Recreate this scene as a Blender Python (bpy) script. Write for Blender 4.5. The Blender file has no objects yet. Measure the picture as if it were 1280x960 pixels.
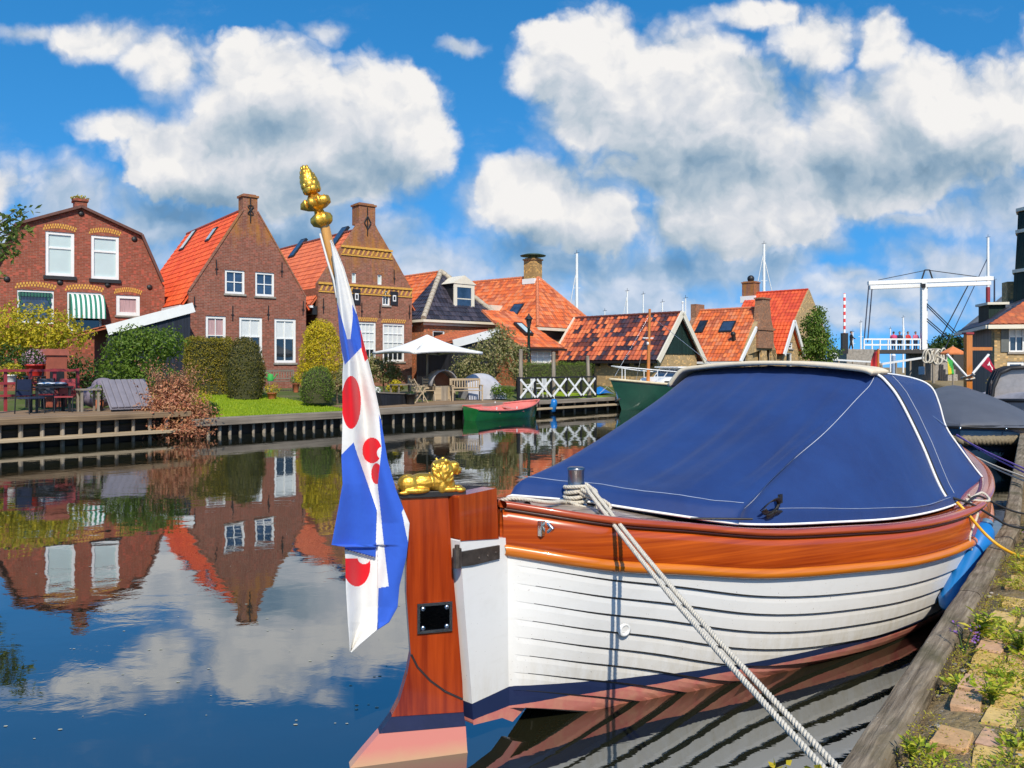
import bpy, bmesh, math, random
from mathutils import Vector, Matrix, noise
from mathutils.geometry import tessellate_polygon
random.seed(7)
PI = math.pi
SC = bpy.context.scene
COL = SC.collection
F, YH, H = 1000.0, 455.0, 2.2          # focal length in px, horizon row, eye height over the water
GZ = 1.0                               # garden level over the water

def V(*a): return Vector(a)
def ray(px, py): return V((px-640)/F, 1.0, (YH-py)/F)
def at(px, py, D):
    r = ray(px, py); return V(r.x*D, D, H+r.z*D)
def onz(px, py, z):
    r = ray(px, py); D = (z-H)/r.z; return V(r.x*D, D, z)
def rnd(a, b): return a+(b-a)*random.random()

class Frame:
    def __init__(s, o, ang):
        s.o = Vector(o); s.a = ang
        s.ex = V(math.cos(ang), math.sin(ang), 0); s.ey = V(-math.sin(ang), math.cos(ang), 0)
    def pl(s, px, py, v=0.0):           # where a sight line meets the upright plane y = v: (x, z)
        r = ray(px, py); D = (v+s.o.xy.dot(s.ey.xy))/(r.xy.dot(s.ey.xy))
        P = V(r.x*D, D, H+r.z*D)-s.o
        return P.dot(s.ex), P.z
    def depth(s, px, u):                # local y of the point of the plane x = u seen at px
        k = (px-640)/F; A = s.o+s.ex*u
        return (k*A.y-A.x)/(s.ey.x-k*s.ey.y)
    def w(s, u, v, z): return s.o+s.ex*u+s.ey*v+V(0, 0, z)

# ---------------------------------------------------------------- mesh builder
class MB:
    def __init__(s): s.v = []; s.f = []; s.m = []; s.s = []; s.uv = {}
    def add(s, vs, fs, mat=0, smooth=False, uvs=None):
        b = len(s.v); s.v.extend([tuple(p) for p in vs])
        for i, f in enumerate(fs):
            if uvs: s.uv[len(s.f)] = uvs[i]
            s.f.append(tuple(b+k for k in f)); s.m.append(mat if isinstance(mat, int) else mat[i]); s.s.append(smooth)
    def box(s, x0, x1, y0, y1, z0, z1, mat=0):
        s.add([(x0,y0,z0),(x1,y0,z0),(x1,y1,z0),(x0,y1,z0),(x0,y0,z1),(x1,y0,z1),(x1,y1,z1),(x0,y1,z1)],
              [(0,3,2,1),(4,5,6,7),(0,1,5,4),(1,2,6,5),(2,3,7,6),(3,0,4,7)], mat)
    def bar(s, p, q, w, h, mat=0, up=(0,0,1)):
        p = Vector(p); q = Vector(q); d = (q-p).normalized(); u = Vector(up)
        if abs(d.dot(u)) > .98: u = V(1, 0, 0)
        a = d.cross(u).normalized(); b = a.cross(d).normalized(); a = a*w/2; b = b*h/2
        s.add([p-a-b, p+a-b, p+a+b, p-a+b, q-a-b, q+a-b, q+a+b, q-a+b],
              [(0,3,2,1),(4,5,6,7),(0,1,5,4),(1,2,6,5),(2,3,7,6),(3,0,4,7)], mat)
    def tube(s, pts, r, n=8, mat=0, smooth=True):
        pts = [Vector(p) for p in pts]; m = len(pts); R = r if isinstance(r, (list, tuple)) else [r]*m
        vs = []; prev = None
        for i, p in enumerate(pts):
            d = (pts[min(i+1, m-1)]-pts[max(i-1, 0)])
            d = d.normalized() if d.length > 1e-9 else V(0, 0, 1)
            if prev is None:
                u = V(0, 0, 1) if abs(d.z) < .9 else V(1, 0, 0)
            else: u = prev
            a = (u-d*u.dot(d)); a = a.normalized() if a.length > 1e-6 else d.orthogonal().normalized()
            b = d.cross(a); prev = a
            for k in range(n):
                t = 2*PI*k/n; vs.append(p+a*(math.cos(t)*R[i])+b*(math.sin(t)*R[i]))
        fs = [(i*n+k, i*n+(k+1) % n, (i+1)*n+(k+1) % n, (i+1)*n+k) for i in range(m-1) for k in range(n)]
        s.add(vs, fs, mat, smooth)
        s.add(vs[:n], [tuple(range(n))[::-1]], mat); s.add(vs[-n:], [tuple(range(n))], mat)
    def lathe(s, prof, n=20, o=(0,0,0), axis=(0,0,1), mat=0, smooth=True, lobes=0, amp=0):
        d = Vector(axis).normalized(); a = d.orthogonal().normalized(); b = d.cross(a); o = Vector(o); vs = []
        for r, z in prof:
            for k in range(n):
                t = 2*PI*k/n; rr = r*(1+amp*math.cos(lobes*t)) if lobes else r
                vs.append(o+d*z+a*(math.cos(t)*rr)+b*(math.sin(t)*rr))
        m = len(prof)
        s.add(vs, [(i*n+k, i*n+(k+1) % n, (i+1)*n+(k+1) % n, (i+1)*n+k) for i in range(m-1) for k in range(n)], mat, smooth)
        s.add(vs[:n], [tuple(range(n))[::-1]], mat); s.add(vs[-n:], [tuple(range(n))], mat)
    def prism(s, poly, y0, y1, mat=0, edge=None):       # polygon in x,z pushed along y
        n = len(poly); vs = [(x, y0, z) for x, z in poly]+[(x, y1, z) for x, z in poly]
        s.add(vs, [tuple(range(n)), tuple(range(n, 2*n))[::-1]], mat)
        s.add(vs, [(i, i+n, (i+1) % n+n, (i+1) % n) for i in range(n)], mat if edge is None else edge)
    def slab(s, poly, z0, z1, mat=0, edge=None):        # polygon in x,y pushed along z
        n = len(poly); vs = [(x, y, z0) for x, y in poly]+[(x, y, z1) for x, y in poly]
        s.add(vs, [tuple(range(n))[::-1], tuple(range(n, 2*n))], mat)
        s.add(vs, [(i, (i+1) % n, (i+1) % n+n, i+n) for i in range(n)], mat if edge is None else edge)
    def plate(s, poly, t, mat=0):                        # planar 3D polygon thickened by t downwards its normal
        P = [Vector(p) for p in poly]; nn = (P[1]-P[0]).cross(P[2]-P[0]).normalized(); n = len(P)
        if nn.z < 0: nn = -nn
        vs = P+[p-nn*t for p in P]
        s.add(vs, [tuple(range(n)), tuple(range(n, 2*n))[::-1]]+[(i, (i+1) % n, (i+1) % n+n, i+n) for i in range(n)], mat)
    def ell(s, c, r, mat=0, n=12, rot=None):
        c = Vector(c); r = (r, r, r) if not hasattr(r, '__len__') else r; vs = []; m = n//2
        for i in range(m+1):
            th = PI*i/m
            for k in range(n):
                ph = 2*PI*k/n; p = V(math.sin(th)*math.cos(ph)*r[0], math.sin(th)*math.sin(ph)*r[1], math.cos(th)*r[2])
                if rot is not None: p = rot @ p
                vs.append(c+p)
        s.add(vs, [(i*n+k, (i+1)*n+k, (i+1)*n+(k+1) % n, i*n+(k+1) % n) for i in range(m) for k in range(n)], mat, True)
    def grid(s, rows, mat=0, smooth=True, closed=False, uv=False):
        n = len(rows[0]); m = len(rows); vs = [p for r in rows for p in r]; fs = []; mm = []; uvs = []
        for i in range(m-1):
            for k in range(n if closed else n-1):
                k2 = (k+1) % n
                fs.append((i*n+k, i*n+k2, (i+1)*n+k2, (i+1)*n+k)); mm.append(mat(i, k) if callable(mat) else mat)
                if uv: uvs.append([(k/(n-1), i/(m-1)), ((k+1)/(n-1), i/(m-1)), ((k+1)/(n-1), (i+1)/(m-1)), (k/(n-1), (i+1)/(m-1))])
        s.add(vs, fs, mm, smooth, uvs if uv else None)
    def build(s, name, mats, parent=None, loc=None, rotz=None):
        me = bpy.data.meshes.new(name); me.from_pydata(s.v, [], s.f)
        for m in (mats if isinstance(mats, (list, tuple)) else [mats]): me.materials.append(m)
        me.polygons.foreach_set('material_index', s.m); me.polygons.foreach_set('use_smooth', s.s)
        if s.uv:
            L = me.uv_layers.new(name='UVMap')
            for p in me.polygons:
                u = s.uv.get(p.index)
                if u:
                    for j, li in enumerate(p.loop_indices): L.data[li].uv = u[j]
        me.update()
        o = bpy.data.objects.new(name, me); COL.objects.link(o)
        if parent is not None: o.parent = parent
        if loc is not None: o.location = loc
        if rotz is not None: o.rotation_euler.z = rotz
        return o

def tag(o, label=None, cat=None, group=None, kind=None):
    if label: o['label'] = label
    if cat: o['category'] = cat
    if group: o['group'] = group
    if kind: o['kind'] = kind
    return o
def thing(name, label, cat, loc=(0,0,0), rotz=0.0, group=None):
    o = bpy.data.objects.new(name, None); COL.objects.link(o); o.empty_display_size = .2
    o.location = loc; o.rotation_euler = (0, 0, rotz)
    return tag(o, label, cat, group)
def copy_thing(src, loc, rotz=0.0, label=None, scale=None):
    c = src.copy(); COL.objects.link(c); c.location = loc; c.rotation_euler = (0, 0, rotz)
    if label: c['label'] = label
    if scale: c.scale = (scale,)*3
    def rec(a, b):
        for ch in list(a.children):
            d = ch.copy(); COL.objects.link(d); d.parent = b; rec(ch, d)
    rec(src, c); return c
def bevel(o, w=.01, seg=2):
    m = o.modifiers.new('bevel', 'BEVEL'); m.width = w; m.segments = seg; m.limit_method = 'ANGLE'; return o
def remesh(o, size, sm=3):
    m = o.modifiers.new('remesh', 'REMESH'); m.mode = 'VOXEL'; m.voxel_size = size; m.use_smooth_shade = True
    k = o.modifiers.new('smooth', 'SMOOTH'); k.factor = .5; k.iterations = sm; return o

# ---------------------------------------------------------------- materials
class NT:
    def __init__(s, tree): s.t = tree; s.n = tree.nodes; s.l = tree.links
    def new(s, typ, **kw):
        n = s.n.new(typ)
        for k, v in kw.items(): setattr(n, k, v)
        return n
    def put(s, inp, val):
        if hasattr(val, 'is_linked') or hasattr(val, 'links'): s.l.new(val, inp)
        elif val is not None: inp.default_value = val
    def math(s, op, a, b=None, c=None, clamp=False):
        n = s.new('ShaderNodeMath', operation=op); n.use_clamp = clamp
        for i, x in enumerate((a, b, c)):
            if x is not None: s.put(n.inputs[i], x)
        return n.outputs[0]
    def vm(s, op, a, b=None):
        n = s.new('ShaderNodeVectorMath', operation=op); s.put(n.inputs[0], a)
        if b is not None: s.put(n.inputs[1], b)
        return n.outputs['Value'] if op in ('LENGTH', 'DOT_PRODUCT') else n.outputs[0]
    def mix(s, f, a, b, blend='MIX'):
        n = s.new('ShaderNodeMix', data_type='RGBA', blend_type=blend)
        s.put(n.inputs[0], f); s.put(n.inputs[6], a); s.put(n.inputs[7], b); return n.outputs[2]
    def ramp(s, f, stops, interp='LINEAR'):
        n = s.new('ShaderNodeValToRGB'); s.put(n.inputs[0], f); e = n.color_ramp.elements; n.color_ramp.interpolation = interp
        while len(e) < len(stops): e.new(.5)
        for i, (p, c) in enumerate(stops): e[i].position = p; e[i].color = c4(c)
        return n.outputs[0]
    def noise(s, vec, scale, detail=4, rough=.55, dist=0, out=0):
        n = s.new('ShaderNodeTexNoise'); s.put(n.inputs['Vector'], vec); n.inputs['Scale'].default_value = scale
        n.inputs['Detail'].default_value = detail; n.inputs['Roughness'].default_value = rough; n.inputs['Distortion'].default_value = dist
        return n.outputs[out]
    def smooth(s, x, a, b):
        n = s.new('ShaderNodeMapRange', interpolation_type='SMOOTHSTEP'); s.put(n.inputs[0], x)
        s.put(n.inputs[1], a); s.put(n.inputs[2], b); return n.outputs[0]
    def lin(s, x, a, b, c, d):
        n = s.new('ShaderNodeMapRange'); s.put(n.inputs[0], x)
        for i, q in enumerate((a, b, c, d)): n.inputs[1+i].default_value = q
        return n.outputs[0]
    def bump(s, h, strength=.3, dist=.02):
        n = s.new('ShaderNodeBump'); s.put(n.inputs['Height'], h); n.inputs['Strength'].default_value = strength
        n.inputs['Distance'].default_value = dist; return n.outputs[0]
    def sep(s, v):
        n = s.new('ShaderNodeSeparateXYZ'); s.put(n.inputs[0], v); return n.outputs
    def com(s, x, y, z=0.0):
        n = s.new('ShaderNodeCombineXYZ'); s.put(n.inputs[0], x); s.put(n.inputs[1], y); s.put(n.inputs[2], z); return n.outputs[0]
    def obj(s): return s.new('ShaderNodeTexCoord').outputs['Object']
    def uvc(s): return s.new('ShaderNodeTexCoord').outputs['UV']
    def scale(s, v, k):
        n = s.new('ShaderNodeMapping'); s.put(n.inputs[0], v); n.inputs['Scale'].default_value = k; return n.outputs[0]
def c4(c): return (c[0], c[1], c[2], 1.0)
def hexc(h):
    f = lambda v: v/12.92 if v <= .04045 else ((v+.055)/1.055)**2.4
    return tuple(f(int(h[i:i+2], 16)/255) for i in (0, 2, 4))

def base(name, rough=.6, metal=0.0, spec=.5, coat=0.0):
    m = bpy.data.materials.new(name); m.use_nodes = True; t = NT(m.node_tree)
    b = t.n['Principled BSDF']; b.inputs['Roughness'].default_value = rough; b.inputs['Metallic'].default_value = metal
    b.inputs['Specular IOR Level'].default_value = spec
    if coat: b.inputs['Coat Weight'].default_value = coat; b.inputs['Coat Roughness'].default_value = .06
    return m, t, b
def plain(name, col, rough=.6, metal=0.0, var=.2, scale=6.0, bump=.15, bscale=40, spec=.5, coat=0.0, stretch=None):
    m, t, b = base(name, rough, metal, spec, coat)
    o = t.obj()
    if stretch: o = t.scale(o, stretch)
    n = t.noise(o, scale, 6, .6)
    lo = [c*(1-var) for c in col]; hi = [min(1, c*(1+var)) for c in col]
    t.put(b.inputs['Base Color'], t.ramp(n, [(.25, lo), (.75, hi)]))
    if bump: t.put(b.inputs['Normal'], t.bump(t.noise(o, bscale, 4), bump, .01))
    return m
def brick(name, c1, c2, mortar, sc=1.0, moss=0.0, dirt=.3):
    m, t, b = base(name, .85, spec=.25)
    x, y, z = t.sep(t.obj()); v = t.com(t.math('ADD', x, y), z)
    n = t.new('ShaderNodeTexBrick'); t.put(n.inputs['Vector'], v)
    n.inputs['Scale'].default_value = 1.0/sc
    n.inputs['Brick Width'].default_value = .23; n.inputs['Row Height'].default_value = .075
    n.inputs['Mortar Size'].default_value = .009; n.inputs['Mortar Smooth'].default_value = .3; n.inputs['Bias'].default_value = 0
    n.inputs['Color1'].default_value = c4(c1); n.inputs['Color2'].default_value = c4(c2); n.inputs['Mortar'].default_value = c4(mortar)
    cells = t.new('ShaderNodeTexWhiteNoise', noise_dimensions='2D')
    t.put(cells.inputs['Vector'], t.com(t.math('FLOOR', t.math('DIVIDE', t.math('ADD', x, y), .115)), t.math('FLOOR', t.math('DIVIDE', z, .075))))
    col = t.mix(t.lin(cells.outputs[0], 0, 1, 0, .75), n.outputs[0], c4([c*.55 for c in c1]))
    col = t.mix(t.math('GREATER_THAN', cells.outputs[0], .86), col, c4([min(1, c*1.6) for c in c2]))
    d = t.noise(t.obj(), .9, 5, .65)
    col = t.mix(t.lin(d, .35, .75, 0, dirt), col, c4((c1[0]*.35, c1[1]*.4, c1[2]*.45)))
    if moss:
        k = t.noise(t.scale(t.obj(), (1.6, 1.6, .45)), 1.6, 6, .7)
        zz = t.smooth(z, moss, moss+3.2)
        col = t.mix(t.math('MULTIPLY', t.smooth(t.math('ADD', k, t.math('MULTIPLY', zz, .30)), .70, .98), .75), col, c4((.40, .17, .03)))
    t.put(b.inputs['Base Color'], col); t.put(b.inputs['Normal'], t.bump(n.outputs[1], -.4, .01)); return m
def tilemat(name, cols, patch=None, rough=.55, cl=0.0, moss=.0):
    m, t, b = base(name, rough, spec=.35); uv = t.uvc(); x, y, z = t.sep(uv)
    cell = t.com(t.math('FLOOR', x), t.math('FLOOR', y))
    w = t.new('ShaderNodeTexWhiteNoise', noise_dimensions='2D'); t.put(w.inputs['Vector'], cell)
    n = len(cols); col = t.ramp(w.outputs[0], [((i+.0)/n, c) for i, c in enumerate(cols)], 'CONSTANT' if n > 3 else 'LINEAR')
    if patch:
        p = t.noise(t.vm('MULTIPLY', cell, (1.0, .30, 0)), .20, 3, .65)
        p2 = t.math('ADD', p, t.math('MULTIPLY', w.outputs[0], .22))
        r2 = t.new('ShaderNodeTexWhiteNoise', noise_dimensions='2D'); t.put(r2.inputs['Vector'], t.vm('ADD', cell, (31.3, 7.7, 0)))
        pc = t.ramp(r2.outputs[0], [(i/len(patch), c) for i, c in enumerate(patch)], 'CONSTANT')
        dk = t.math('GREATER_THAN', p2, .625+cl)
        col = t.mix(dk, col, pc)
        t.put(b.inputs['Roughness'], t.lin(dk, 0, 1, .6, .3))
    g = t.noise(t.obj(), 1.3, 6, .65)
    col = t.mix(t.lin(g, .4, .8, 0, .45), col, c4([c*.45 for c in cols[0]]))
    if moss:
        g2 = t.noise(t.obj(), 5, 5, .7)
        col = t.mix(t.lin(g2, .55, .75, 0, moss), col, c4((.16, .11, .05)))
    t.put(b.inputs['Base Color'], col); return m
def wood(name, c1, c2, axis='z', rough=.25, coat=.6, sc=1.0, var=1.0):
    m, t, b = base(name, rough, coat=coat); o = t.obj()
    st = {'x': (.3, 16, 16), 'y': (14, .6, 14), 'z': (14, 14, .6), 'h': (.5, .5, 26)}[axis]
    o2 = t.scale(o, tuple(k*sc for k in st)); n = t.noise(o2, 1.6, 8, .6, .2); n2 = t.noise(o, 1.5*sc, 3)
    f = t.math('ADD', t.math('MULTIPLY', n, .75), t.math('MULTIPLY', n2, .25))
    t.put(b.inputs['Base Color'], t.ramp(f, [(.32, c1), (.68, c2)])); t.put(b.inputs['Normal'], t.bump(n, .05*var, .004))
    return m
def leafmat(name, cols, trans=.35, rough=.5):
    m = bpy.data.materials.new(name); m.use_nodes = True; t = NT(m.node_tree); b = t.n['Principled BSDF']
    g = t.new('ShaderNodeNewGeometry'); n = len(cols)
    col = t.ramp(g.outputs['Random Per Island'], [(i/max(1, n-1), c) for i, c in enumerate(cols)])
    t.put(b.inputs['Base Color'], col); b.inputs['Roughness'].default_value = rough; b.inputs['Specular IOR Level'].default_value = .3
    tr = t.new('ShaderNodeBsdfTranslucent'); t.put(tr.inputs[0], t.mix(.5, col, c4([min(1, c*1.6) for c in cols[-1]])))
    mx = t.new('ShaderNodeMixShader'); mx.inputs[0].default_value = trans
    t.l.new(b.outputs[0], mx.inputs[1]); t.l.new(tr.outputs[0], mx.inputs[2])
    t.l.new(mx.outputs[0], t.n['Material Output'].inputs[0]); return m
def boards(name, c, period=.16, axis='x', rough=.7):
    m, t, b = base(name, rough, spec=.3); x, y, z = t.sep(t.obj())
    q = {'x': t.math('ADD', x, y), 'z': z}[axis]
    f = t.math('FRACT', t.math('DIVIDE', q, period))
    w = t.new('ShaderNodeTexWhiteNoise', noise_dimensions='1D'); t.put(w.inputs['W'], t.math('FLOOR', t.math('DIVIDE', q, period)))
    n = t.noise(t.scale(t.obj(), (6, 6, .8) if axis == 'x' else (.8, .8, 6)), 3, 5)
    col = t.mix(w.outputs[0], c4([k*.7 for k in c]), c4([k*1.35 for k in c])); col = t.mix(t.lin(n, .3, .8, 0, .6), col, c4([k*.5 for k in c]))
    gr = t.math('LESS_THAN', f, .07); col = t.mix(gr, col, c4([k*.2 for k in c]))
    t.put(b.inputs['Base Color'], col); t.put(b.inputs['Normal'], t.bump(t.math('SUBTRACT', n, t.math('MULTIPLY', gr, 2)), .4, .01)); return m
def glass(name, c=(.02,.025,.03), rough=.04, spec=.9):
    m, t, b = base(name, rough, spec=spec); n = t.noise(t.obj(), 1.7, 3)
    t.put(b.inputs['Base Color'], t.ramp(n, [(.3, [k*.5 for k in c]), (.7, [k*1.5 for k in c])]))
    t.put(b.inputs['Normal'], t.bump(t.noise(t.obj(), .8, 2), .06, .05)); return m

EX = {}
def MATS():
    g = EX
    g['brick_red'] = brick('red_brick', (.36,.095,.05), (.27,.065,.04), (.30,.20,.15), dirt=.25)
    g['brick_mix'] = brick('weathered_red_brick', (.33,.11,.065), (.22,.075,.05), (.34,.25,.2), moss=5.0)
    g['brick_old'] = brick('old_brown_brick', (.34,.13,.075), (.23,.09,.06), (.36,.27,.2), moss=3.6)
    g['brick_orange'] = brick('orange_brick', (.5,.17,.07), (.4,.12,.05), (.4,.3,.2))
    g['brick_yellow'] = brick('yellow_brick', (.56,.38,.17), (.46,.29,.12), (.42,.36,.27), dirt=.35)
    g['brick_brown'] = brick('brown_brick', (.36,.17,.09), (.27,.12,.06), (.4,.3,.22))
    g['yellow_trim'] = plain('yellow_brick_trim', (.62,.34,.06), .8, var=.3, scale=9)
    g['tile_red'] = tilemat('bright_red_tiles', [(.76,.10,.025), (.84,.14,.035), (.66,.085,.025), (.8,.115,.03)], moss=.15)
    g['tile_orange'] = tilemat('orange_tiles', [(.66,.16,.06), (.74,.20,.08), (.6,.15,.065)], moss=.2)
    g['tile_pan'] = tilemat('orange_pantiles', [(.70,.15,.035), (.56,.12,.04), (.76,.22,.07), (.42,.10,.04), (.72,.16,.04), (.62,.20,.09)], moss=.55)
    g['tile_patch'] = tilemat('patched_tiles', [(.62,.14,.05), (.5,.11,.045), (.72,.2,.07), (.36,.09,.05), (.6,.17,.07)], patch=[(.02,.02,.03), (.035,.035,.05), (.12,.04,.03), (.025,.022,.03)], moss=.5)
    g['tile_dark'] = tilemat('dark_glazed_tiles', [(.035,.033,.045), (.05,.045,.06), (.028,.026,.035), (.07,.06,.075)], rough=.3)
    g['tile_moss'] = tilemat('mossy_orange_tiles', [(.5,.13,.05), (.6,.17,.06), (.4,.11,.05)], moss=.8)
    g['white'] = plain('white_paint', (.78,.78,.75), .45, var=.06, scale=3, bump=.05)
    g['cream'] = plain('cream_paint', (.72,.66,.52), .5, var=.08, scale=3, bump=.05)
    g['black'] = plain('black_iron', (.015,.014,.014), .5, var=.3)
    g['dark'] = plain('dark_recess', (.02,.018,.016), .9)
    g['black_boards'] = boards('black_tarred_boards', (.02,.021,.026), .16)
    g['navy_boards'] = boards('blue_black_boards', (.022,.028,.045), .13)
    g['green_boards'] = boards('dark_green_boards', (.012,.032,.025), .18)
    g['grey_boards'] = boards('grey_weathered_boards', (.22,.19,.16), .14)
    g['glass'] = glass('dark_window_glass'); g['glass_blue'] = glass('sky_window_glass', (.03,.05,.09), spec=1.0)
    g['blind'] = plain('pale_blind', (.50,.60,.58), .35, var=.06, scale=1.5, bump=0, coat=.7)
    g['curtain'] = plain('white_curtain', (.62,.64,.62), .6, var=.15, scale=5, stretch=(9, 9, .5), coat=.5)
    g['pinkcurtain'] = plain('pink_curtain', (.45,.28,.27), .6, var=.35, scale=5, stretch=(9, 9, .3), coat=.4)
    g['lead'] = plain('lead_flashing', (.28,.3,.32), .5)
    g['brown_beam'] = wood('brown_jetty_beam', (.09,.055,.03), (.36,.24,.13), 'x', .85, 0)
    g['grey_wood'] = wood('weathered_grey_wood', (.10,.08,.06), (.36,.30,.23), 'x', .85, 0)
    g['grey_post'] = wood('weathered_post_wood', (.14,.11,.08), (.4,.34,.26), 'z', .85, 0)
    g['teak'] = wood('pale_garden_teak', (.30,.22,.13), (.52,.40,.25), 'x', .7, 0)
    g['varnish_z'] = wood('varnished_mahogany', (.17,.014,.003), (.46,.062,.007), 'z', .22, .5)
    g['varnish_x'] = wood('varnished_mahogany_plank', (.23,.022,.003), (.56,.098,.008), 'h', .26, .3, 1.0)
    g['varnish_light'] = wood('varnished_oak_rail', (.48,.115,.007), (.70,.21,.015), 'h', .25, .4)
    g['varnish_rail'] = wood('varnished_cap_rail', (.28,.035,.008), (.50,.095,.022), 'h', .22, .6)
    g['orange_post'] = wood('orange_stained_wood', (.42,.13,.02), (.62,.22,.04), 'z', .35, .3)
    g['gold'] = plain('gilding', (.92,.46,.06), .34, .82, var=.22, scale=30, bump=.35, bscale=60)
    g['steel'] = plain('polished_steel', (.5,.5,.5), .22, 1.0, var=.15)
    g['bronze'] = plain('dull_iron_strap', (.10,.08,.065), .5, .7, var=.4, scale=20)
    g['chrome'] = plain('chrome_fitting', (.75,.72,.66), .18, 1.0, var=.1)
    g['canvas'] = None
    g['rope'] = plain('white_rope', (.60,.55,.45), .85, var=.2, scale=60, bump=.5, bscale=300)
    g['rope_dark'] = plain('old_brown_rope', (.20,.16,.10), .9, var=.35, scale=20, bump=.5)
    g['black_rope'] = plain('black_line', (.015,.015,.017), .7)
    g['yellow_rope'] = plain('yellow_hose', (.72,.38,.015), .4, var=.15)
    g['purple_rope'] = plain('purple_line', (.16,.08,.36), .6)
    g['blue_rubber'] = plain('blue_vinyl', (.012,.16,.46), .3, var=.12, bump=.05)
    g['stone'] = plain('grey_stone', (.30,.27,.23), .9, var=.4, scale=5, bump=.6, bscale=25)
    g['concrete'] = plain('weathered_concrete', (.33,.29,.24), .9, var=.45, scale=9, bump=.7, bscale=50)
    g['terracotta'] = plain('terracotta', (.40,.12,.05), .8)
    g['redpaint'] = plain('red_paint', (.52,.03,.02), .4)
    g['darkred'] = plain('dark_red_paint', (.28,.03,.035), .5)
    g['greenpaint'] = plain('green_gloss_paint', (.015,.15,.035), .18, coat=.6, var=.25, scale=2)
    g['bottle'] = plain('bottle_green_paint', (.012,.07,.035), .2, coat=.5, var=.25, scale=2)
    g['salmon'] = plain('salmon_red_paint', (.62,.16,.13), .5)
    g['offwhite'] = plain('off_white_canvas', (.80,.79,.75), .8, var=.05, scale=2)
    g['greycloth'] = plain('grey_tarpaulin', (.42,.42,.45), .7, var=.15, scale=3, bump=.4, bscale=6)
    g['greyvinyl'] = plain('slate_grey_canvas', (.085,.09,.105), .6, var=.12, scale=2, bump=.2, bscale=250)
    g['shingle'] = plain('weathered_shingle', (.27,.26,.26), .85, var=.4, scale=9, stretch=(1, 1, 4))
    g['skin'] = plain('skin', (.5,.28,.2), .55, var=.08)
    g['hair'] = plain('dark_hair', (.04,.025,.015), .6)
    g['pink'] = plain('pink_cloth', (.60,.06,.16), .8); g['navycloth'] = plain('navy_cloth', (.02,.03,.07), .8)
    g['darkcloth'] = plain('black_cloth', (.02,.02,.022), .85); g['rosecloth'] = plain('rose_cloth', (.55,.12,.2), .8); g['redcloth'] = plain('red_cloth', (.5,.03,.03), .75)
    g['orangecloth'] = plain('orange_cloth', (.66,.20,.06), .8); g['yellowcloth'] = plain('yellow_cloth', (.75,.55,.03), .8); g['greencloth'] = plain('green_cloth', (.05,.38,.07), .8)
    g['maroon'] = plain('maroon_cloth', (.38,.01,.04), .8); g['whitecloth'] = plain('white_cloth', (.8,.79,.76), .85, var=.05)
    L = leafmat
    g['lf_green'] = L('green_leaves', [(.05,.09,.01), (.11,.19,.018), (.2,.28,.04)])
    g['lf_dark'] = L('dark_green_leaves', [(.018,.04,.008), (.04,.085,.014), (.08,.13,.025)], .25)
    g['lf_yellow'] = L('yellow_green_leaves', [(.22,.2,.01), (.5,.40,.02), (.66,.5,.03), (.36,.36,.03)], .35)
    g['lf_gold'] = L('golden_conifer_leaves', [(.26,.23,.012), (.55,.43,.015), (.72,.54,.03)], .25)
    g['lf_hedge'] = L('hedge_leaves', [(.13,.12,.012), (.24,.21,.02), (.36,.26,.035)], .25)
    g['lf_hedge_dark'] = L('shaded_hedge_leaves', [(.055,.06,.010), (.11,.11,.018), (.19,.15,.03)], .25)  # darker copy of the hedge leaves, shade put into the colour
    g['lf_box'] = L('clipped_box_leaves', [(.06,.10,.012), (.12,.19,.025), (.2,.26,.04)], .25)
    g['lf_brown'] = L('dry_brown_leaves', [(.26,.09,.05), (.50,.19,.10), (.62,.32,.18), (.38,.20,.07)], .3)
    g['lf_olive'] = L('olive_pink_leaves', [(.09,.11,.03), (.22,.22,.07), (.42,.34,.18), (.16,.2,.04)], .3)
    g['lf_walnut'] = L('broad_leaves', [(.03,.06,.01), (.1,.15,.02), (.22,.26,.05)], .3)
    g['lf_weed'] = L('weed_leaves', [(.09,.17,.012), (.22,.32,.02), (.42,.46,.03), (.52,.44,.05)], .3)
    g['lf_moss'] = L('moss_tufts', [(.20,.17,.01), (.44,.36,.015), (.30,.32,.02), (.34,.17,.03)], .15)
    g['grass'] = L('lawn_blades', [(.18,.28,.01), (.3,.42,.015), (.42,.5,.03)], .4)
    g['fl_pink'] = L('pink_flowers', [(.55,.3,.4), (.75,.5,.58)], .3); g['fl_white'] = L('white_flowers', [(.75,.75,.72), (.85,.85,.8)], .3)
    g['fl_purple'] = L('purple_flowers', [(.2,.08,.35), (.35,.18,.5)], .3); g['fl_red'] = L('red_flowers', [(.55,.03,.03), (.7,.1,.05)], .3)
    g['bark'] = plain('bark', (.12,.085,.055), .9, var=.4, scale=12, bump=.6)
MATS()
G = EX
# ---------------------------------------------------------------- camera, sun, sky
cam = bpy.data.cameras.new('camera'); co = bpy.data.objects.new('camera', cam); COL.objects.link(co)
cam.sensor_width = 36; cam.lens = 36*F/1280; cam.shift_y = -(480-YH)/1280; cam.clip_start = .05; cam.clip_end = 9000
co.location = (0, 0, H); co.rotation_euler = (PI/2, 0, 0); SC.camera = co
SUN_EL, SUN_AZ = math.radians(44), math.radians(9)      # azimuth: how far the sun stands to the right of straight behind the camera
sdir = V(math.sin(SUN_AZ)*math.cos(SUN_EL), -math.cos(SUN_AZ)*math.cos(SUN_EL), math.sin(SUN_EL))
sl = bpy.data.lights.new('sun', 'SUN'); sl.energy = 5.0; sl.angle = math.radians(.5); sl.color = (1, .92, .79)
so = bpy.data.objects.new('sun', sl); COL.objects.link(so); so.rotation_euler = sdir.to_track_quat('Z', 'Y').to_euler()
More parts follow.
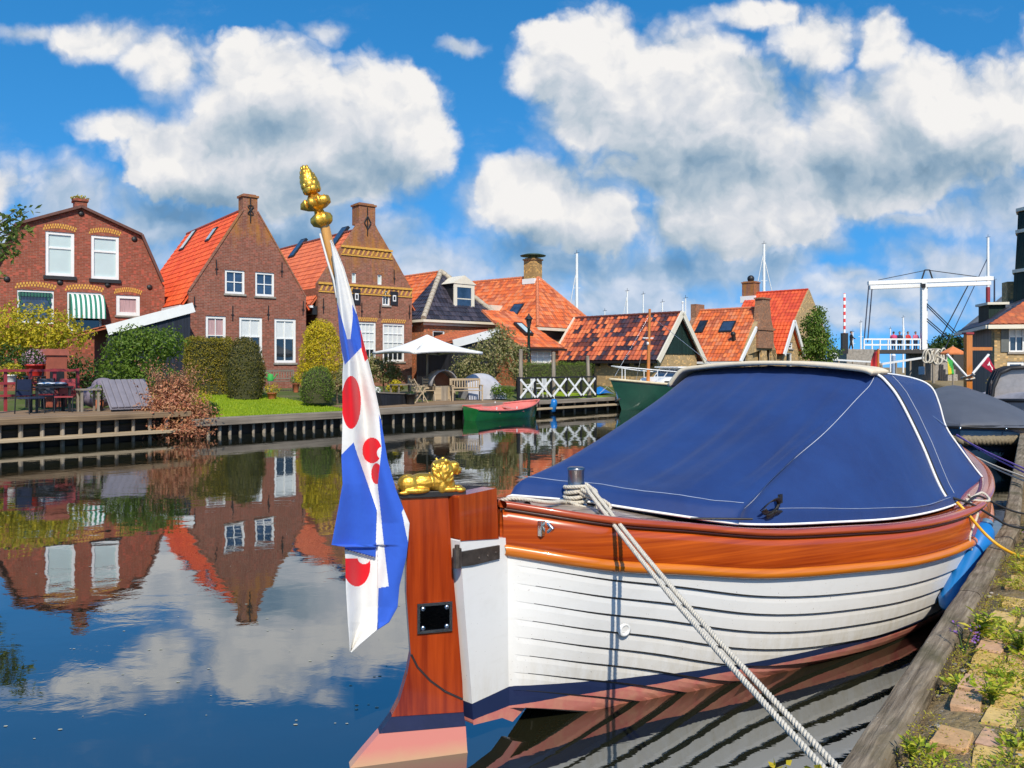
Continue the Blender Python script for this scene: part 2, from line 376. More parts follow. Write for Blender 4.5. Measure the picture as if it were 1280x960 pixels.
SC.view_settings.view_transform = 'Standard'; SC.view_settings.look = 'None'; SC.view_settings.exposure = -.06; SC.view_settings.gamma = 1
SC.cycles.max_bounces = 8; SC.cycles.glossy_bounces = 4; SC.cycles.caustics_reflective = False; SC.cycles.caustics_refractive = False
SC.cycles.use_denoising = True; SC.cycles.sample_clamp_indirect = 6

def sky():
    w = bpy.data.worlds.new('World'); SC.world = w; w.use_nodes = True; t = NT(w.node_tree)
    bg = t.n['Background']; out = t.n['World Output']
    st = t.new('ShaderNodeTexSky', sky_type='NISHITA'); st.sun_disc = False; st.sun_elevation = SUN_EL
    st.sun_rotation = math.atan2(sdir.x, sdir.y); st.air_density = 1.0; st.dust_density = .3; st.ozone_density = 3.0; st.altitude = 0
    hs = t.new('ShaderNodeHueSaturation'); hs.inputs['Saturation'].default_value = 1.35; hs.inputs['Value'].default_value = 1.75; hs.inputs['Hue'].default_value = .494
    t.l.new(st.outputs[0], hs.inputs['Color']); t.l.new(hs.outputs[0], bg.inputs[0]); bg.inputs[1].default_value = .13
    d = t.new('ShaderNodeTexCoord').outputs['Generated']; x, y, z = t.sep(d)
    t.l.new(t.com(x, y, t.math('ADD', t.math('MULTIPLY', t.math('MAXIMUM', z, 0), .80), .27)), st.inputs[0])
    yy = t.math('MAXIMUM', t.math('ABSOLUTE', y), .25)
    u = t.math('DIVIDE', x, yy); v = t.math('DIVIDE', z, yy); P = t.com(u, v, 0)
    def sub(a): return t.vm('SUBTRACT', a, (.5, .5, .5))
    warp = t.vm('MULTIPLY', sub(t.noise(P, 4.5, 6, .62, out=1)), (.085, .075, 0))
    warp2 = t.vm('MULTIPLY', sub(t.noise(P, 15, 5, .6, out=1)), (.034, .03, 0))
    Q = t.vm('ADD', t.vm('ADD', P, warp), warp2)
    def blobs(lst, pt):
        acc = None
        for cx, cy, rx, ry in lst:
            c = ((cx-640)/1000, (455-cy)/1000, 0)
            q = t.vm('MULTIPLY', t.vm('SUBTRACT', pt, c), (1000/rx, 1000/ry, 0))
            m = t.math('SUBTRACT', 1.0, t.vm('LENGTH', q))
            acc = m if acc is None else t.math('SMOOTH_MAX', acc, m, .28)
        return acc
    big = [(140,55,85,42),(340,140,165,90),(430,190,140,95),(190,75,50,45),(860,150,210,110),(1090,180,190,95),(215,95,45,60),(340,120,130,80),(450,150,110,85),(520,190,60,80),(240,190,130,55),(150,165,60,28),(410,225,150,60),
           (300,225,130,40),(745,75,75,75),(830,110,130,85),(760,150,100,70),(930,170,150,95),(1060,170,150,100),(1170,140,120,75),(1270,140,110,80),
           (1020,45,75,50),(960,15,80,22),(1100,50,42,52),(690,95,60,40),(700,60,50,40),(840,215,150,45),(1080,235,180,40),(660,245,90,55),(740,270,120,55),(880,280,110,60),(980,262,80,55),
           (-40,240,90,60),(-150,120,120,90),(1430,180,200,110),(1400,40,120,50)]
    soft = [(90,250,110,45),(200,285,190,42),(60,300,140,60),(360,280,170,55),(530,330,110,40),(460,300,90,50),(600,255,50,45),(700,330,160,55),(830,335,140,45),(780,275,32,22),
            (900,330,110,45),(970,320,60,50),(1200,265,80,30),(1140,272,45,12),(1190,325,90,32),(1060,345,35,16),(1100,360,130,22),(1120,385,110,22),(1260,250,70,45),
            (540,385,160,26),(770,375,160,30),(1020,400,200,24),(1010,300,40,20),(300,340,260,50),(100,350,160,40),(640,390,400,24),(-100,330,200,60),(1400,330,200,60),(410,40,30,16),(50,45,50,14),(575,55,30,10)]
    dark = [(470,215,80,38),(380,240,130,35),(330,170,90,35),(800,225,150,30),(700,210,70,26),(900,210,150,38),(1060,215,150,45),(1180,215,120,40),(760,305,150,24),(690,300,60,22),(850,320,90,22),
            (1130,190,40,70),(260,255,150,30),(540,260,40,60),(300,310,230,24),(960,120,60,60),(1000,90,60,50)]
    def puff(pt):
        acc = None
        for sc, w in ((6, .42), (14, .28), (32, .18), (75, .10)):
            v = t.new('ShaderNodeTexVoronoi', feature='F1'); v.voronoi_dimensions = '2D'; t.put(v.inputs['Vector'], pt); v.inputs['Scale'].default_value = sc
            q = t.math('MULTIPLY', t.math('SUBTRACT', .42, v.outputs['Distance']), w*1.5); acc = q if acc is None else t.math('ADD', acc, q)
        return acc
    def fbm(pt): return t.math('MULTIPLY', t.math('SUBTRACT', t.noise(pt, 7, 12, .64, .3), .5), .9)
    def bulk(pt): return blobs(big, pt)
    b0 = puff(Q); n1 = fbm(Q); up_ = t.vm('ADD', Q, (.012, .024, 0))
    mb = bulk(Q); ms = blobs(soft, Q)
    rag = t.math('ADD', t.math('MULTIPLY', b0, .7), n1)
    db = t.math('ADD', mb, t.math('MULTIPLY', rag, .80)); ds = t.math('ADD', ms, t.math('MULTIPLY', rag, 1.35))
    wid = t.lin(t.noise(P, 5, 3, .5), .35, .65, .12, .66)
    ab = t.smooth(db, -.06, wid); as_ = t.math('MULTIPLY', t.smooth(ds, -.36, .80), .80)
    wisp = t.math('MULTIPLY', t.smooth(t.noise(t.vm('MULTIPLY', Q, (1, 2.0, 1)), 3.2, 9, .66), .54, .86), .50)
    alpha = t.math('MAXIMUM', t.math('MAXIMUM', ab, as_), wisp)
    # relief and self-shading: how much cloud lies between here and the sun
    rel = t.math('ADD', t.math('MULTIPLY', t.math('SUBTRACT', b0, puff(up_)), .60), t.math('MULTIPLY', t.math('SUBTRACT', n1, fbm(up_)), .95))
    thick = t.math('ADD', bulk(t.vm('ADD', Q, (.012, .062, 0))), t.math('MULTIPLY', rag, .45))
    sh = t.math('MULTIPLY', t.smooth(thick, .05, .95), .33)
    md = t.smooth(t.math('ADD', blobs(dark, Q), t.math('MULTIPLY', rag, .35)), -.35, .95)
    br = t.math('ADD', .96, rel); br = t.math('SUBTRACT', br, sh); br = t.math('SUBTRACT', br, t.math('MULTIPLY', md, .36))
    br = t.math('SUBTRACT', br, t.math('MULTIPLY', t.math('SUBTRACT', 1.0, ab), .26), clamp=True)
    col = t.ramp(br, [(0, hexc('7190aa')), (.25, hexc('8eaac2')), (.5, hexc('b6c6d4')), (.74, hexc('dde1e8')), (.98, hexc('faf8f6'))])
    bg2 = t.new('ShaderNodeBackground'); t.l.new(col, bg2.inputs[0]); bg2.inputs[1].default_value = 1.0
    mx = t.new('ShaderNodeMixShader'); t.l.new(alpha, mx.inputs[0]); t.l.new(bg.outputs[0], mx.inputs[1]); t.l.new(bg2.outputs[0], mx.inputs[2])
    t.l.new(mx.outputs[0], out.inputs[0])
sky()

# ---------------------------------------------------------------- ground and water
def water():
    m = bpy.data.materials.new('canal_water'); m.use_nodes = True; t = NT(m.node_tree); b = t.n['Principled BSDF']; t.n.remove(b)
    o = t.obj()
    deep = t.new('ShaderNodeBsdfDiffuse')
    t.put(deep.inputs[0], t.ramp(t.noise(o, .8, 4), [(.3, (.010,.013,.008)), (.7, (.020,.019,.009))]))
    gl = t.new('ShaderNodeBsdfGlossy'); gl.inputs['Roughness'].default_value = .012
    big = t.noise(t.scale(o, (1, 1, 1)), .55, 3, .5); sm = t.noise(t.scale(o, (1.0, 1.6, 1)), 2.6, 4, .55, .5)
    patch = t.smooth(t.noise(o, .16, 3, .6), .40, .66)
    h = t.math('ADD', t.math('MULTIPLY', big, 1.0), t.math('MULTIPLY', sm, t.lin(patch, 0, 1, .06, .26)))
    bp = t.bump(h, .12, .068); t.put(gl.inputs['Normal'], bp)
    fr = t.new('ShaderNodeFresnel'); fr.inputs[0].default_value = 2.5; t.put(fr.inputs[1], bp)
    gl.inputs['Color'].default_value = (.94, .97, 1.0, 1)
    mx = t.new('ShaderNodeMixShader'); t.l.new(t.math('POWER', fr.outputs[0], .72), mx.inputs[0]); t.l.new(deep.outputs[0], mx.inputs[1]); t.l.new(gl.outputs[0], mx.inputs[2])
    t.l.new(mx.outputs[0], t.n['Material Output'].inputs[0]); return m
w = MB(); w.add([(-3000,-300,0),(3000,-300,0),(3000,6000,0),(-3000,6000,0)], [(0,1,2,3)])
tag(w.build('canal_water', water()), kind='structure')

BANK = [V(-43,-12,0), V(-13.05,20.4,0), V(4.63,38.6,0), V(9.5,41.5,0), V(22,55,0), V(30.4,70,0), V(60,330,0)]
QUAY = [V(-1.6,-.97,0), V(1.18,2.87,0), V(4.57,7.4,0), V(11.6,18.2,0), V(15.9,27,0), V(21.6,36,0), V(27.5,50,0), V(36.4,70,0), V(75,330,0)]
def off_line(L, d):                     # polyline moved to its left by d
    o = []
    for i, p in enumerate(L):
        a = (L[i]-L[i-1]).normalized() if i else (L[1]-L[0]).normalized()
        b = (L[i+1]-L[i]).normalized() if i < len(L)-1 else a
        n = V(-(a+b).y, (a+b).x, 0).normalized(); k = 1/max(.5, n.dot(V(-a.y, a.x, 0))); o.append(p+n*d*k)
    return o
def resample(L, step):
    o = []
    for a, b in zip(L, L[1:]):
        n = max(1, int((b-a).length/step))
        o += [a.lerp(b, i/n) for i in range(n)]
    return o+[L[-1]]
def groundmat():
    m, t, b = base('garden_ground', .95, spec=.15); o = t.obj()
    n = t.noise(o, .35, 6, .6); n2 = t.noise(o, 9, 5, .7)
    t.put(b.inputs['Base Color'], t.mix(t.lin(n2, .3, .7, 0, .6), t.ramp(n, [(.35, (.11,.10,.05)), (.5, (.10,.15,.03)), (.65, (.2,.16,.1))]), c4((.05,.05,.025))))
    t.put(b.inputs['Normal'], t.bump(n2, .6, .05)); return m
mb = MB(); zs = [(0,.50),(.4,.52),(3,.66),(8,1.0),(20,1.0),(80,1.0),(900,1.2)]
mb.grid([[p+V(0,0,z) for p in off_line(BANK, d)] for d, z in zs], smooth=False)
tag(mb.build('ground', groundmat()), kind='structure')
def bank_ground(p):                     # ground height on the far bank
    best = 1e9
    for a, b in zip(BANK, BANK[1:]):
        ab = b-a; k = max(0, min(1, (p-a).dot(ab)/ab.length_squared)); best = min(best, ((a+ab*k)-p).xy.length)
    for (d0, z0), (d1, z1) in zip(zs, zs[1:]):
        if best <= d1: return z0+(z1-z0)*(best-d0)/(d1-d0)
    return 1.1
def bpos(px, D):
    p = V((px-640)/F*D, D, 0); p.z = bank_ground(p); return p
# lawn in front of the second house
bd = (BANK[2]-BANK[1]).normalized(); bn = V(-bd.y, bd.x, 0)
def bank_s(px):                         # distance along the main bank seen at column px
    k = (px-640)/F; A = BANK[1]; return (k*A.y-A.x)/(bd.x-k*bd.y)
def bk(s, d, z=None):
    p = BANK[1]+bd*s+bn*d; p.z = bank_ground(p) if z is None else z; return p
def lawnmat():
    m, t, b = base('lawn', .9, spec=.2); o = t.obj(); n = t.noise(o, .9, 5, .6); n2 = t.noise(o, 22, 4, .7)
    t.put(b.inputs['Base Color'], t.mix(t.lin(n2, .3, .7, 0, .5), t.ramp(n, [(.3, (.20,.30,.010)), (.7, (.36,.44,.018))]), c4((.11,.19,.01))))
    t.put(b.inputs['Normal'], t.bump(n2, .8, .05)); return m
sA, sB = bank_s(232), bank_s(452)
LM = lawnmat(); mb = MB()
mb.grid([[bk(sA+(sB-sA)*i/12, d)+V(0,0,.012) for i in range(13)] for d in (.22, 1, 3, 5.5, 8, 10)], smooth=True)
tag(mb.build('lawn', LM), kind='structure')
def blades(name, n, pos, h, mat):
    mb = MB()
    for _ in range(n):
        p = pos(); a = rnd(0, 2*PI); hh = h*rnd(.5, 1.2); w = .012+hh*.06; d = V(math.cos(a)*w, math.sin(a)*w, 0); l = V(rnd(-1,1), rnd(-1,1), 0)*hh*.4
        mb.add([p-d, p+d, p+l+V(0,0,hh)], [(0,1,2)])
    return tag(mb.build(name, mat), kind='stuff')
def lp():
    p = bk(rnd(sA, sB), .25+9*random.random()**1.5); return p+V(0,0,.01)
blades('lawn_grass', 9000, lp, .07, G['grass'])
s2a, s2b = bank_s(742), bank_s(778)
mb = MB(); mb.grid([[bk(s2a+(s2b-s2a)*i/4, d)+V(0,0,.012) for i in range(5)] for d in (.22, 1.5, 4.0)]); tag(mb.build('lawn', LM), kind='structure')

# ---------------------------------------------------------------- retaining walls along the bank
def revetment(name, label, s0, s1, ztop, n, lower=False, zb=.14, cm='grey_wood'):
    o = bk(s0, 0, 0); t = thing(name, label, 'quay wall', o, math.atan2(bd.y, bd.x)); L = s1-s0
    b = MB(); b.box(0, L, -.24, .16, ztop-zb, ztop); bevel(b.build('cap_beam', G[cm], t), .012)
    b = MB(); b.box(0, L, .12, .2, -.6, ztop-zb-.002); b.build('gap_shade_backing', boards('gap_shade_boards', (.016,.014,.011), .2, 'z'), t)  # near-black board colour holds the shade of the gap under the beam
    if lower:
        b = MB(); b.box(0, L, -.34, .10, .2, .29); bevel(b.build('lower_beam', G['teak'], t), .012)
    for i in range(n):
        x = L*(i+.5)/n+rnd(-.05, .05); r = rnd(.045, .06); p = MB(); p.tube([(x,-.02,-.7),(x,-.02+rnd(-.01,.01),ztop-zb-.003)], r, 8); p.build('post', G['grey_post'], t)
    return t
revetment('timber_bank_wall', 'low timber bank wall with short posts below the bright lawn', bank_s(236), bank_s(455), .56, 17, False, .23)
revetment('timber_bank_wall', 'timber bank edge with round posts under the wooden terrace with the parasol', bank_s(455)+.02, bank_s(648), .60, 16, False, .22)
revetment('timber_bank_wall', 'dark timber bank edge below the white crossed railing', bank_s(648)+.02, bank_s(790), .60, 10, True, .16)
revetment('timber_bank_wall', 'dark two-beam jetty front with the red railing terrace on it', bank_s(-40), bank_s(236)-.02, .80, 12, True, .15, 'brown_beam')

# the two terrace decks
dm = wood('terrace_boards', (.15,.10,.06), (.34,.22,.12), 'x', .8, 0)
def deck(s0, s1, d1, z):
    o = bk(s0, 0, 0); b = MB()
    n = int((d1-.17)/.14)
    for i in range(n):
        y = .17+i*.14; b.box(0, s1-s0, y, y+.132, z-.05, z)
    x = b.build('terrace_deck', dm, None, o, math.atan2(bd.y, bd.x)); tag(x, kind='structure')
deck(bank_s(-40), bank_s(225), 3.6, .82); deck(bank_s(458), bank_s(640), 4.6, .63)
def dk(s, d, z): return bk(s, d, z)

# ---------------------------------------------------------------- near quay
def quaymat():
    m, t, b = base('quay_ground', .95, spec=.2); o = t.obj(); n = t.noise(o, 2.2, 7, .65); n2 = t.noise(o, 22, 6, .7); v = t.new('ShaderNodeTexVoronoi'); t.put(v.inputs[0], o); v.inputs['Scale'].default_value = 26
    c = t.ramp(n, [(.25, (.19,.125,.06)), (.42, (.40,.30,.17)), (.55, (.34,.24,.10)), (.68, (.24,.19,.03)), (.8, (.36,.29,.05))])
    c = t.mix(t.lin(n2, .35, .7, 0, .7), c, c4((.06,.045,.03))); c = t.mix(t.math('GREATER_THAN', t.noise(o, 60, 3), .66), c, c4((.5,.44,.36)))
    t.put(b.inputs['Base Color'], c); t.put(b.inputs['Normal'], t.bump(t.math('ADD', t.math('MULTIPLY', n2, 1.2), t.math('MULTIPLY', v.outputs[0], .35)), .7, .025)); return m
QZ = .70
mb = MB(); qr = [(0, -1.5), (.002, QZ-.10), (-.12, QZ-.09), (-.3, QZ-.03), (-.6, QZ), (-3, QZ+.02), (-40, QZ+.1), (-900, 1.0)]
fine = resample(QUAY[1:4], .12); QF = QUAY[:1]+fine+QUAY[4:]
mb.grid([[p+V(0,0,z+(noise.noise(p*2.1+V(0,0,d*3))*.022 if -3.5 < d < -.05 else 0)) for p in off_line(QF, d)] for d, z in
         [(0,-1.5),(0,QZ-.10),(-.125,QZ-.08),(-.17,QZ-.05),(-.26,QZ-.025),(-.4,QZ-.012),(-.55,QZ),(-.8,QZ+.01),(-1.1,QZ),(-1.6,QZ),(-2.2,QZ+.02),(-3.4,QZ+.02),(-40,QZ+.1),(-900,1.0)]], smooth=True)
tag(mb.build('quay_ground', quaymat()), kind='structure')
def quay_beam():
    t = thing('quay_edge_beam', 'weathered grey timber beam along the edge of the near quay', 'quay edge', (0,0,0))
    m, n, b = base('old_quay_timber', .9, spec=.2); o = n.obj(); q = n.new('ShaderNodeMapping'); n.put(q.inputs[0], o); q.inputs['Rotation'].default_value = (0, 0, -.93)
    st = n.scale(q.outputs[0], (1.0, 16, 16)); w1 = n.noise(st, 2.2, 8, .65, .4); w2 = n.noise(o, 3, 5, .6); w3 = n.noise(o, 70, 4, .7)
    c = n.ramp(w1, [(.28, (.07,.05,.03)), (.5, (.22,.17,.115)), (.72, (.38,.31,.22))]); c = n.mix(n.lin(w2, .45, .7, 0, .75), c, c4((.085,.075,.035)))
    c = n.mix(n.math('GREATER_THAN', w3, .70), c, c4((.6,.56,.5))); n.put(b.inputs['Base Color'], c); n.put(b.inputs['Normal'], n.bump(n.math('ADD', w1, n.math('MULTIPLY', w3, .4)), .7, .015))
    def run(L, name):
        mb = MB(); P = resample(L, .1); rows = []
        sec = [(.03,-.75),(.03,QZ-.004),(.022,QZ+.014),(.012,QZ+.02),(-.04,QZ+.022),(-.080,QZ+.02),(-.096,QZ+.008),(-.106,QZ-.012),(-.11,-.75)]
        A = [off_line(P, d) for d, z in sec]
        for i in range(len(P)):
            rows.append([A[k][i]+V(0,0,sec[k][1]+(noise.noise(P[i]*3+V(k,0,0))*.010+noise.noise(P[i]*11+V(k,5,0))*.006 if 0 < k < 8 else 0)) for k in range(len(sec))])
        mb.grid(rows, smooth=False); ob = mb.build(name, m, t); return ob
    a, b_ = QUAY[0], QUAY[2]; mid = QUAY[1].lerp(QUAY[2], .52)
    run([a, QUAY[1], mid], 'beam_length'); d = (QUAY[2]-mid).normalized()*.012; run([mid+d, QUAY[2], QUAY[3]], 'beam_length')
quay_beam()
qd = (QUAY[2]-QUAY[1]).normalized(); qn = V(qd.y, -qd.x, 0)         # along the quay, and away from the water
def qp(s, d, z=QZ): p = QUAY[1]+qd*s+qn*d; p.z = z; return p
# clinker paving sunk in the soil
def pavers():
    m, t, b = base('yellow_clinkers', .85, spec=.3); o = t.obj(); g = t.new('ShaderNodeNewGeometry'); n = t.noise(o, 30, 6, .7); n2 = t.noise(o, 5, 4)
    c = t.ramp(g.outputs['Random Per Island'], [(0, (.62,.40,.11)), (.4, (.70,.48,.17)), (.7, (.58,.34,.16)), (1, (.62,.37,.24))])
    c = t.mix(t.lin(n, .4, .75, 0, .55), c, c4((.2,.14,.07))); c = t.mix(t.lin(n2, .55, .72, 0, .4), c, c4((.30,.25,.04)))
    t.put(b.inputs['Base Color'], c); t.put(b.inputs['Normal'], t.bump(n, .5, .01)); mb = MB(); rs = random.Random(3)
    ang = math.atan2(qd.y, qd.x)
    for r in range(-2, 34):
        for c_ in range(0, 10):
            if rs.random() > (.72 if c_ < 1 else .8): continue
            s = r*.215+(.1 if c_ % 2 else 0)+rs.uniform(-.012, .012); d = .27+c_*.135+rs.uniform(-.012, .012); w, l = rs.uniform(.112, .126)/2, rs.uniform(.185, .205)/2
            P = qp(s, d, 0); a = ang+rs.uniform(-.06, .06); z = QZ+.007+rs.uniform(-.006, .012)-.012*(c_ < 2)+noise.noise(P*2.1)*.016; ex = V(math.cos(a), math.sin(a), 0); ey = V(-ex.y, ex.x, 0); tilt = rs.uniform(-.03, .03)
            rows = []; ring = []
            for (k, zz) in ((1.0, -.05), (1.0, -.006), (.93, .002)):
                q = []
                for cx, cy in ((-1,-1),(-.5,-1.02),(.5,-1),(1,-1),(1.02,0),(1,1),(.4,1.02),(-.5,1),(-1,1),(-1.01,0)):
                    j = V(rs.uniform(-.004,.004), rs.uniform(-.004,.004), 0); q.append(P+ex*(cx*l-(1-k)*cx*.06)+ey*(cy*w-(1-k)*cy*.05)+j+V(0,0,z+zz+tilt*cx*l))
                ring += q
            f = [(i*10+k, i*10+(k+1) % 10, (i+1)*10+(k+1) % 10, (i+1)*10+k) for i in range(2) for k in range(10)]+[tuple(range(20, 30))]
            mb.add(ring, f)
    tag(mb.build('paving_bricks', m), kind='structure')
pavers()

# ---------------------------------------------------------------- foliage
def leaf(mb, p, nrm, up, l, w, mat=0):
    a = nrm.cross(up); a = a.normalized() if a.length > 1e-4 else V(1, 0, 0)
    u = up.normalized()*l; a = a*(w*.5); k = nrm*(l*.12)
    mb.add([p, p+u*.45+a+k, p+u, p+u*.45-a+k], [(0,1,2,3)], mat)
def rdir():
    while True:
        v = V(rnd(-1,1), rnd(-1,1), rnd(-1,1))
        if .05 < v.length < 1: return v.normalized()
def crown(mb, lobes, n, size, mat=0, shell=.75, lump=.22, flat=0.0, droop=0.0, zmin=None, aspect=.6):
    tot = sum(r[0]*r[1]*r[2] for c, r in lobes)**1
    ws = [(r[0]*r[1]+r[0]*r[2]+r[1]*r[2]) for c, r in lobes]; S = sum(ws)
    for (c, r), w in zip(lobes, ws):
        c = Vector(c)
        for _ in range(int(n*w/S)):
            d = rdir(); q = shell+(1-shell)*random.random() if random.random() < .8 else random.random()**.5
            sd = V(d.x*r[0], d.y*r[1], d.z*r[2]); k = 1+lump*noise.noise((c+sd)*(1.6/max(.25, min(r))))*1.6+lump*.5*noise.noise((c+sd)*(4.5/max(.25, min(r))))
            p = c+sd*q*k
            if zmin is not None and p.z < zmin: continue
            o = (d+rdir()*.8).normalized(); up = (rdir()+V(0,0,-droop)+d*.5); up = up-o*up.dot(o)
            if up.length < .05: continue
            leaf(mb, p, o, up.normalized(), size*rnd(.6, 1.3), size*aspect*rnd(.7, 1.2), mat)
def trunk(par, p0, p1, r0, limbs=(), mat=None, name='trunk'):
    b = MB(); p0 = Vector(p0); p1 = Vector(p1); m = 8; pts = [p0.lerp(p1, i/m)+V(rnd(-1,1), rnd(-1,1), 0)*r0*.3*(0 < i) for i in range(m+1)]
    b.tube(pts, [r0*(1-.6*i/m) for i in range(m+1)], 8)
    for q, e in limbs:
        a = p0.lerp(p1, q); e = Vector(e); mid = a.lerp(e, .5)+V(0,0,.08); b.tube([a, mid, e], [r0*.5, r0*.33, r0*.12], 6)
    return b.build(name, mat or G['bark'], par)
def shrub(name, label, cat, pos, lobes, n, size, mat, group=None, core=None, tr=None, **kw):
    t = thing(name, label, cat, pos, 0, group)
    b = MB(); crown(b, lobes, n, size, **kw); b.build('foliage', G[mat], t)
    hz = max(c[2] for c, r in lobes)
    trunk(t, (0,0,-.05), (lobes[0][0][0], lobes[0][0][1], lobes[0][0][2]), tr or .05, [(.5, Vector(c)) for c, r in lobes[1:6]], name='stem')
    return t
# ---------------------------------------------------------------- building parts
def tiles(mb, poly, course=.34, pan=.24, amp=.03, pamp=.028, mat=0, sub=4):
    P = [Vector(p) for p in poly]; n = (P[1]-P[0]).cross(P[2]-P[0])
    if n.z < 0: P = [P[1], P[0]]+P[2:][::-1]; n = (P[1]-P[0]).cross(P[2]-P[0])
    n.normalize(); o = P[0]; ex = (P[1]-P[0]).normalized(); ey = n.cross(ex)
    us = [(p-o).dot(ex) for p in P]; vs = [(p-o).dot(ey) for p in P]; u0, u1, v1 = min(us), max(us), max(vs)
    U = []; i = 0
    while u0+i*pan/sub <= u1+pan/sub: U.append(u0+i*pan/sub); i += 1
    W = []; k = 0
    while k*course < v1: W += [(k*course, 1.0), ((k+.93)*course, 0.0)]; k += 1
    W.append((k*course, 0.0)); bm = bmesh.new(); rows = []
    for v, hi in W:
        rows.append([bm.verts.new(o+ex*u+ey*v+n*(amp*hi+pamp*(.5+.5*math.sin(2*PI*(u-u0)/pan)))) for u in U])
    for a, b in zip(rows, rows[1:]):
        for k in range(len(U)-1): bm.faces.new((a[k], a[k+1], b[k+1], b[k]))
    c = sum(P, V(0,0,0))/len(P)
    for a, b in zip(P, P[1:]+P[:1]):
        e = (b-a).normalized().cross(n)
        if e.dot(c-a) > 0: e = -e
        bmesh.ops.bisect_plane(bm, geom=bm.verts[:]+bm.edges[:]+bm.faces[:], plane_co=a+e*1e-4, plane_no=e, clear_outer=True)
    bm.verts.index_update(); vv = [v.co.copy() for v in bm.verts]; fs = []; uv = []
    for f in bm.faces:
        fs.append(tuple(v.index for v in f.verts)); cc = f.calc_center_median(); cu = math.floor(((cc-o).dot(ex)-u0)/pan); cv = math.floor((cc-o).dot(ey)/course)
        uv.append([(cu+.5, cv+.5)]*len(f.verts))
    bm.free(); mb.add(vv, fs, mat, False, uv)
    mb.plate([p-n*.012 for p in P], .07, mat)
def slope(par, polys, mat, name='roof', ridge=(), rr=.09, rmat=None, **kw):
    b = MB()
    for p in polys: tiles(b, p, **kw)
    for a, c in ridge:
        a = Vector(a); c = Vector(c); m = max(2, int((c-a).length/.35))
        for i in range(m):
            p = a.lerp(c, i/m); q = a.lerp(c, (i+1.04)/m); b.tube([p+V(0,0,.02), q+V(0,0,.02)], [rr*1.1, rr*.92], 8, 1)
    return b.build(name, [mat, rmat or mat], par)
def flat2(pts): return [V(x, z, 0) for x, z in pts]
def walls(par, outline, holes, L, mat, depth=.13, name='wall'):
    b = MB(); loops = [flat2(outline)]+[flat2([(x0,z0),(x1,z0),(x1,z1),(x0,z1)]) for x0, x1, z0, z1 in holes]
    tri = tessellate_polygon(loops); vs = [(p.x, 0, p.y) for l in loops for p in l]; b.add(vs, [tuple(t) for t in tri])
    for x0, x1, z0, z1 in holes:
        r = [(x0,z0),(x1,z0),(x1,z1),(x0,z1)]
        b.add([(x, 0, z) for x, z in r]+[(x, depth, z) for x, z in r], [(i, (i+1) % 4, (i+1) % 4+4, i+4) for i in range(4)])
    n = len(outline); D_ = .33; b.add([(x, 0, z) for x, z in outline]+[(x, D_, z) for x, z in outline], [(i, i+n, (i+1) % n+n, (i+1) % n) for i in range(n)]+[tuple(range(n, 2*n))])
    xs = [p[0] for p in outline]; ze = min(z for x, z in outline if z > -.5)-.22
    b.box(min(xs)+.01, max(xs)-.01, D_+.001, L, -1, ze)
    return b.build(name, mat, par)
def window(par, r, cols=1, rows=(1.0,), mats=None, fw=.08, bar=.04, frame=None, sill='stone', y=.085, arch=0, inner=None, label=None):
    x0, x1, z0, z1 = r; fm = frame or G['white']; b = MB()
    e = .004; x0 += e; x1 -= e; z0 += e; z1 -= e
    b.box(x0, x0+fw, y-.04, y+.065, z0, z1); b.box(x1-fw, x1, y-.04, y+.065, z0, z1)
    b.box(x0+fw+.001, x1-fw-.001, y-.038, y+.064, z1-fw, z1); b.box(x0+fw+.001, x1-fw-.001, y-.05, y+.064, z0, z0+fw)
    X0, X1, Z0, Z1 = x0+fw, x1-fw, z0+fw, z1-fw; hh = Z1-Z0; zc = Z0; bm_ = inner or 0
    seg = []
    for i, f in enumerate(rows):
        zn = zc+hh*f; seg.append((zc, zn))
        if i < len(rows)-1: b.box(X0+.002, X1-.002, y-.015, y+.06, zn-bar/2, zn+bar/2)
        zc = zn
    for c in range(1, cols):
        xx = X0+(X1-X0)*c/cols; b.box(xx-bar/2, xx+bar/2, y-.01, y+.058, Z0+.002, Z1-.002)
    w = b.build('window', fm, par)
    if label: w['label'] = label
    mats = mats or [G['glass']]
    for i, (a, c) in enumerate(seg):
        p = MB(); p.box(X0-.01, X1+.01, y+.03, y+.045, a-.01 if i == 0 else a+.003, c+.01 if i == len(seg)-1 else c-.003); p.build('pane', mats[min(i, len(mats)-1)], w)
    if sill:
        s = MB(); s.box(x0-.06, x1+.06, -.07, .05, z0-.09, z0-.006); s.build('sill', G[sill], w)
    return w
def px_rect(fr, pxl, pyt, pxr, pyb, v=0):
    x0, zt = fr.pl(pxl, pyt, v); x1, zb = fr.pl(pxr, pyb, v); return (x0, x1, zb, zt)
def arch(par, r, mat, h=.22, rise=.10, n=17, gap=.42, name='lintel', over=.08):
    x0, x1, z0, z1 = r; b = MB(); x0 -= over; x1 += over
    for i in range(n):
        for k in range(2):
            f0 = (i+.0)/n; f1 = (i+1-gap)/n; zz = lambda f: z1+.03+rise*(1-(2*f-1)**2)
            if k == 1: f0 += .5/n; f1 += .5/n; 
            if f1 > 1.02: continue
            a, c = x0+(x1-x0)*f0, x0+(x1-x0)*f1; o = 0 if k == 0 else h*.52
            b.prism([(a, zz(f0)+o), (c, zz(f1)+o), (c, zz(f1)+o+h*.46), (a, zz(f0)+o+h*.46)], -.012, .02)
    return b.build(name, mat, par)
def anchors(par, pts, h=.7, mat=None):
    for x, z in pts:
        b = MB(); b.bar((x, -.03, z-h/2), (x+rnd(-.02, .02), -.03, z+h/2), .045, .035); b.bar((x-.07, -.045, z-h*.1), (x+.07, -.045, z-h*.1), .03, .03); b.build('wall_anchor', mat or G['black'], par)
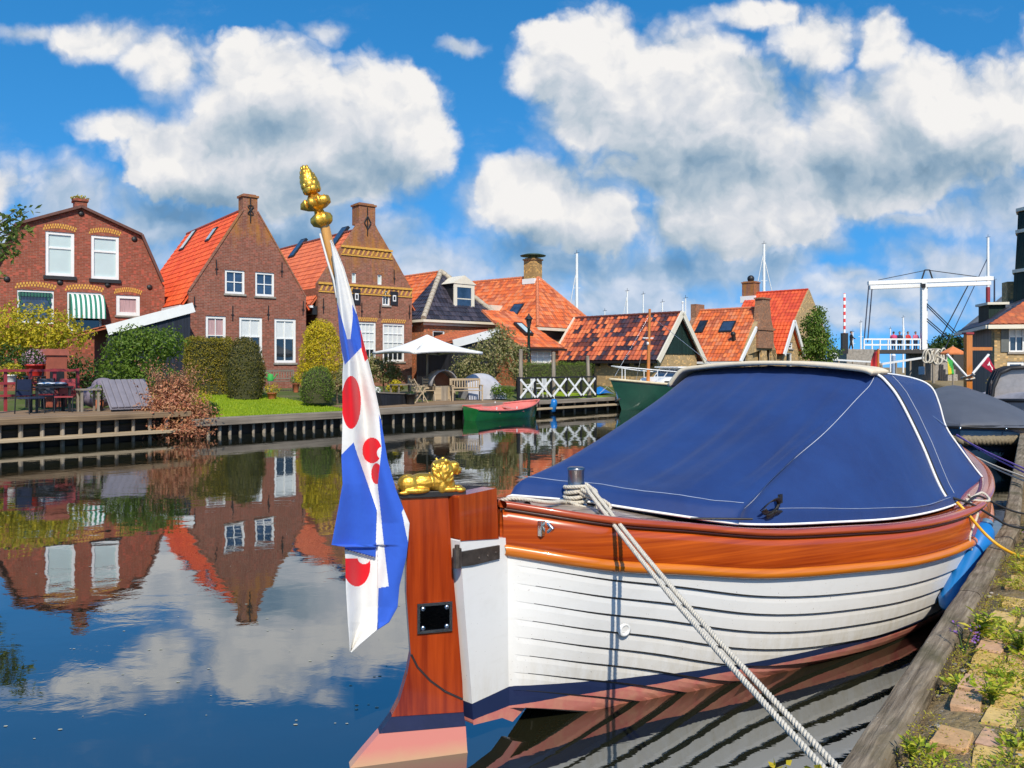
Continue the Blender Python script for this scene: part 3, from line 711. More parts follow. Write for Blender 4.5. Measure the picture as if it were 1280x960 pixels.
def rosettes(par, pts, r=.14):
    for x, z in pts:
        b = MB(); b.lathe([(r, 0), (r, .03), (r*.5, .06), (.01, .07)], 12, (x, .0, z), (0,-1,0)); b.build('wall_anchor', G['black'], par)
def chimney(par, x0, x1, y0, y1, z0, z1, mat, cap=True, name='chimney'):
    b = MB(); b.box(x0, x1, y0, y1, z0, z1)
    if cap: b.box(x0-.06, x1+.06, y0-.06, y1+.06, z1+.001, z1+.1); b.box(x0+.05, x1-.05, y0+.05, y1-.05, z1+.101, z1+.16)
    return b.build(name, mat, par)
def orient(px, D, deg, z=GZ):
    p = at(px, YH, D); p.z = z; return Frame(p, math.radians(deg))

# ---------------------------------------------------------------- house 1 (far left)
f = orient(205.7, 39.3, 35)
x100, _ = f.pl(101.5, 300); W = -x100; f = Frame(f.w(2*x100, 0, 0), f.a)          # origin moved to its left corner
t = thing('brick_house', 'red brick house on the left with two tall white upper windows and a striped awning', 'house', f.o, f.a, 'houses along the canal')
xr, zp = f.pl(101.5, 259.6); P = [f.pl(205.5, 372), f.pl(203, 354), f.pl(177, 294.7)]
mir = lambda p: (2*W-p[0], p[1])
out = [(0,-1), (2*W,-1), (2*W, P[1][1]-.15), P[1], P[2], (W, zp), mir(P[2]), mir(P[1]), (0, P[1][1]-.15)]
R = dict(a=px_rect(f, 56.6, 288.4, 93, 346), b=px_rect(f, 113.7, 293.3, 148.8, 350), c=px_rect(f, 21.2, 361.5, 67.4, 405), d=px_rect(f, 83.6, 364.4, 127, 415), e=px_rect(f, 145, 368.3, 175, 395))
walls(t, out, list(R.values()), 11, G['brick_red'])
for k in 'ab': window(t, R[k], rows=(.66, .34), mats=[G['blind']], fw=.13, bar=.09, sill=None); r = R[k]; b = MB(); b.box(r[0]-.08, r[1]+.08, -.1, .04, r[2]-.17, r[2]-.005); b.build('sill', G['black'], t)
window(t, R['c'], cols=1, mats=[G['glass_blue']], fw=.09, sill=None)
window(t, R['d'], mats=[G['glass']], fw=.09); window(t, R['e'], mats=[G['pinkcurtain']], fw=.16)
for k, r in R.items(): arch(t, r, G['yellow_trim'], n=13, rise=.13)
rosettes(t, [f.pl(101.5, 267), f.pl(168, 299), f.pl(75, 353), f.pl(134.6, 356), f.pl(187, 359), f.pl(8.6, 349)], .13)
b = MB()                                          # coping along the gable
for a, c in zip(out[3:], out[4:8]): b.bar((a[0], -.02, a[1]+.04), (c[0], -.02, c[1]+.04), .34, .12, up=(0,0,1))
b.build('coping', plain('brown_coping', (.12,.05,.035), .7), t)
slope(t, [[(q[0], .17, q[1]-.1), (q[0], 11, q[1]-.1), (w[0], 11, w[1]-.1), (w[0], .17, w[1]-.1)] for q, w in ((P[1], P[2]), (P[2], (W, zp)), (mir(P[1]), mir(P[2])), (mir(P[2]), (W, zp)))], G['tile_orange'])
c0 = f.pl(93.5, 262)[0]; c1 = f.pl(109, 262)[0]; zc = f.pl(101, 251.5)[1]
ch = chimney(t, c0, c1, -.004, .7, zp-.25, zc, G['brick_red'])
b = MB(); crown(b, [((W, .3, zc+.16), (.35, .3, .1))], 160, .12); b.build('moss_clump', G['lf_moss'], ch)
# striped awning
def stripes(name, c1, c2, period, axis=0, rough=.8):
    m, n, bb = base(name, rough); s = n.sep(n.obj())[axis]; q = n.math('LESS_THAN', n.math('FRACT', n.math('DIVIDE', s, period)), .5)
    n.put(bb.inputs['Base Color'], n.mix(q, c4(c1), c4(c2))); return m
r = R['d']; b = MB(); rows = []
for i in range(9):
    a = i/8*PI*.5; rows.append([(x, -.03-.85*math.sin(a), r[3]-.1-1.15*(1-math.cos(a))) for x in (r[0]+.1, r[0]+.5, r[1]-.4, r[1]+.06)])
b.grid(rows); a2 = [rows[i][0] for i in range(9)]
b.add(a2+[(r[0]+.1, -.03, rows[8][0][2])], [tuple(range(10))]); a3 = [rows[i][3] for i in range(9)]; b.add(a3+[(r[1]+.06, -.03, rows[8][0][2])], [tuple(range(10))[::-1]])
b.build('awning', stripes('green_white_stripes', (.02,.19,.12), (.72,.76,.72), (r[1]-r[0])/7.2), t)
r = R['c']; b = MB()
for i in range(11):
    xx = r[0]+.1+(r[1]-r[0]-.2)*i/10; b.box(xx-.055, xx+.035, -.02, .015, r[3]-.30, r[3]-.12)
for sx in (r[0]+.16, r[1]-.16):
    for i in range(7): b.box(sx-.1+(i % 2)*.08, sx-.02+(i % 2)*.08, -.03, .01, r[3]-.45-i*.16, r[3]-.33-i*.16)
b.build('window_trim', plain('dark_green_trim', (.015,.11,.07), .6), t)

# ---------------------------------------------------------------- house 2 (orange-red roof, pointed gable)
f = orient(236.5, 36.9, 38); W = f.pl(382.5, 400)[0]
t = thing('brick_house', 'narrow brick house with pointed gable and bright red tiled roof behind the hedge', 'house', f.o, f.a, 'houses along the canal')
sl_, sr_ = f.pl(236.6, 363.7), f.pl(382, 372.5); sz = (sl_[1]+sr_[1])/2; cl, cr = f.pl(299, 263), f.pl(317.3, 263.6); xc = W/2; hw = (cr[0]-cl[0])/2
cz = (cl[1]+cr[1])/2; out = [(0,-1), (W,-1), (W, sz), (xc+hw, cz), (xc-hw, cz), (0, sz)]
R = [px_rect(f, 281, 336.8, 306, 368), px_rect(f, 319, 339.6, 343, 371), px_rect(f, 257, 394.4, 282.5, 440), px_rect(f, 299, 396, 328, 450.5), px_rect(f, 343, 398, 370, 453.5)]
walls(t, out, R, 9.0, G['brick_mix'])
for r in R[:2]: window(t, r, cols=2, rows=(.5, .5), mats=[G['glass_blue']], fw=.10, bar=.045, sill='stone')
window(t, R[2], cols=2, rows=(.45, .55), mats=[G['glass'], G['pinkcurtain']], fw=.12)
for r in R[3:]: window(t, r, cols=2, rows=(.56, .44), mats=[G['glass'], G['curtain']], fw=.12, bar=.06)
anchors(t, [f.pl(243, 380), f.pl(270.5, 334), f.pl(352, 337), f.pl(290.5, 391.5), f.pl(335, 391), f.pl(378.5, 385)])
ch = chimney(t, xc-hw, xc+hw, -.005, .62, cz-.3, f.pl(308, 246)[1], G['brick_old'])
b = MB(); zz = f.pl(310, 262)[1]
for k in range(4): b.tube([(xc+math.cos(k*PI/2+PI/4)*.02, -.05, zz), (xc+math.cos(k*PI/2+PI/4)*.2, -.06, zz+.25*math.sin(k*PI/2+PI/4)), (xc, -.05, zz+.35*math.sin(k*PI/2+PI/4))], .025, 6)
b.bar((xc, -.04, zz-.6), (xc, -.04, zz+.6), .05, .04); b.build('wall_anchor', G['black'], t)
L = max(6.5, f.depth(234, xc)); ez = f.pl(236.4, 380)[1]; kz = (sz-cz)/(0-(xc-hw)); rz = cz+hw*abs((cz-sz)/(xc-hw))*.75-.25
sl2 = (rz-sz+.12)/xc; ex_ = .02-(sz-.12-ez)/sl2
slope(t, [[(ex_, .16, ez), (ex_, L, ez), (xc, L, rz), (xc, .16, rz)], [(W-ex_, .16, ez), (W-ex_, L, ez), (xc, L, rz), (xc, .16, rz)]], G['tile_red'], ridge=[((xc, .62, rz), (xc, L, rz))], rmat=plain('dark_red_ridge', (.32,.06,.03), .7))
b = MB(); b.box(ex_-.1, ex_+.06, .2, L, ez-.16, ez-.05); b.box(ex_+.061, .0, .2, L, ez-.3, ez-.165); b.build('gutter', G['white'], t)
b = MB()
for a, c in (((0, sz), (xc-hw, cz)), ((xc+hw, cz), (W, sz))): b.bar((a[0], .06, a[1]+.02), (c[0], .06, c[1]+.02), .2, .07)
b.build('coping', G['brick_old'], t)
def skylight(par, x, y, z, wx, wy, nx, nz, mat='glass_blue'):       # lies on a slope whose outward normal is (nx,0,nz)
    n = V(nx, 0, nz).normalized(); up = V(-n.z if nx > 0 else n.z, 0, abs(nx)/V(nx,0,nz).length); up = (V(0,0,1)-n*n.z).normalized(); yy = V(0,1,0); c = V(x, y, z)
    b = MB()
    def rect(w, h, d0, d1, m):
        q = [c+yy*(sx*w/2)+up*(sy*h/2) for sx, sy in ((-1,-1),(1,-1),(1,1),(-1,1))]; vs = [p+n*d0 for p in q]+[p+n*d1 for p in q]
        b.add(vs, [(0,1,2,3),(4,5,6,7),(0,1,5,4),(1,2,6,5),(2,3,7,6),(3,0,4,7)], m)
    rect(wx+.16, wy+.2, -.05, .10, 0); w = b.build('skylight', G['black'], par); b = MB(); rect(wx, wy, .1, .115, 0); b.build('pane', G[mat], w)
def on_slope(fr, px, py, x0, z0, x1, z1):        # point of the slope through (x0,z0)-(x1,z1) seen at px,py
    r = ray(px, py); k = (z1-z0)/(x1-x0); o = fr.o
    # z_local = z0 + k (x-x0)
    A = r.z-k*(r.x*fr.ex.x+r.y*fr.ex.y); B = z0+o.z-H-k*(o.xy.dot(fr.ex.xy)+x0)
    D = B/A; p = V(r.x*D, D, H+r.z*D)-o; return p.dot(fr.ex), p.dot(fr.ey), p.z
for (px, py, a, c) in ((236, 301, .55, 1.25), (265.5, 294, .45, .7)):
    x, y, z = on_slope(f, px, py, ex_, ez, xc, rz); skylight(t, x, y, z, a, c, -(rz-ez), xc-ex_, 'blind')

# ---------------------------------------------------------------- house 3 (stepped neck gable)
f = orient(398, 41.2, 40); W = f.pl(515, 420)[0]; xc = W/2; q = lambda x, y: f.pl(x, y)
t = thing('brick_house', 'brown brick house with chimney-topped neck gable and yellow brick bands behind the parasol', 'house', f.o, f.a, 'houses along the canal')
z1 = (q(398, 354)[1]+q(515, 362)[1])/2; z2 = (q(427.5, 309)[1]+q(486.7, 313)[1])/2; z3 = (q(445, 283)[1]+q(465, 287)[1])/2; zt = q(455, 257)[1]
h1, h2, h3 = xc, (q(486.7, 310)[0]-q(427.5, 310)[0])/2, (q(465.5, 270)[0]-q(445, 270)[0])/2
out = [(0,-1), (W,-1), (W, z1), (xc+h2+.2, z2-.25), (xc+h2, z2), (xc+h3+.15, z3), (xc+h3, z3+.25), (xc-h3, z3+.25), (xc-h3-.15, z3), (xc-h2, z2), (xc-h2-.2, z2-.25), (0, z1)]
R = [px_rect(f, 439.8, 341, 445.4, 354), px_rect(f, 472, 343, 477.4, 356), px_rect(f, 478, 363, 487.4, 382), px_rect(f, 446, 402, 470, 450), px_rect(f, 478.5, 404, 505.6, 452), px_rect(f, 430, 360, 440, 381)]
walls(t, out, R, 12, G['brick_old'])
for r in R[:2]: window(t, r, mats=[G['blind']], fw=.05, sill=None); arch(t, r, G['brick_brown'], .14, .1, 3, .3)
for r in (R[2], R[5]):
    window(t, r, cols=2, rows=(.5, .5), fw=.07, bar=.03, mats=[G['glass']]); w = r[1]-r[0]
    b = MB(); b.box(r[1]+.02, r[1]+.02+w, -.05, -.005, r[2]+.02, r[3]-.02); s = b.build('shutter', G['black'], t)
    b = MB(); cx = r[1]+.02+w/2; b.box(cx-w*.22, cx+w*.22, -.058, -.051, r[2]+.3*(r[3]-r[2]), r[3]-.28*(r[3]-r[2])); s2 = b.build('shutter_panel', G['white'], s)
    b = MB(); b.box(cx-w*.12, cx+w*.12, -.064, -.059, r[2]+.38*(r[3]-r[2]), r[3]-.36*(r[3]-r[2])); b.build('shutter_panel', G['black'], s)
for r in R[3:5]: window(t, r, cols=4, rows=(.26, .24, .25, .25), mats=[G['glass'], G['curtain']], fw=.10, bar=.035); arch(t, r, G['yellow_trim'], .2, .02, 12)
b = MB(); 
for zz, xa, xb in ((z2, xc-h2-.12, xc+h2+.12), (z1, 0, W)):
    b.box(xa, xb, -.07, .02, zz-.04, zz+.07); n = int((xb-xa)/.28)
    for i in range(n):
        x = xa+(xb-xa)*(i+.2)/n; b.prism([(x, zz-.36), (x+.11, zz-.36), (x+.25, zz-.09), (x+.14, zz-.09)], -.02, .02)
    b.box(xa, xb, -.05, .02, zz-.45, zz-.39)
b.build('brick_band', G['yellow_trim'], t)
anchors(t, [q(404, 382), q(492.5, 346), q(452, 387), q(474.5, 388), q(511.5, 390), q(420, 340)], .75)
b = MB(); zz = q(458, 278)[1]; b.bar((xc, -.04, zz-.7), (xc, -.04, zz+.8), .05, .04)
for s in (-1, 1): b.tube([(xc, -.05, zz-.35), (xc+s*.2, -.06, zz), (xc, -.05, zz+.35)], .03, 6)
b.build('wall_anchor', G['black'], t)
chimney(t, xc-h3, xc+h3, -.006, .75, z3+.2, zt, G['brick_old'])
L = 11; ez = q(397, 381)[1]; rz = z3+.05
L = max(8, f.depth(341.7, xc)); ex_ = -.35; sl2 = (rz-ez)/(xc-ex_)
slope(t, [[(ex_, .17, ez), (ex_, L, ez), (xc, L, rz), (xc, .17, rz)], [(W-ex_, .17, ez), (W-ex_, L, ez), (xc, L, rz), (xc, .17, rz)]], G['tile_orange'], ridge=[((xc, .75, rz), (xc, L, rz))], rmat=plain('brown_ridge', (.22,.06,.035), .7))
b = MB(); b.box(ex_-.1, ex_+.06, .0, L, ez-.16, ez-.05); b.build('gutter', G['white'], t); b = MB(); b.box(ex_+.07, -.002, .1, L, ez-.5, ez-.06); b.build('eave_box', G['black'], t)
for (px, py) in ((372.5, 311), (424, 297)):
    x, y, z = on_slope(f, px, py, ex_, ez, xc, rz); skylight(t, x, y, z, .6, 1.3, -(rz-ez), xc-ex_)

# ---------------------------------------------------------------- house 4 (dark glazed hip roof with dormer)
f = orient(530.5, 44.8, 42); W = f.pl(626, 420)[0]; xc = W/2; q = lambda x, y: f.pl(x, y)
t = thing('brick_house', 'low house with dark glazed hipped roof and white dormer above the black lean-to', 'house', f.o, f.a, 'houses along the canal')
ez = (q(531, 399)[1]+q(626, 403.5)[1])/2; R = [px_rect(f, 541, 413, 556, 426), px_rect(f, 568, 415, 586, 427)]
walls(t, [(0,-1), (W,-1), (W, ez-.12), (0, ez-.12)], R, 10, G['brick_orange'])
for r in R: window(t, r, mats=[G['glass']], fw=.07)
yA = f.depth(551, xc); rz = (YH-340)/F*(f.w(xc, yA, 0).y)+H-f.o.z; ov = .22
e0, e1, A = V(-ov, -ov, ez), V(W+ov, -ov, ez), V(xc, yA, rz); Lb = yA+7
slope(t, [[e0, e1, A], [V(-ov, yA, ez), e0, A], [e1, V(W+ov, yA, ez), A]], G['tile_dark'], name='front_roof')
slope(t, [[V(-ov, yA, ez), V(-ov, Lb, ez), V(xc, Lb, rz), A], [V(W+ov, yA, ez), V(W+ov, Lb, ez), V(xc, Lb, rz), A]], G['tile_pan'], name='rear_roof', ridge=[(A, V(xc, Lb, rz))])
b = MB()
for a in (e0, e1):
    for i in range(14): b.tube([a.lerp(A, i/14)+V(0,0,.05), a.lerp(A, (i+1.02)/14)+V(0,0,.05)], [.17, .14], 8)
b.build('hip_ridge', plain('pale_mortared_hip', (.42,.36,.27), .8, var=.3, scale=8), t)
b = MB(); b.box(-ov-.08, W+ov+.08, -ov-.12, -ov+.06, ez-.16, ez-.02); b.box(-ov-.08, -ov+.06, -ov+.061, yA, ez-.16, ez-.02); b.box(-.08, W+.08, -.12, .02, ez-.32, ez-.161); b.build('eave_board', G['cream'], t)
d0, d1 = q(567, 392)[0], q(592, 392)[0]; dw = d1-d0; kk = (rz-ez)/(yA+ov)
fy = .55; zb = ez+(fy+ov)*kk; g = Frame(f.o, f.a); x0, zb2 = g.pl(567, 391, fy); x1, zt_ = g.pl(592, 356, fy); zt = (zt_+g.pl(567, 354.5, fy)[1])/2
dm_ = MB(); yb = (zt+.7-ez)/kk-ov+.6; dm_.box(x0, x1, fy, yb, zb2-.15, zt); dr = dm_.build('dormer', G['black_boards'], t)
b = MB(); xm = (x0+x1)/2; b.prism([(x0-.16, zt), (x1+.16, zt), (xm, zt+.52)], fy-.10, yb); b.box(x0-.02, x0+.22, fy-.06, fy-.001, zb2-.1, zt-.002); b.box(x1-.22, x1+.02, fy-.06, fy-.001, zb2-.1, zt-.002)
b.box(x0+.221, x1-.221, fy-.06, fy-.001, zt-.2, zt-.003); b.box(x0-.06, x1+.06, fy-.12, fy-.002, zb2-.26, zb2-.101); b.box(x0+.221, x1-.221, fy-.05, fy-.001, zb2-.1, zb2+.02)
b.box(x0+.23, x1-.23, fy-.045, fy-.002, (zb2+zt)/2-.04, (zb2+zt)/2+.02); b.build('dormer_front', G['cream'], dr)
b = MB(); b.box(x0+.222, x1-.222, fy-.03, fy-.004, zb2+.021, zt-.201); b.build('pane', G['glass_blue'], dr)
b = MB(); b.add([(x0-.02, fy, zb2-.1), (x0-.02, yb-.2, zt), (x0-.22, yb-.3, zt), (x0-.22, fy, zb2-.1)], [(0,1,2,3)]); b.build('flashing', G['lead'], dr)

# ---------------------------------------------------------------- house 5 (large orange hipped roof)
f = orient(671, 49.5, 50); W = f.pl(744, 430)[0]; xc = W/2; q = lambda x, y: f.pl(x, y)
t = thing('brick_house', 'yellow brick house under a large orange hipped roof with capped chimney', 'house', f.o, f.a, 'houses along the canal')
ez = (q(671, 408)[1]+q(712, 412)[1])/2
R = [px_rect(f, 686, 416, 691, 426), px_rect(f, 703, 417, 709, 428)]
walls(t, [(0,-1), (W,-1), (W, ez-.2), (0, ez-.2)], R, 13, G['brick_yellow'])
for r in R: window(t, r, cols=1, fw=.07)
yA = f.depth(671.5, xc); rz = (YH-346)/F*(f.w(xc, yA, 0).y)+H-f.o.z; Lb = f.depth(580, xc); ov = .3
e0, e1, A, B = V(-ov, -ov, ez), V(W+ov, -ov, ez), V(xc, yA, rz), V(xc, Lb, rz)
kk = (rz-ez)/(xc+ov); low = ez-1.9; e0l = V(-ov-1.9/kk, -ov+3.0, low)
slope(t, [[e0, e1, A], [V(-ov, Lb, ez), e0, A, B], [V(W+ov, Lb, ez), e1, A, B], [V(-ov-1.9/kk, Lb, low), V(-ov-1.9/kk, 1.6, low), V(-ov, 1.6, ez-.01), V(-ov, Lb, ez-.01)]], G['tile_pan'], ridge=[(A, B), (e0, A), (e1, A)], rr=.1)
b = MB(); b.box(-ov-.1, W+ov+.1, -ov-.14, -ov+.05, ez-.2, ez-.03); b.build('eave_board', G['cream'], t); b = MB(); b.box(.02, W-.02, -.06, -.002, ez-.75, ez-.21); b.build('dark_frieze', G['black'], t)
xw, yw, zw = on_slope(f, 668, 338, -ov, ez, xc, rz); ch = chimney(t, xc-.5, xc+.4, yA-.1, yA+.75, rz-.5, rz+1.1, brick('yellow_chimney_brick', (.5,.3,.1), (.42,.25,.08), (.4,.3,.2)))
b = MB(); b.box(xc-.58, xc+.48, yA-.18, yA+.83, rz-.5, rz-.15); b.build('flashing', G['offwhite'], ch)
b = MB(); b.lathe([(.02, .42), (.86, .30), (.88, .34), (.5, .44), (.02, .5)], 16, (xc-.05, yA+.32, rz+1.1)); 
for a in range(4): b.tube([(xc-.05+.3*math.cos(a*PI/2), yA+.32+.3*math.sin(a*PI/2), rz+1.1), (xc-.05+.3*math.cos(a*PI/2), yA+.32+.3*math.sin(a*PI/2), rz+1.45)], .03, 6)
b.build('chimney_cap', plain('green_copper', (.03,.07,.05), .5), ch)
x, y, z = on_slope(f, 645, 388, -ov, ez, xc, rz); skylight(t, x, y, z, .7, .9, -(rz-ez), xc+ov)
x, y, z = on_slope(f, 617, 389, -ov, ez, xc, rz); b = MB(); b.box(x-.9, x+.5, y-.55, y+.55, z-.4, z+.35); d = b.build('dormer', G['cream'], t); b = MB(); b.box(x-.94, x-.902, y-.4, y+.4, z-.25, z+.2); b.build('pane', G['green_boards'], d)

# annex in front of it
f = orient(650, 44.3, 43); W = f.pl(698, 445)[0]; q = lambda x, y: f.pl(x, y)
t = thing('brick_annex', 'low brick annex with red tiled lean-to roof and white window behind the street lamp', 'outbuilding', f.o, f.a)
ez = (q(650, 433.5)[1]+q(698, 436)[1])/2; R = [px_rect(f, 664, 437.5, 690, 454)]
walls(t, [(0,-1), (W,-1), (W, ez-.05), (0, ez-.05)], R, 3.0, G['brick_orange']); window(t, R[0], cols=3, rows=(.5, .5), mats=[G['curtain']], fw=.09, bar=.06)
tz = ez+2.2; slope(t, [[V(-.3,-.3,ez), V(W+.25,-.3,ez), V(W-.9,2.9,tz), V(-.3,2.9,tz)], [V(W+.25,-.3,ez), V(W+.25,3,ez), V(W-.9,2.9,tz)]], G['tile_pan'])
b = MB(); b.box(-.35, W+.3, -.42, -.3, ez-.16, ez-.04); b.build('gutter', G['black'], t)
b = MB(); c = V(W*.42, 1.1, ez+1.05); k = V(0, 3.2, 2.2).normalized(); n = V(0, -2.2, 3.2).normalized()
vs = [c+V(sx*.32, 0, 0)+k*(sy*.6)+n*d for d in (0, .14) for sx, sy in ((-1,-1),(1,-1),(1,1),(-1,1))]
b.add(vs, [(0,1,2,3),(4,5,6,7),(0,1,5,4),(1,2,6,5),(2,3,7,6),(3,0,4,7)]); w = b.build('skylight', G['black'], t)
b = MB(); b.add([c+V(sx*.2, 0, 0)+k*(sy*.48)+n*.15 for sx, sy in ((-1,-1),(1,-1),(1,1),(-1,1))], [(0,1,2,3)]); b.build('pane', G['blind'], w)

# ---------------------------------------------------------------- barn with the patched roof
pr = at(847, 388, 45.5); 
ang = math.radians(44); W = 3.9
c = V(pr.x, pr.y, GZ); f = Frame(c-V(math.cos(ang), math.sin(ang), 0)*(W/2), ang); xc = W/2
t = thing('wooden_barn', 'boathouse with patchy orange and black tile roof and dark green boarded gable', 'barn', f.o, f.a)
rz = f.pl(846, 391)[1]; ez = (f.pl(826, 441)[1]+f.pl(865, 443)[1])/2; L = f.depth(722, xc)
R = [(.5, 1.3, .2, 1.5)]
walls(t, [(0,-1), (W,-1), (W, ez-.05), (xc, rz-.2), (0, ez-.05)], [], L, G['brick_yellow'])
b = MB(); b.prism([(.02, ez-.02), (W-.02, ez-.02), (xc, rz-.16)], -.06, -.003); b.build('gable_boards', G['green_boards'], t)
k = (rz-ez)/xc; ov = .32
slope(t, [[V(-ov, -.28, ez-ov*k), V(-ov, L+.2, ez-ov*k), V(xc, L+.2, rz), V(xc, -.28, rz)], [V(W+ov, -.28, ez-ov*k), V(W+ov, L+.2, ez-ov*k), V(xc, L+.2, rz), V(xc, -.28, rz)]], G['tile_patch'], ridge=[((xc, -.28, rz), (xc, L+.2, rz))], course=.36, pan=.27, pamp=.04)
for y0 in (-.34, L+.2):
    b = MB()
    for s in (-1, 1): b.bar((xc, y0, rz-.02), (xc+s*(xc+ov+.05), y0, ez-ov*k-.07), .10, .30, up=(0,0,1))
    b.build('bargeboard', G['cream'], t)
b = MB(); b.tube([(xc, -.34, rz), (xc, -.34, rz+.55)], [.06, .04], 8); b.ell((xc, -.34, rz+.58), .07); b.build('finial', G['white'], t)
b = MB(); b.box(-ov-.1, -ov+.06, -.2, L, ez-ov*k-.17, ez-ov*k-.03)
for i in range(8): b.box(-ov-.02, -.01, L*i/8+.3, L*i/8+.4, ez-ov*k-.32, ez-ov*k-.175)
b.build('eave_rafters', G['black'], t)
def side_window(par, fr, px0, py0, px1, py1, cols=2, rows=(.5,.5), mats=None, x=0.0, fm=None):      # on the wall x = 0, facing -x
    y0, y1 = fr.depth(px0, x), fr.depth(px1, x)
    z0 = H+(YH-py1)/F*fr.w(x, y1, 0).y-fr.o.z; z1 = H+(YH-py0)/F*fr.w(x, y0, 0).y-fr.o.z
    ya, yb = min(y0, y1), max(y0, y1); b = MB(); fw = .07
    b.box(x-.05, x-.002, ya, ya+fw, z0, z1); b.box(x-.05, x-.002, yb-fw, yb, z0, z1); b.box(x-.05, x-.002, ya+fw+.001, yb-fw-.001, z1-fw, z1); b.box(x-.07, x-.002, ya+fw+.001, yb-fw-.001, z0, z0+fw)
    for c_ in range(1, cols): yy = ya+(yb-ya)*c_/cols; b.box(x-.04, x-.002, yy-.03, yy+.03, z0+fw+.001, z1-fw-.001)
    w = b.build('window', fm or G['white'], par); p = MB(); p.box(x-.022, x-.004, ya+fw, yb-fw, z0+fw, z1-fw); p.build('pane', (mats or [G['glass']])[0], w); return w
side_window(t, f, 776, 450, 787, 461, 3, fm=G['black']); side_window(t, f, 735, 452, 743, 472, 1, fm=G['black'])

# ---------------------------------------------------------------- house 6 (yellow, stone neck gable) and house 7 behind
ang = math.radians(46); p = at(928, YH, 50); p.z = GZ; f = Frame(p, ang); W = f.pl(971, 445)[0]; xc = W/2; q = lambda x, y: f.pl(x, y)
t = thing('brick_house', 'yellow brick house with brown neck gable, small skylight left of the big red roof', 'house', f.o, f.a, 'houses along the canal')
ez = q(928, 446)[1]; nz = q(953, 374)[1]; nw = (q(961, 400)[0]-q(948, 400)[0])/2; cx = q(955, 400)[0]
rz = q(951, 384)[1]; xc = cx
R = [px_rect(f, 952, 437, 958.5, 462), px_rect(f, 964, 437, 970, 462), px_rect(f, 934.5, 444, 941, 462)]
walls(t, [(0,-1), (W,-1), (W, ez+.2), (cx, rz), (0, ez)], R, 9, G['brick_yellow'])
for r in R[:2]: window(t, r, rows=(.5,.5), fw=.1)
window(t, R[2], fw=.09)
b = MB(); z9 = q(955, 412)[1]; b.prism([(cx-nw*1.5, R[0][3]+.1), (cx+nw*1.5, R[0][3]+.1), (cx+nw*1.5, z9), (cx+nw*1.02, z9+.7), (cx+nw*.75, rz+.3), (cx+nw*.75, nz), (cx-nw*.75, nz), (cx-nw*.75, rz+.3), (cx-nw*1.02, z9+.7), (cx-nw*1.5, z9)], -.14, .35)
b.box(cx-nw*1.62, cx+nw*1.62, -.2, -.141, z9-.05, z9+.1); b.box(cx-nw*.85, cx+nw*.85, -.2, .4, nz+.002, nz+.1); b.build('neck_gable', G['brick_brown'], t)
L = f.depth(875, xc); kk = (rz-ez)/xc
slope(t, [[V(-.25, .1, ez-.25*kk), V(-.25, L, ez-.25*kk), V(xc, L, rz), V(xc, .36, rz)], [V(2*xc+.2, .36, ez-.2*kk), V(2*xc+.2, L, ez-.2*kk), V(xc, L, rz), V(xc, .36, rz)]], G['tile_pan'], ridge=[((xc, .4, rz), (xc, L, rz))])
b = MB(); b.bar((-.3, -.04, ez-.28*kk), (cx-nw*1.5, -.04, z9+.1), .12, .2); b.box(-.4, -.25, .15, L, ez-.25*kk-.16, ez-.25*kk-.02); b.build('bargeboard', G['white'], t)
b = MB(); b.prism([(-.25, ez-.2*kk), (xc, rz+.15), (2*xc, ez)], L+.01, L+.35); b.box(xc-.55, xc+.55, L-.02, L+.4, rz-1.1, rz+.45); b.build('gable_parapet', G['brick_brown'], t)
x, y, z = on_slope(f, 909.5, 409, -.25, ez-.25*kk, xc, rz); skylight(t, x, y, z, .8, .8, -(rz-ez), xc); x, y, z = on_slope(f, 877, 409, -.25, ez-.25*kk, xc, rz); skylight(t, x, y, z, .45, .9, -(rz-ez), xc, 'glass')
x, y, z = on_slope(f, 918, 425, -.25, ez-.25*kk, xc, rz); b = MB(); b.tube([(x,y,z-.1),(x-.15,y,z+.35)], .13, 8); b.ell((x-.17,y,z+.38), .17); b.build('roof_vent', G['black'], t)
side_window(t, f, 880, 447, 897, 462, 3)

ang = math.radians(46); p = at(990, YH, 62); p.z = GZ; f = Frame(p, ang); W = f.pl(1024, 440)[0]*1.25; q = lambda x, y: f.pl(x, y); xc = W/2
t = thing('brick_house', 'tall house with plain bright red tiled roof beside the green tree', 'house', f.o, f.a, 'houses along the canal')
ez = q(992, 411)[1]; y0 = 0; rz = H+(YH-362)/F*f.w(xc, 0, 0).y-f.o.z
dz = (1018-640)/F; xr = xc
L = max(4.5, f.depth(935, xc)); walls(t, [(0,-1), (W,-1), (W, ez), (xc, rz), (0, ez)], [], L-.2, G['brick_yellow'])
kk = (rz-ez)/xc
slope(t, [[V(-.3, .12, ez-.3*kk), V(-.3, L, ez-.3*kk), V(xc, L, rz), V(xc, .12, rz)], [V(W+.3, .12, ez-.3*kk), V(W+.3, L, ez-.3*kk), V(xc, L, rz), V(xc, .12, rz)]], tilemat('vivid_red_pantiles', [(.72,.09,.03), (.8,.13,.04), (.6,.07,.03)]), ridge=[((xc, .1, rz), (xc, L, rz))], course=.38, pan=.3)
b = MB(); b.box(-.42, -.28, .1, L, ez-.3*kk-.2, ez-.3*kk-.03); b.build('gutter', G['white'], t)
yC = f.depth(938.5, xc); ch = chimney(t, xc-.5, xc+.5, yC-.55, yC+.55, rz-.8, rz+.85, G['brick_old']); b = MB(); b.ell((xc, yC, rz+1.25), .3); b.lathe([(.2,0),(.2,.3)], 10, (xc, yC, rz+.95)); b.build('chimney_pot', G['black'], ch)
b = MB(); b.box(xc-.6, xc+.6, yC-.66, yC+.66, rz-.8, rz-.25); b.build('flashing', G['offwhite'], ch)
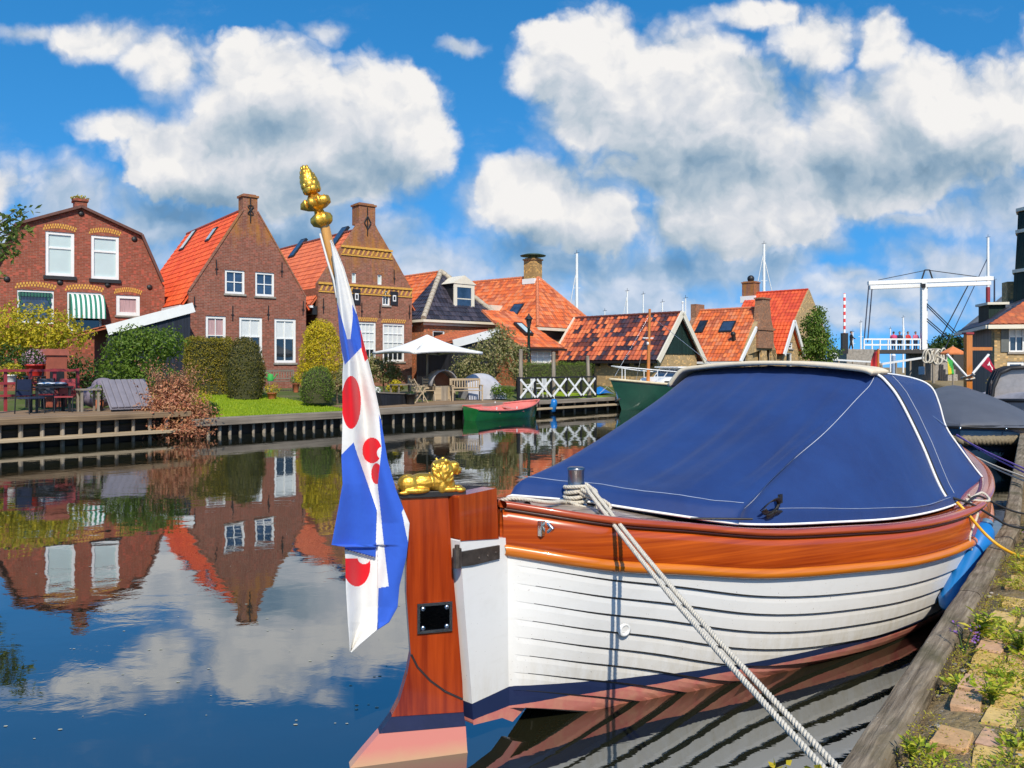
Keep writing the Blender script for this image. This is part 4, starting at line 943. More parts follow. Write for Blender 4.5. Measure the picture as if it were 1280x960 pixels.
p = at(978, YH, 54); p.z = GZ; f = Frame(p, math.radians(46)); W = f.pl(999, 440)[0]; xc = W/2; q = lambda x, y: f.pl(x, y)
t = thing('gabled_extension', 'small yellow gable with white bargeboards between brown neck gable and the tree', 'outbuilding', f.o, f.a)
ez = q(979, 437)[1]; rz = q(988, 402)[1]; R = [px_rect(f, 986, 428, 991, 436), px_rect(f, 983, 441, 990, 462)]
walls(t, [(0,-1), (W,-1), (W, ez), (xc, rz), (0, ez)], R, 5, G['brick_yellow'])
for r in R: window(t, r, rows=(.5,.5), fw=.07)
kk = (rz-ez)/xc; slope(t, [[V(-.2,-.2,ez-.2*kk), V(-.2,5,ez-.2*kk), V(xc,5,rz), V(xc,-.2,rz)], [V(W+.2,-.2,ez-.2*kk), V(W+.2,5,ez-.2*kk), V(xc,5,rz), V(xc,-.2,rz)]], G['tile_red'])
b = MB()
for s in (-1, 1): b.bar((xc, -.26, rz+.02), (xc+s*(xc+.25), -.26, ez-.25*kk), .1, .28)
b.build('bargeboard', G['white'], t)

# ---------------------------------------------------------------- black sheds with lean-to roofs
def shed(label, px0, px1, D, deg, y0, y1, depth, boardm, wx):
    f = orient(px0, D, deg, .9); W = f.pl(px1, 430)[0]; za = f.pl(px0, y0)[1]; zb = f.pl(px1, y1)[1]
    t = thing('garden_shed', label, 'shed', f.o, f.a); k = (zb-za)/W
    b = MB(); b.prism([(0,-1), (W,-1), (W, zb-.1), (0, za-.1)], 0, depth); b.build('wall', boardm, t)
    slope(t, [[V(-wx, -.06, za-wx*k), V(-wx, depth+.2, za-wx*k), V(W+.1, depth+.2, zb+.1*k), V(W+.1, -.06, zb+.1*k)]], G['tile_moss'])
    b = MB(); b.bar((-.05, -.10, za-.16), (W+.12, -.10, zb-.14+.1*k), .05, .42); b.build('fascia', G['white'], t)
    return t, f, W, za
t, f, W, za = shed('black boarded garden shed with white fascia left of the pointed-gable house', 135, 238, 33, 36, 408, 381, 3.4, G['navy_boards'], 1.3)
b = MB(); b.box(-.05, -.003, .25, 2.2, -.5, 1.45); d = b.build('door', G['black_boards'], t); b = MB(); b.bar((-.08, .4, .75), (-.08, 1.3, .72), .03, .05); b.build('handle', G['lead'], d)
shed('dark lean-to shed with red tiles and white fascia below the dormer house', 566, 620, 41, 42, 426, 412, 3.2, G['black_boards'], .9)
# ---------------------------------------------------------------- the varnished sloop in front
BO, BA = V(-.265, 4.56, 0), math.radians(48)
BF = Frame(BO, BA)
def b2w(s, t, z): return BF.w(s, -t, z)             # t: towards the near side
def w2b(p):
    d = p-BF.o; return V(d.dot(BF.ex), d.dot(BF.ey), d.z)
def curve(tab):
    X = [p[0] for p in tab]; Y = [p[1] for p in tab]; n = len(X)
    M = [(Y[min(i+1, n-1)]-Y[max(i-1, 0)])/(X[min(i+1, n-1)]-X[max(i-1, 0)]) for i in range(n)]
    def g(x):
        if x <= X[0]: return Y[0]
        if x >= X[-1]: return Y[-1]
        i = max(k for k in range(n) if X[k] <= x); i = min(i, n-2); h = X[i+1]-X[i]; u = (x-X[i])/h
        return (2*u**3-3*u*u+1)*Y[i]+(u**3-2*u*u+u)*h*M[i]+(-2*u**3+3*u*u)*Y[i+1]+(u**3-u*u)*h*M[i+1]
    return g
bs = curve([(.28,.04),(.5,.31),(.73,.51),(1.17,.73),(1.81,.99),(2.5,1.27),(3.25,1.52),(4.12,1.67),(4.7,1.67),(5.4,1.57),(6.3,1.34),(7.16,1.02),(8.0,.62),(8.6,.28),(8.9,.03)])
zsh = curve([(.28,1.365),(.73,1.265),(1.17,1.195),(1.81,1.09),(2.5,1.04),(3.25,1.0),(4.12,1.0),(5.4,1.07),(7.16,1.15),(8.9,1.3)])
bw = curve([(.28,.03),(.836,.19),(1.576,.52),(2.21,.80),(3.26,1.16),(4.13,1.30),(4.8,1.30),(5.6,1.18),(6.6,.9),(7.6,.5),(8.6,.03),(8.9,.02)])
def ss(x, a, b): x = max(0, min(1, (x-a)/(b-a))); return x*x*(3-2*x)
def hb(s, z):                                        # half breadth of the planking at height z
    zr = zsh(s)-.27; br = bs(s)-.03; w = bw(s)
    if z >= 0:
        p = .62+.35*(1-ss(s, .4, 2.5)); return w+(br-w)*min(1, z/zr)**p if br > w else w+(br-w)*min(1, z/zr)
    return w*max(0, 1-(z/-.4)**2)
def hull_pt(px, py):                                 # (s, t, z) of the near side of the planking seen at a pixel
    best = None
    for i in range(700):
        s = .3+i*.006; lo = None
        r = ray(px, py)
        for j in range(60):
            z = j*.018; p = b2w(s, hb(s, z), z); e = abs(640+F*p.x/p.y-px)+abs(YH-F*(p.z-H)/p.y-py)
            if best is None or e < best[0]: best = (e, s, hb(s, z), z)
    return best[1:]
def hullmat():
    m, t, b = base('painted_planking', .3, spec=.45, coat=.35); o = t.obj(); x, y, z = t.sep(o)
    top = t.ramp(t.lin(x, 0, 5, 0, 1), [(0, (.27,)*3), (.07, (.275,)*3), (.18, (.21,)*3), (.32, (.165,)*3), (.55, (.15,)*3), (1, (.165,)*3)])
    bot = t.ramp(t.lin(x, 0, 5, 0, 1), [(0, (.175,)*3), (.09, (.15,)*3), (.25, (.115,)*3), (.5, (.10,)*3), (1, (.105,)*3)])
    n = t.noise(o, 7, 6, .65); n2 = t.noise(o, 34, 4, .7); n3 = t.noise(t.scale(o, (2, 2, 9)), 3, 5)
    white = t.mix(t.lin(n, .5, .8, 0, .35), c4((.78,.77,.735)), c4((.63,.61,.56))); white = t.mix(t.math('GREATER_THAN', n2, .76), white, c4((.4,.36,.3)))
    white = t.mix(t.lin(n3, .6, .8, 0, .25), white, c4((.6,.57,.5)))
    white = t.mix(t.math('MULTIPLY', t.lin(z, .12, .5, .55, 0), t.lin(t.noise(t.scale(o, (5, 5, 1)), 3, 5, .7), .4, .7, 0, 1)), white, c4((.50,.42,.26))); spots = t.math('GREATER_THAN', t.noise(o, 90, 2, .5), .74); white = t.mix(t.math('MULTIPLY', spots, .8), white, c4((.18,.13,.1)))
    navy = t.mix(n, c4((.012,.018,.06)), c4((.02,.03,.085)))
    pink = t.mix(t.lin(n, .35, .65, 0, 1), c4((.62,.17,.15)), c4((.66,.30,.20))); pink = t.mix(t.lin(z, .0, .06, .75, 0), pink, c4((.33,.10,.05)))
    c = t.mix(t.math('LESS_THAN', z, t.math('ADD', top, t.math('MULTIPLY', n, .006))), white, navy); c = t.mix(t.math('LESS_THAN', z, t.math('ADD', bot, t.math('MULTIPLY', n, .012))), c, pink)
    t.put(b.inputs['Base Color'], c); t.put(b.inputs['Normal'], t.bump(t.noise(o, 3, 4), .05, .02)); return m
HM = hullmat()
boat = thing('wooden_sloop', 'large wooden sloop with white lapped planks and varnished top strake moored at the near quay', 'boat', BO, BA)
ST = [.28+.02*i for i in range(12)]+[.54+.07*i for i in range(18)]+[1.85+.15*i for i in range(47)]
ST = [s for s in ST if s < 8.9]+[8.9]
b = MB()
for sd in (-1, 1):
    rows = []
    for s in ST:
        zr = zsh(s)-.27; w0 = .075+.105*ss(s, .4, 2.6); wk = .107+.026*ss(s, .4, 2.6); am = .019*ss(s, .34, 1.3)*(1-ss(s, 8.2, 8.8)); pts = []
        zz = [zr+.03]; z = zr-w0; prev = zr
        pts.append((hb(s, zr), zr+.03)); k = 0
        while k < 9:
            for q in (.33, .66): zq = prev+(z-prev)*q; pts.append((hb(s, zq)+am*q, zq))
            gz = .004+.010*ss(s, .36, .9); pts.append((hb(s, z)+am, z)); pts.append((hb(s, z-gz*.6)+am*.35, z-gz*.6)); pts.append((hb(s, z-gz)-.004*(am > 0), z-gz))
            prev = z-gz; z -= wk; k += 1
        pts = [(max(.0, t), z) if z > -.4 else (0, -.4) for t, z in pts]; rows.append([(s, -sd*t, z) for t, z in pts])
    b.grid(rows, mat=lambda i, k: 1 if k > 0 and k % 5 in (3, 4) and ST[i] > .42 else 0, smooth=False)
hull = b.build('hull', [HM, plain('lap_shadow_paint', (.03,.028,.026), .7)], boat)  # lap undersides coloured near black: painted shadow lines below each plank
for p in hull.data.polygons: p.use_smooth = False
def band(sec, name, mat, s0=.28, s1=8.9, smooth=True, closed=True):
    b = MB(); S = [s0]+[s for s in ST if s0+.01 < s < s1-.01]+[s1]
    for sd in (-1, 1): b.grid([[(s, -sd*max(.005, bs(s)+dt), zsh(s)+dz) for dt, dz in sec] for s in S], closed=closed, smooth=smooth)
    return b.build(name, mat, boat)
band([(-.010,-.03),(-.006,-.09),(-.005,-.15),(-.007,-.20),(-.012,-.245),(-.05,-.245),(-.05,-.03)], 'varnished_strake', G['varnish_x'])
band([(-.018+.036*math.cos(a), -.268+.036*math.sin(a)) for a in [PI*2*i/10 for i in range(10)]], 'rub_rail', G['varnish_light'])
band([(.002,-.034),(.006,-.03),(.006,-.022),(.0,-.018),(-.03,-.02),(-.03,-.034)], 'cap_shadow_line', plain('cap_shadow_line', (.05,.012,.008), .4))  # dark strip below the cap rail, a shadow line given as colour
band([(.012,-.017),(.024,-.004),(.022,.012),(.008,.023),(-.05,.027),(-.10,.022),(-.11,.0),(-.10,-.017)], 'cap_rail', G['varnish_rail'])
band([(-.108,.006),(-.30,.012),(-.30,-.03),(-.108,-.03)], 'covering_board', G['varnish_rail'], .45, 8.6, smooth=False)
def deckmat():
    m, t, bb = base('teak_deck', .32, spec=.5, coat=.3); o = t.obj(); x, y, z = t.sep(o)
    f = t.math('FRACT', t.math('DIVIDE', t.math('ADD', y, 5.03), .085)); n = t.noise(t.scale(o, (1, 12, 1)), 5, 6)
    c = t.ramp(n, [(.3, (.30,.22,.16)), (.7, (.42,.33,.26))]); c = t.mix(t.math('LESS_THAN', f, .1), c, c4((.02,.016,.014))); t.put(bb.inputs['Base Color'], c); return m
b = MB(); b.grid([[(s, (k/8*2-1)*max(.01, bs(s)-.31), zsh(s)+.012+.035*(1-(k/4-1)**2)) for k in range(9)] for s in ST if s > .5], smooth=True); b.build('deck', deckmat(), boat)
# sternpost, its head and iron strap
fp = lambda px, py, v=-.04: BF.pl(px, py, v)
P = [fp(*q) for q in ((574,674),(640,672),(655,700),(660,880),(640,902),(627,897),(591,906),(588,860),(580,760))]
b = MB(); b.prism(P, -.045, .045); bevel(b.build('sternpost', HM, boat), .012)
P = [fp(*q) for q in ((572,620),(619,610),(622,673),(574,676))]; b = MB(); b.prism(P, -.05, .05); bevel(b.build('sternpost_head', G['varnish_z'], boat), .012)
b = MB(); P = [fp(*q) for q in ((570,690),(622,681),(622,698),(588,706),(570,708))]; b.prism(P, -.058, -.046); x, z = fp(573, 697); b.tube([(x-.02, -.05, z-.05), (x-.02, -.05, z+.055)], .026, 10); b.tube([(x-.02, -.05, z+.055), (x-.02, -.05, z+.075)], .014, 8)
for px, py in ((596,697),(607,694),(617,690)): x, z = fp(px, py); b.ell((x, -.059, z), (.008,.006,.008), n=8)
bevel(b.build('hinge_strap', G['bronze'], boat), .004)
s, t, z = .42, bs(.42), zsh(.42); b = MB(); b.box(s-.02, s+.09, -t-.012, -t+.02, z-.15, z-.06); b.tube([(s+.035, -t-.014, z-.075), (s+.035, -t-.05, z-.1), (s+.035, -t-.014, z-.13)], .016, 8); bevel(b.build('fairlead', G['chrome'], boat), .01)
s, t, z = hull_pt(779, 787); b = MB(); pn = V(-.35, -.93, -.05); b.lathe([(.045, -.01), (.045, .006), (.03, .012), (.024, .006), (.024, -.02)], 20, (s, -t-.008, z), pn); b.build('hull_outlet', G['white'], boat)
b = MB(); b.lathe([(.023, .0), (.001, .001)], 16, (s, -t-.0, z), pn); b.build('outlet_hole_shade', G['dark'], boat)  # flat dark disc painted as the shaded inside of the outlet hole
# bollard on the after deck
b = MB(); B0 = w2b(at(720, 612, 5.36)); bz = zsh(1.0)+.03; bx, by = B0.x, B0.y
b.lathe([(.075, 0), (.075, .012), (.055, .016), (.055, .235), (.058, .24), (.058, .252), (.05, .258), (.001, .259)], 24, (bx, by, bz)); b.build('bollard', plain('brushed_steel', (.32,.32,.33), .3, 1.0), boat)

# rudder with the gilt lion
RA, RB = onz(440, 956, 0), onz(584, 937, 0); d = RB-RA; RF = Frame(RB, math.atan2(d.y, d.x))
rp = lambda px, py, v=-.035: RF.pl(px, py, v)
def to_boat(mb): mb.v = [tuple(w2b(RF.w(*p))) for p in mb.v]; return mb
L_ = [(501,622),(505,639),(511,656),(510.5,672),(508,702),(508,743),(511,785),(513.5,818),(509,843),(499,877),(489,896)]; R_ = [(560,619),(565,702),(572,777),(578,852),(579.5,890)]
b = MB(); b.prism([rp(*q) for q in L_+R_[::-1]], -.035, .035)
rud = bevel(to_boat(b).build('rudder', G['varnish_z'], boat), .008)
b = MB(); b.prism([rp(*q) for q in [(488.7,896.4),(474,917),(582,907.5),(579.6,890.6)]], -.036, .036); to_boat(b).build('painted_band', plain('navy_paint', (.014,.02,.065), .3, coat=.4), rud)
b = MB(); b.prism([rp(*q) for q in [(473.7,917.4),(455,939),(436,962),(425,985),(592,985),(584,937),(582.1,908)]], -.036, .036)
m, n, bb = base('antifouling', .5); zz = n.sep(n.obj())[2]; nn = n.noise(n.obj(), 14, 5, .7)
n.put(bb.inputs['Base Color'], n.mix(n.lin(n.math('ADD', zz, n.math('MULTIPLY', nn, .05)), .03, .11, 1, 0), c4((.66,.24,.2)), c4((.62,.36,.22)))); to_boat(b).build('bottom_paint', m, rud)
b = MB(); b.tube([RF and V(*(rp(px, py)[0], -.036, rp(px, py)[1])) for px, py in ((514,818),(522,834),(538,851),(556,864),(578,874))], .006, 6); to_boat(b).build('seam', G['black'], rud)
b = MB(); b.box(*[q for q in (rp(497, 616)[0], rp(582, 616)[0])], -.05, .05, rp(540, 621)[1], rp(540, 613.5)[1]); x0, z1 = rp(572, 621); x1, z0 = rp(582, 648); b.prism([(x0, z1-.001), (x1, z1-.001), (x1, z0), (x0+.01, z0+.06)], -.04, .04); bevel(to_boat(b).build('cap_plate', G['black'], rud), .004)
x0, z1 = rp(522, 755); x1, z0 = rp(564, 787); b = MB(); b.box(x0, x1, -.046, -.036, z0, z1); pl_ = to_boat(b).build('metal_plate', plain('dark_mirror_plate', (.06,.06,.065), .12, 1.0), rud)
b = MB(); e = .012
b.box(x0-.004, x1+.004, -.05, -.0465, z1-e, z1+.004); b.box(x0-.004, x1+.004, -.05, -.0465, z0-.004, z0+e); b.box(x0-.004, x0+e, -.05, -.0465, z0+e+.001, z1-e-.001); b.box(x1-e, x1+.004, -.05, -.0465, z0+e+.001, z1-e-.001)
for xx in (x0+.028, x1-.028):
    for zz in (z0+.026, z1-.026): b.ell((xx, -.049, zz), (.014,.008,.014), n=10)
to_boat(b).build('plate_bolts', G['steel'], rud)
# lion: one welded gilt casting
LZ = lambda zx, zy, v=-.0: (rp(490+zx/8.533, 560+zy/8.533, 0)[0], v, rp(490+zx/8.533, 560+zy/8.533, 0)[1]); k = 4.47/8533
b = MB(); E = lambda zx, zy, rx, ry, v=0, rv=None, rot=0: b.ell(LZ(zx, zy, v), (rx*k*1.12, (rv if rv else (rx+ry)/2)*k*1.12, ry*k*1.12), n=16, rot=Matrix.Rotation(rot, 3, 'Y') if rot else None)
E(175, 385, 100, 92, -.03, 55); E(175, 385, 100, 92, .03, 55); E(330, 365, 165, 92, 0, 98); E(250, 440, 130, 34, -.05, 40); E(250, 440, 130, 34, .05, 40)
E(480, 350, 95, 110, 0, 105); E(545, 240, 112, 120, 0, 112); E(480, 215, 60, 80, 0, 100); E(560, 340, 95, 110, 0, 100); E(610, 390, 60, 70, 0, 70)
E(650, 205, 62, 66, 0, 66); E(700, 232, 40, 36, 0, 44); E(690, 262, 36, 22, 0, 38); E(668, 172, 40, 26, -.022, 24); E(668, 172, 40, 26, .022, 24)
E(560, 130, 26, 26, -.05, 18); E(560, 130, 26, 26, .05, 18)
for v in (-.042, .042): E(600, 430, 120, 30, v, 34); E(715, 432, 52, 30, v, 36); E(520, 400, 50, 70, v, 34)
for i in range(34):
    a = i*2.4; rr = (i/34)**.5; E(528+108*math.cos(a)*rr, 268+135*math.sin(a)*rr, 17, 40, (-1 if i % 2 else 1)*(.064-.022*rr), 15, .7*math.cos(a))
E(95, 430, 34, 30, 0, 30); E(120, 465, 60, 20, -.055, 20)
to_boat(b); lion = remesh(b.build('gilded_lion', G['gold'], rud), .0030, 2); lion['label'] = 'small gilt lying lion with curly mane on the rudder head'
b = MB()
for v in (-.03, .03): E(668, 196, 9, 8, v, 8)
E(738, 222, 10, 9, 0, 16); to_boat(b).build('eye', plain('dark_gold', (.12,.06,.01), .5), lion)
b = MB(); b.box(rp(499,616)[0], rp(582,616)[0], -.052, .052, rp(540, 613.4)[1], rp(540, 612.6)[1]); 

# ---------------------------------------------------------------- flagstaff and flag
def rw(px, py, v=0): x, z = RF.pl(px, py, v); return RF.w(x, v, z)
foot, top = rw(490, 648, .0), rw(401, 262, .0)
flag = thing('flagstaff', 'orange-brown leaning flagstaff with gilt pine-cone top and a hanging striped flag', 'flag', foot)
lw = lambda p: Vector(p)-foot
b = MB(); b.tube([lw(foot-V(0,0,.02)), lw(rw(405.5, 281))], [.034, .027], 14); b.build('pole', wood('pale_varnished_spruce', (.50,.22,.04), (.70,.36,.08), 'z', .3, .5), flag)
ax = (rw(382, 214)-rw(405, 282)).normalized(); b = MB(); o1 = lw(rw(405.5, 284)); S = 4.5/1000
ZK = .84; zk = lambda P: [(r, z*ZK) for r, z in P]
b.lathe(zk([(.02,0),(.05,.02),(.058,.05),(.052,.075),(.026,.095),(.022,.12)]), 28, o1, ax, lobes=7, amp=.10)
b.lathe(zk([(.022,.115),(.045,.125),(.076,.15),(.068,.185),(.034,.2),(.02,.23)]), 28, o1, ax, lobes=5, amp=.22)
b.lathe(zk([(.018,.225),(.040,.238),(.050,.268),(.049,.30),(.042,.335),(.028,.372),(.010,.405),(.001,.415)]), 24, o1, ax)
q1 = ax.orthogonal().normalized(); q2 = ax.cross(q1)
for r_ in range(6):                                  # overlapping cone scales
    n_ = (7, 7, 7, 6, 5, 4)[r_]
    for j in range(n_):
        a = 2*PI*(j+.5*(r_ % 2))/n_; u = (.252+.027*r_)*ZK; rr = [.049,.051,.048,.042,.034,.023][r_]; dd = q1*math.cos(a)+q2*math.sin(a)
        M3 = Matrix((dd, ax.cross(dd), ax)).transposed(); b.ell(o1+ax*u+dd*(rr-.008), (.0095,.024-.0022*r_,.021), n=10, rot=M3)
for j in range(10):
    a = 2*PI*j/10; dd = q1*math.cos(a)+q2*math.sin(a); M3 = Matrix((dd, ax.cross(dd), ax)).transposed(); b.ell(o1+ax*.165*ZK+dd*.066, (.014,.013,.026), n=8, rot=M3)
b.build('gilt_finial', G['gold'], flag)
def lerp_tab(tab, y):
    for (y0, x0), (y1, x1) in zip(tab, tab[1:]):
        if y <= y1: return x0+(x1-x0)*(y-y0)/(y1-y0)
    return tab[-1][1]
FL = [(300,412.5),(322,415.5),(346,419),(379,421.5),(420,424.5),(452,429),(470,428),(535,428),(575,427),(605,428.5),(636,423),(681,414.5),(683,431),(702,432),(737,432.5),(780,435),(815,438)]
FR = [(300,413.5),(312,420),(335,429.5),(365,438.5),(395,446),(420,452),(448,459),(480,467),(520,475.5),(575,484.5),(612,495),(630,502),(654,512),(680,510),(697,508),(732,499.5),(759,497),(778,486.5),(788,471),(815,438.6)]
PB = 'blue'; polys = [('red', [(449,398),(453,412),(460,448),(456,452),(450,430)]), ('blue', [(421,376),(423,420),(431,456),(452,434),(450,412),(446,394),(440,380),(441,395),(438,424),(434,424)]),
  ('blue', [(442,553),(446,566),(458,600),(471,638),(469.5,697),(414,682),(400,660),(420,575)]), ('blue', [(473.5,518),(490,560),(515,616),(502,640),(511,682),(530,720),(499,760),(486,790),(472,788),(473,735),(486,733),(481,690),(472,606),(477,560)])]
reds = [(439,503,12,33),(465,563,12,16),(470.5,592,6.5,13),(446,707,17,26)]
def inpoly(x, y, P):
    c = False; j = len(P)-1
    for i in range(len(P)):
        if (P[i][1] > y) != (P[j][1] > y) and x < (P[j][0]-P[i][0])*(y-P[i][1])/(P[j][1]-P[i][1])+P[i][0]: c = not c
        j = i
    return c
def flagcol(x, y):
    m = 0
    for n_, P in polys:
        if inpoly(x, y, P): m = 1 if n_ == 'blue' else 2
    if m == 0:
        for i, (cx, cy, rx, ry) in enumerate(reds):
            if ((x-cx)/rx)**2+((y-cy)/ry)**2 < 1 and not (i == 3 and (y < 698 or math.hypot(x-455, y-697) < 8)) and not (i == 0 and math.hypot(x-453, y-538) < 9) and not (i == 1 and math.hypot(x-479, y-566) < 8): m = 2
    return m
rows = []; NC = 170; cols = []
for i in range(516):
    y = 300+i; xl, xr = lerp_tab(FL, y), lerp_tab(FR, y); row = []; w_ = max(.4, xr-xl); cl_ = []
    for k in range(NC):
        u = k/(NC-1); x = xl+w_*u; am = .006+.036*ss(y, 310, 480)
        fold = math.sin(u*6.2+y*.006+.8)*am+math.sin(u*13-y*.011)*am*.35
        big = inpoly(x, y, polys[2][1]); fold -= .03*ss(u, .5, .72)*ss(y, 500, 600)*(1-ss(y, 740, 790))*math.sin((u-.5)*9)
        if big: fold -= .028*ss(y, 560, 620)
        if y > 684 and x < 472: fold += .02
        row.append(lw(rw(x, y, -.115+fold))); cl_.append((x, y))
    rows.append(row); cols.append(cl_)
b = MB(); b.grid(rows, mat=lambda i, k: 1 if 379 <= i <= 385 and cols[i][k][0] < 470.5 else flagcol((cols[i][k][0]+cols[i][k+1][0])/2, cols[i][k][1]+.5))
def cloth(name, c):
    m, t, bb = base(name, .85, spec=.2); o = t.obj(); n = t.noise(o, 6, 5); w_ = t.noise(o, 400, 2)
    t.put(bb.inputs['Base Color'], t.mix(t.lin(n, .3, .75, 0, .3), c4(c), c4([k*.75 for k in c]))); bb.inputs['Sheen Weight'].default_value = .15; t.put(bb.inputs['Normal'], t.bump(t.math('ADD', t.math('MULTIPLY', w_, .3), t.noise(o, 26, 4)), .25, .01)); return m
fo = b.build('flag', [cloth('flag_white', (.76,.75,.72)), cloth('flag_blue', (.035,.115,.56)), cloth('flag_red', (.74,.012,.022))], flag)
sm = fo.modifiers.new('thickness', 'SOLIDIFY'); sm.thickness = .003; sm.offset = 1
b = MB(); b.tube([lw(rw(400, 292, -.03)), lw(rw(409, 325, -.035)), lw(rw(417, 350, -.035)), lw(rw(421, 372, -.03))], .006, 8); b.build('halyard', G['whitecloth'], flag)

# ---------------------------------------------------------------- the blue canvas cover
def canvasmat():
    m, t, bb = base('blue_canvas', .62, spec=.35); o = t.obj(); n = t.noise(o, 1.7, 5, .6); n2 = t.noise(t.scale(o, (2.4, 2.4, .7)), 3, 7, .68, .8); n3 = t.noise(o, 500, 2)
    c = t.ramp(n, [(.3, (.004,.023,.115)), (.7, (.0065,.038,.165))]); c = t.mix(t.lin(n2, .5, .8, 0, .25), c, c4((.014,.05,.20)))
    t.put(bb.inputs['Base Color'], c); bb.inputs['Sheen Weight'].default_value = .12
    t.put(bb.inputs['Normal'], t.bump(t.math('ADD', t.math('MULTIPLY', n2, .9), t.math('MULTIPLY', n3, .25)), .40, .014)); return m
CM = canvasmat(); G['canvas'] = CM
cov = thing('boat_cover', 'blue canvas cover stretched over the varnished sloop with white seams and cream hoop', 'cover', BO, BA)
half = [(1.52,1.035),(1.46,1.09),(1.39,1.228),(1.276,1.517),(1.11,1.87),(1.0,2.03),(.906,2.108),(.75,2.135),(.5,2.16),(.25,2.175),(0,2.18)]
half2 = [(1.44,1.10),(1.40,1.15),(1.33,1.25),(1.24,1.38),(1.123,1.57),(1.06,1.8),(.99,1.96),(.85,2.04),(.6,2.09),(.3,2.11),(0,2.115)]
def prof(hf, m=6):
    full = hf+[(-t, z) for t, z in hf[-2::-1]]; out = []
    for i in range(len(full)-1):
        for k in range(m):
            u = k/m; p0 = full[max(0, i-1)]; p1 = full[i]; p2 = full[i+1]; p3 = full[min(len(full)-1, i+2)]
            out.append(tuple(.5*((2*p1[j])+(-p0[j]+p2[j])*u+(2*p0[j]-5*p1[j]+4*p2[j]-p3[j])*u*u+(-p0[j]+3*p1[j]-3*p2[j]+p3[j])*u**3) for j in (0, 1)))
    return out+[full[-1]]
M6 = 6; pr1 = prof(half, M6); pr2 = prof(half2, M6); NP = len(pr1); iS = 6*M6; iF = NP-1-iS      # shoulder indices
def rail(s, off=.13): return bs(s)-off
edge = [(1.70,.86),(1.62,.80),(1.5,.67),(1.40,.50),(1.30,.33),(1.17,.0),(1.05,-.24),(.93,-.40),(.87,-.47)]
ec = [0]; 
for a, c in zip(edge, edge[1:]): ec.append(ec[-1]+math.dist(a, c))
def edge_at(u):
    L = u*ec[-1]
    for i in range(len(edge)-1):
        if L <= ec[i+1]+1e-9: k = (L-ec[i])/(ec[i+1]-ec[i]); return tuple(edge[i][j]+(edge[i+1][j]-edge[i][j])*k for j in (0, 1))
    return edge[-1]
def base_pt(i):
    if i <= iS: u = i/iS; s = 4.2+(1.70-4.2)*u; t = rail(s)-.0; return V(s, t, zsh(s)+.03)
    if i >= iF: u = (NP-1-i)/iS; s = 4.2+(.87-4.2)*u; t = -rail(s, .12); return V(s, t, zsh(s)+.03)
    s, t = edge_at((i-iS)/(iF-iS)); return V(s, t, zsh(s)+.028+.03*(1-abs(t)))
NR = 40
def cov_pt(i, r):
    Bp = base_pt(i); t, z = pr1[i]; Hp = V(4.2, t, z); u = (i-iS)/(iF-iS)
    mid = max(0, min(1, u)); isid = i <= iS or i >= iF
    ap = .085*ss(r, 0, .035); lift = Bp+V(0, 0, ap*(1 if not isid else .9))
    p = lift.lerp(Hp, r)
    sag = math.sin(PI*min(1, r**.85))
    if not isid: p.z -= (.055+.05*math.sin(PI*mid))*sag; 
    else:
        e = 1-(i/iS if i <= iS else (NP-1-i)/iS); inw = -1 if i <= iS else 1
        p.y += inw*-.045*sag*math.sin(PI*max(.0, 1-e))+inw*.0; p.z -= .05*sag*(1-e)
    q = noise.noise(V(i*.16, r*2.2, 1.7))*.5+noise.noise(V(i*.42+r*2, r*1.2, 4.2))*.5
    fold = math.sin(i*.55+r*3.0+2*noise.noise(V(i*.08, r*2, 0)))*(.5+.5*noise.noise(V(i*.05, r*1.5, 7))); dn = (.040*q+.045*noise.noise(V(i*.055, r*1.3, 11))+.020*fold*(1 if isid else .6))*ss(r, .02, .2)*(1-ss(r, .9, 1.0)); dn += (.020*math.sin((i if i <= iS else NP-1-i)/iS*17+1.6*r)*max(0, math.sin(PI*r))**.7) if isid else (-.035*math.exp(-((mid-.17)/.03)**2)+.014*math.sin(mid*21+2.4*r))*max(0, math.sin(PI*r)); p.z += dn*.8; p.y += (-dn if i <= iS else 0)*.8
    return p
c3 = lambda p: (p[0], -p[1], p[2])
ir = [0, .012, .025, .04]+[.04+.96*k/(NR-4) for k in range(1, NR-3)]
b = MB(); b.grid([[c3(cov_pt(i, r)) for i in range(NP)] for r in ir]); b.build('after_panel', CM, cov)
b = MB(); rows = []
for k in range(13):
    u = k/12; rows.append([c3((4.21+(5.6-4.21)*u, pr1[i][0]+(pr2[i][0]-pr1[i][0])*u, pr1[i][1]+(pr2[i][1]-pr1[i][1])*u-.03*math.sin(PI*u)+.012*noise.noise(V(i*.3, u*3, 9)))) for i in range(NP)])
b.grid(rows); b.build('middle_panel', CM, cov)
b = MB(); rows = []
for k in range(13):
    u = k/12; rows.append([c3((5.61+(1.9+.5*(1-abs(2*i/(NP-1)-1)**2))*u, pr2[i][0]*(1-.42*u), pr2[i][1]+(zsh(7.4)+.06-pr2[i][1])*(u**1.1))) for i in range(NP)])
b.grid(rows); b.build('forward_panel', CM, cov)
def along(name, pts, r, mat, n=6): b = MB(); b.tube([c3(p) for p in pts], r, n); return b.build(name, mat, cov)
up = V(0, 0, .004)
along('hem', [base_pt(i)+V(0, .006 if i <= iS else 0, .012) for i in range(NP)], .0085, G['whitecloth'])
def outn(p, d=.006): return p+V(0, d*.6, d*.8)
along('seam', [outn(cov_pt(iS, r), .002)+V(-.002,0,0) for r in ir[3:]], .0028, plain('grey_thread', (.45,.48,.55), .8))
along('seam', [outn(cov_pt(i, .043), .002) for i in range(2, iS-3)], .002, plain('thread', (.28,.33,.45), .8))
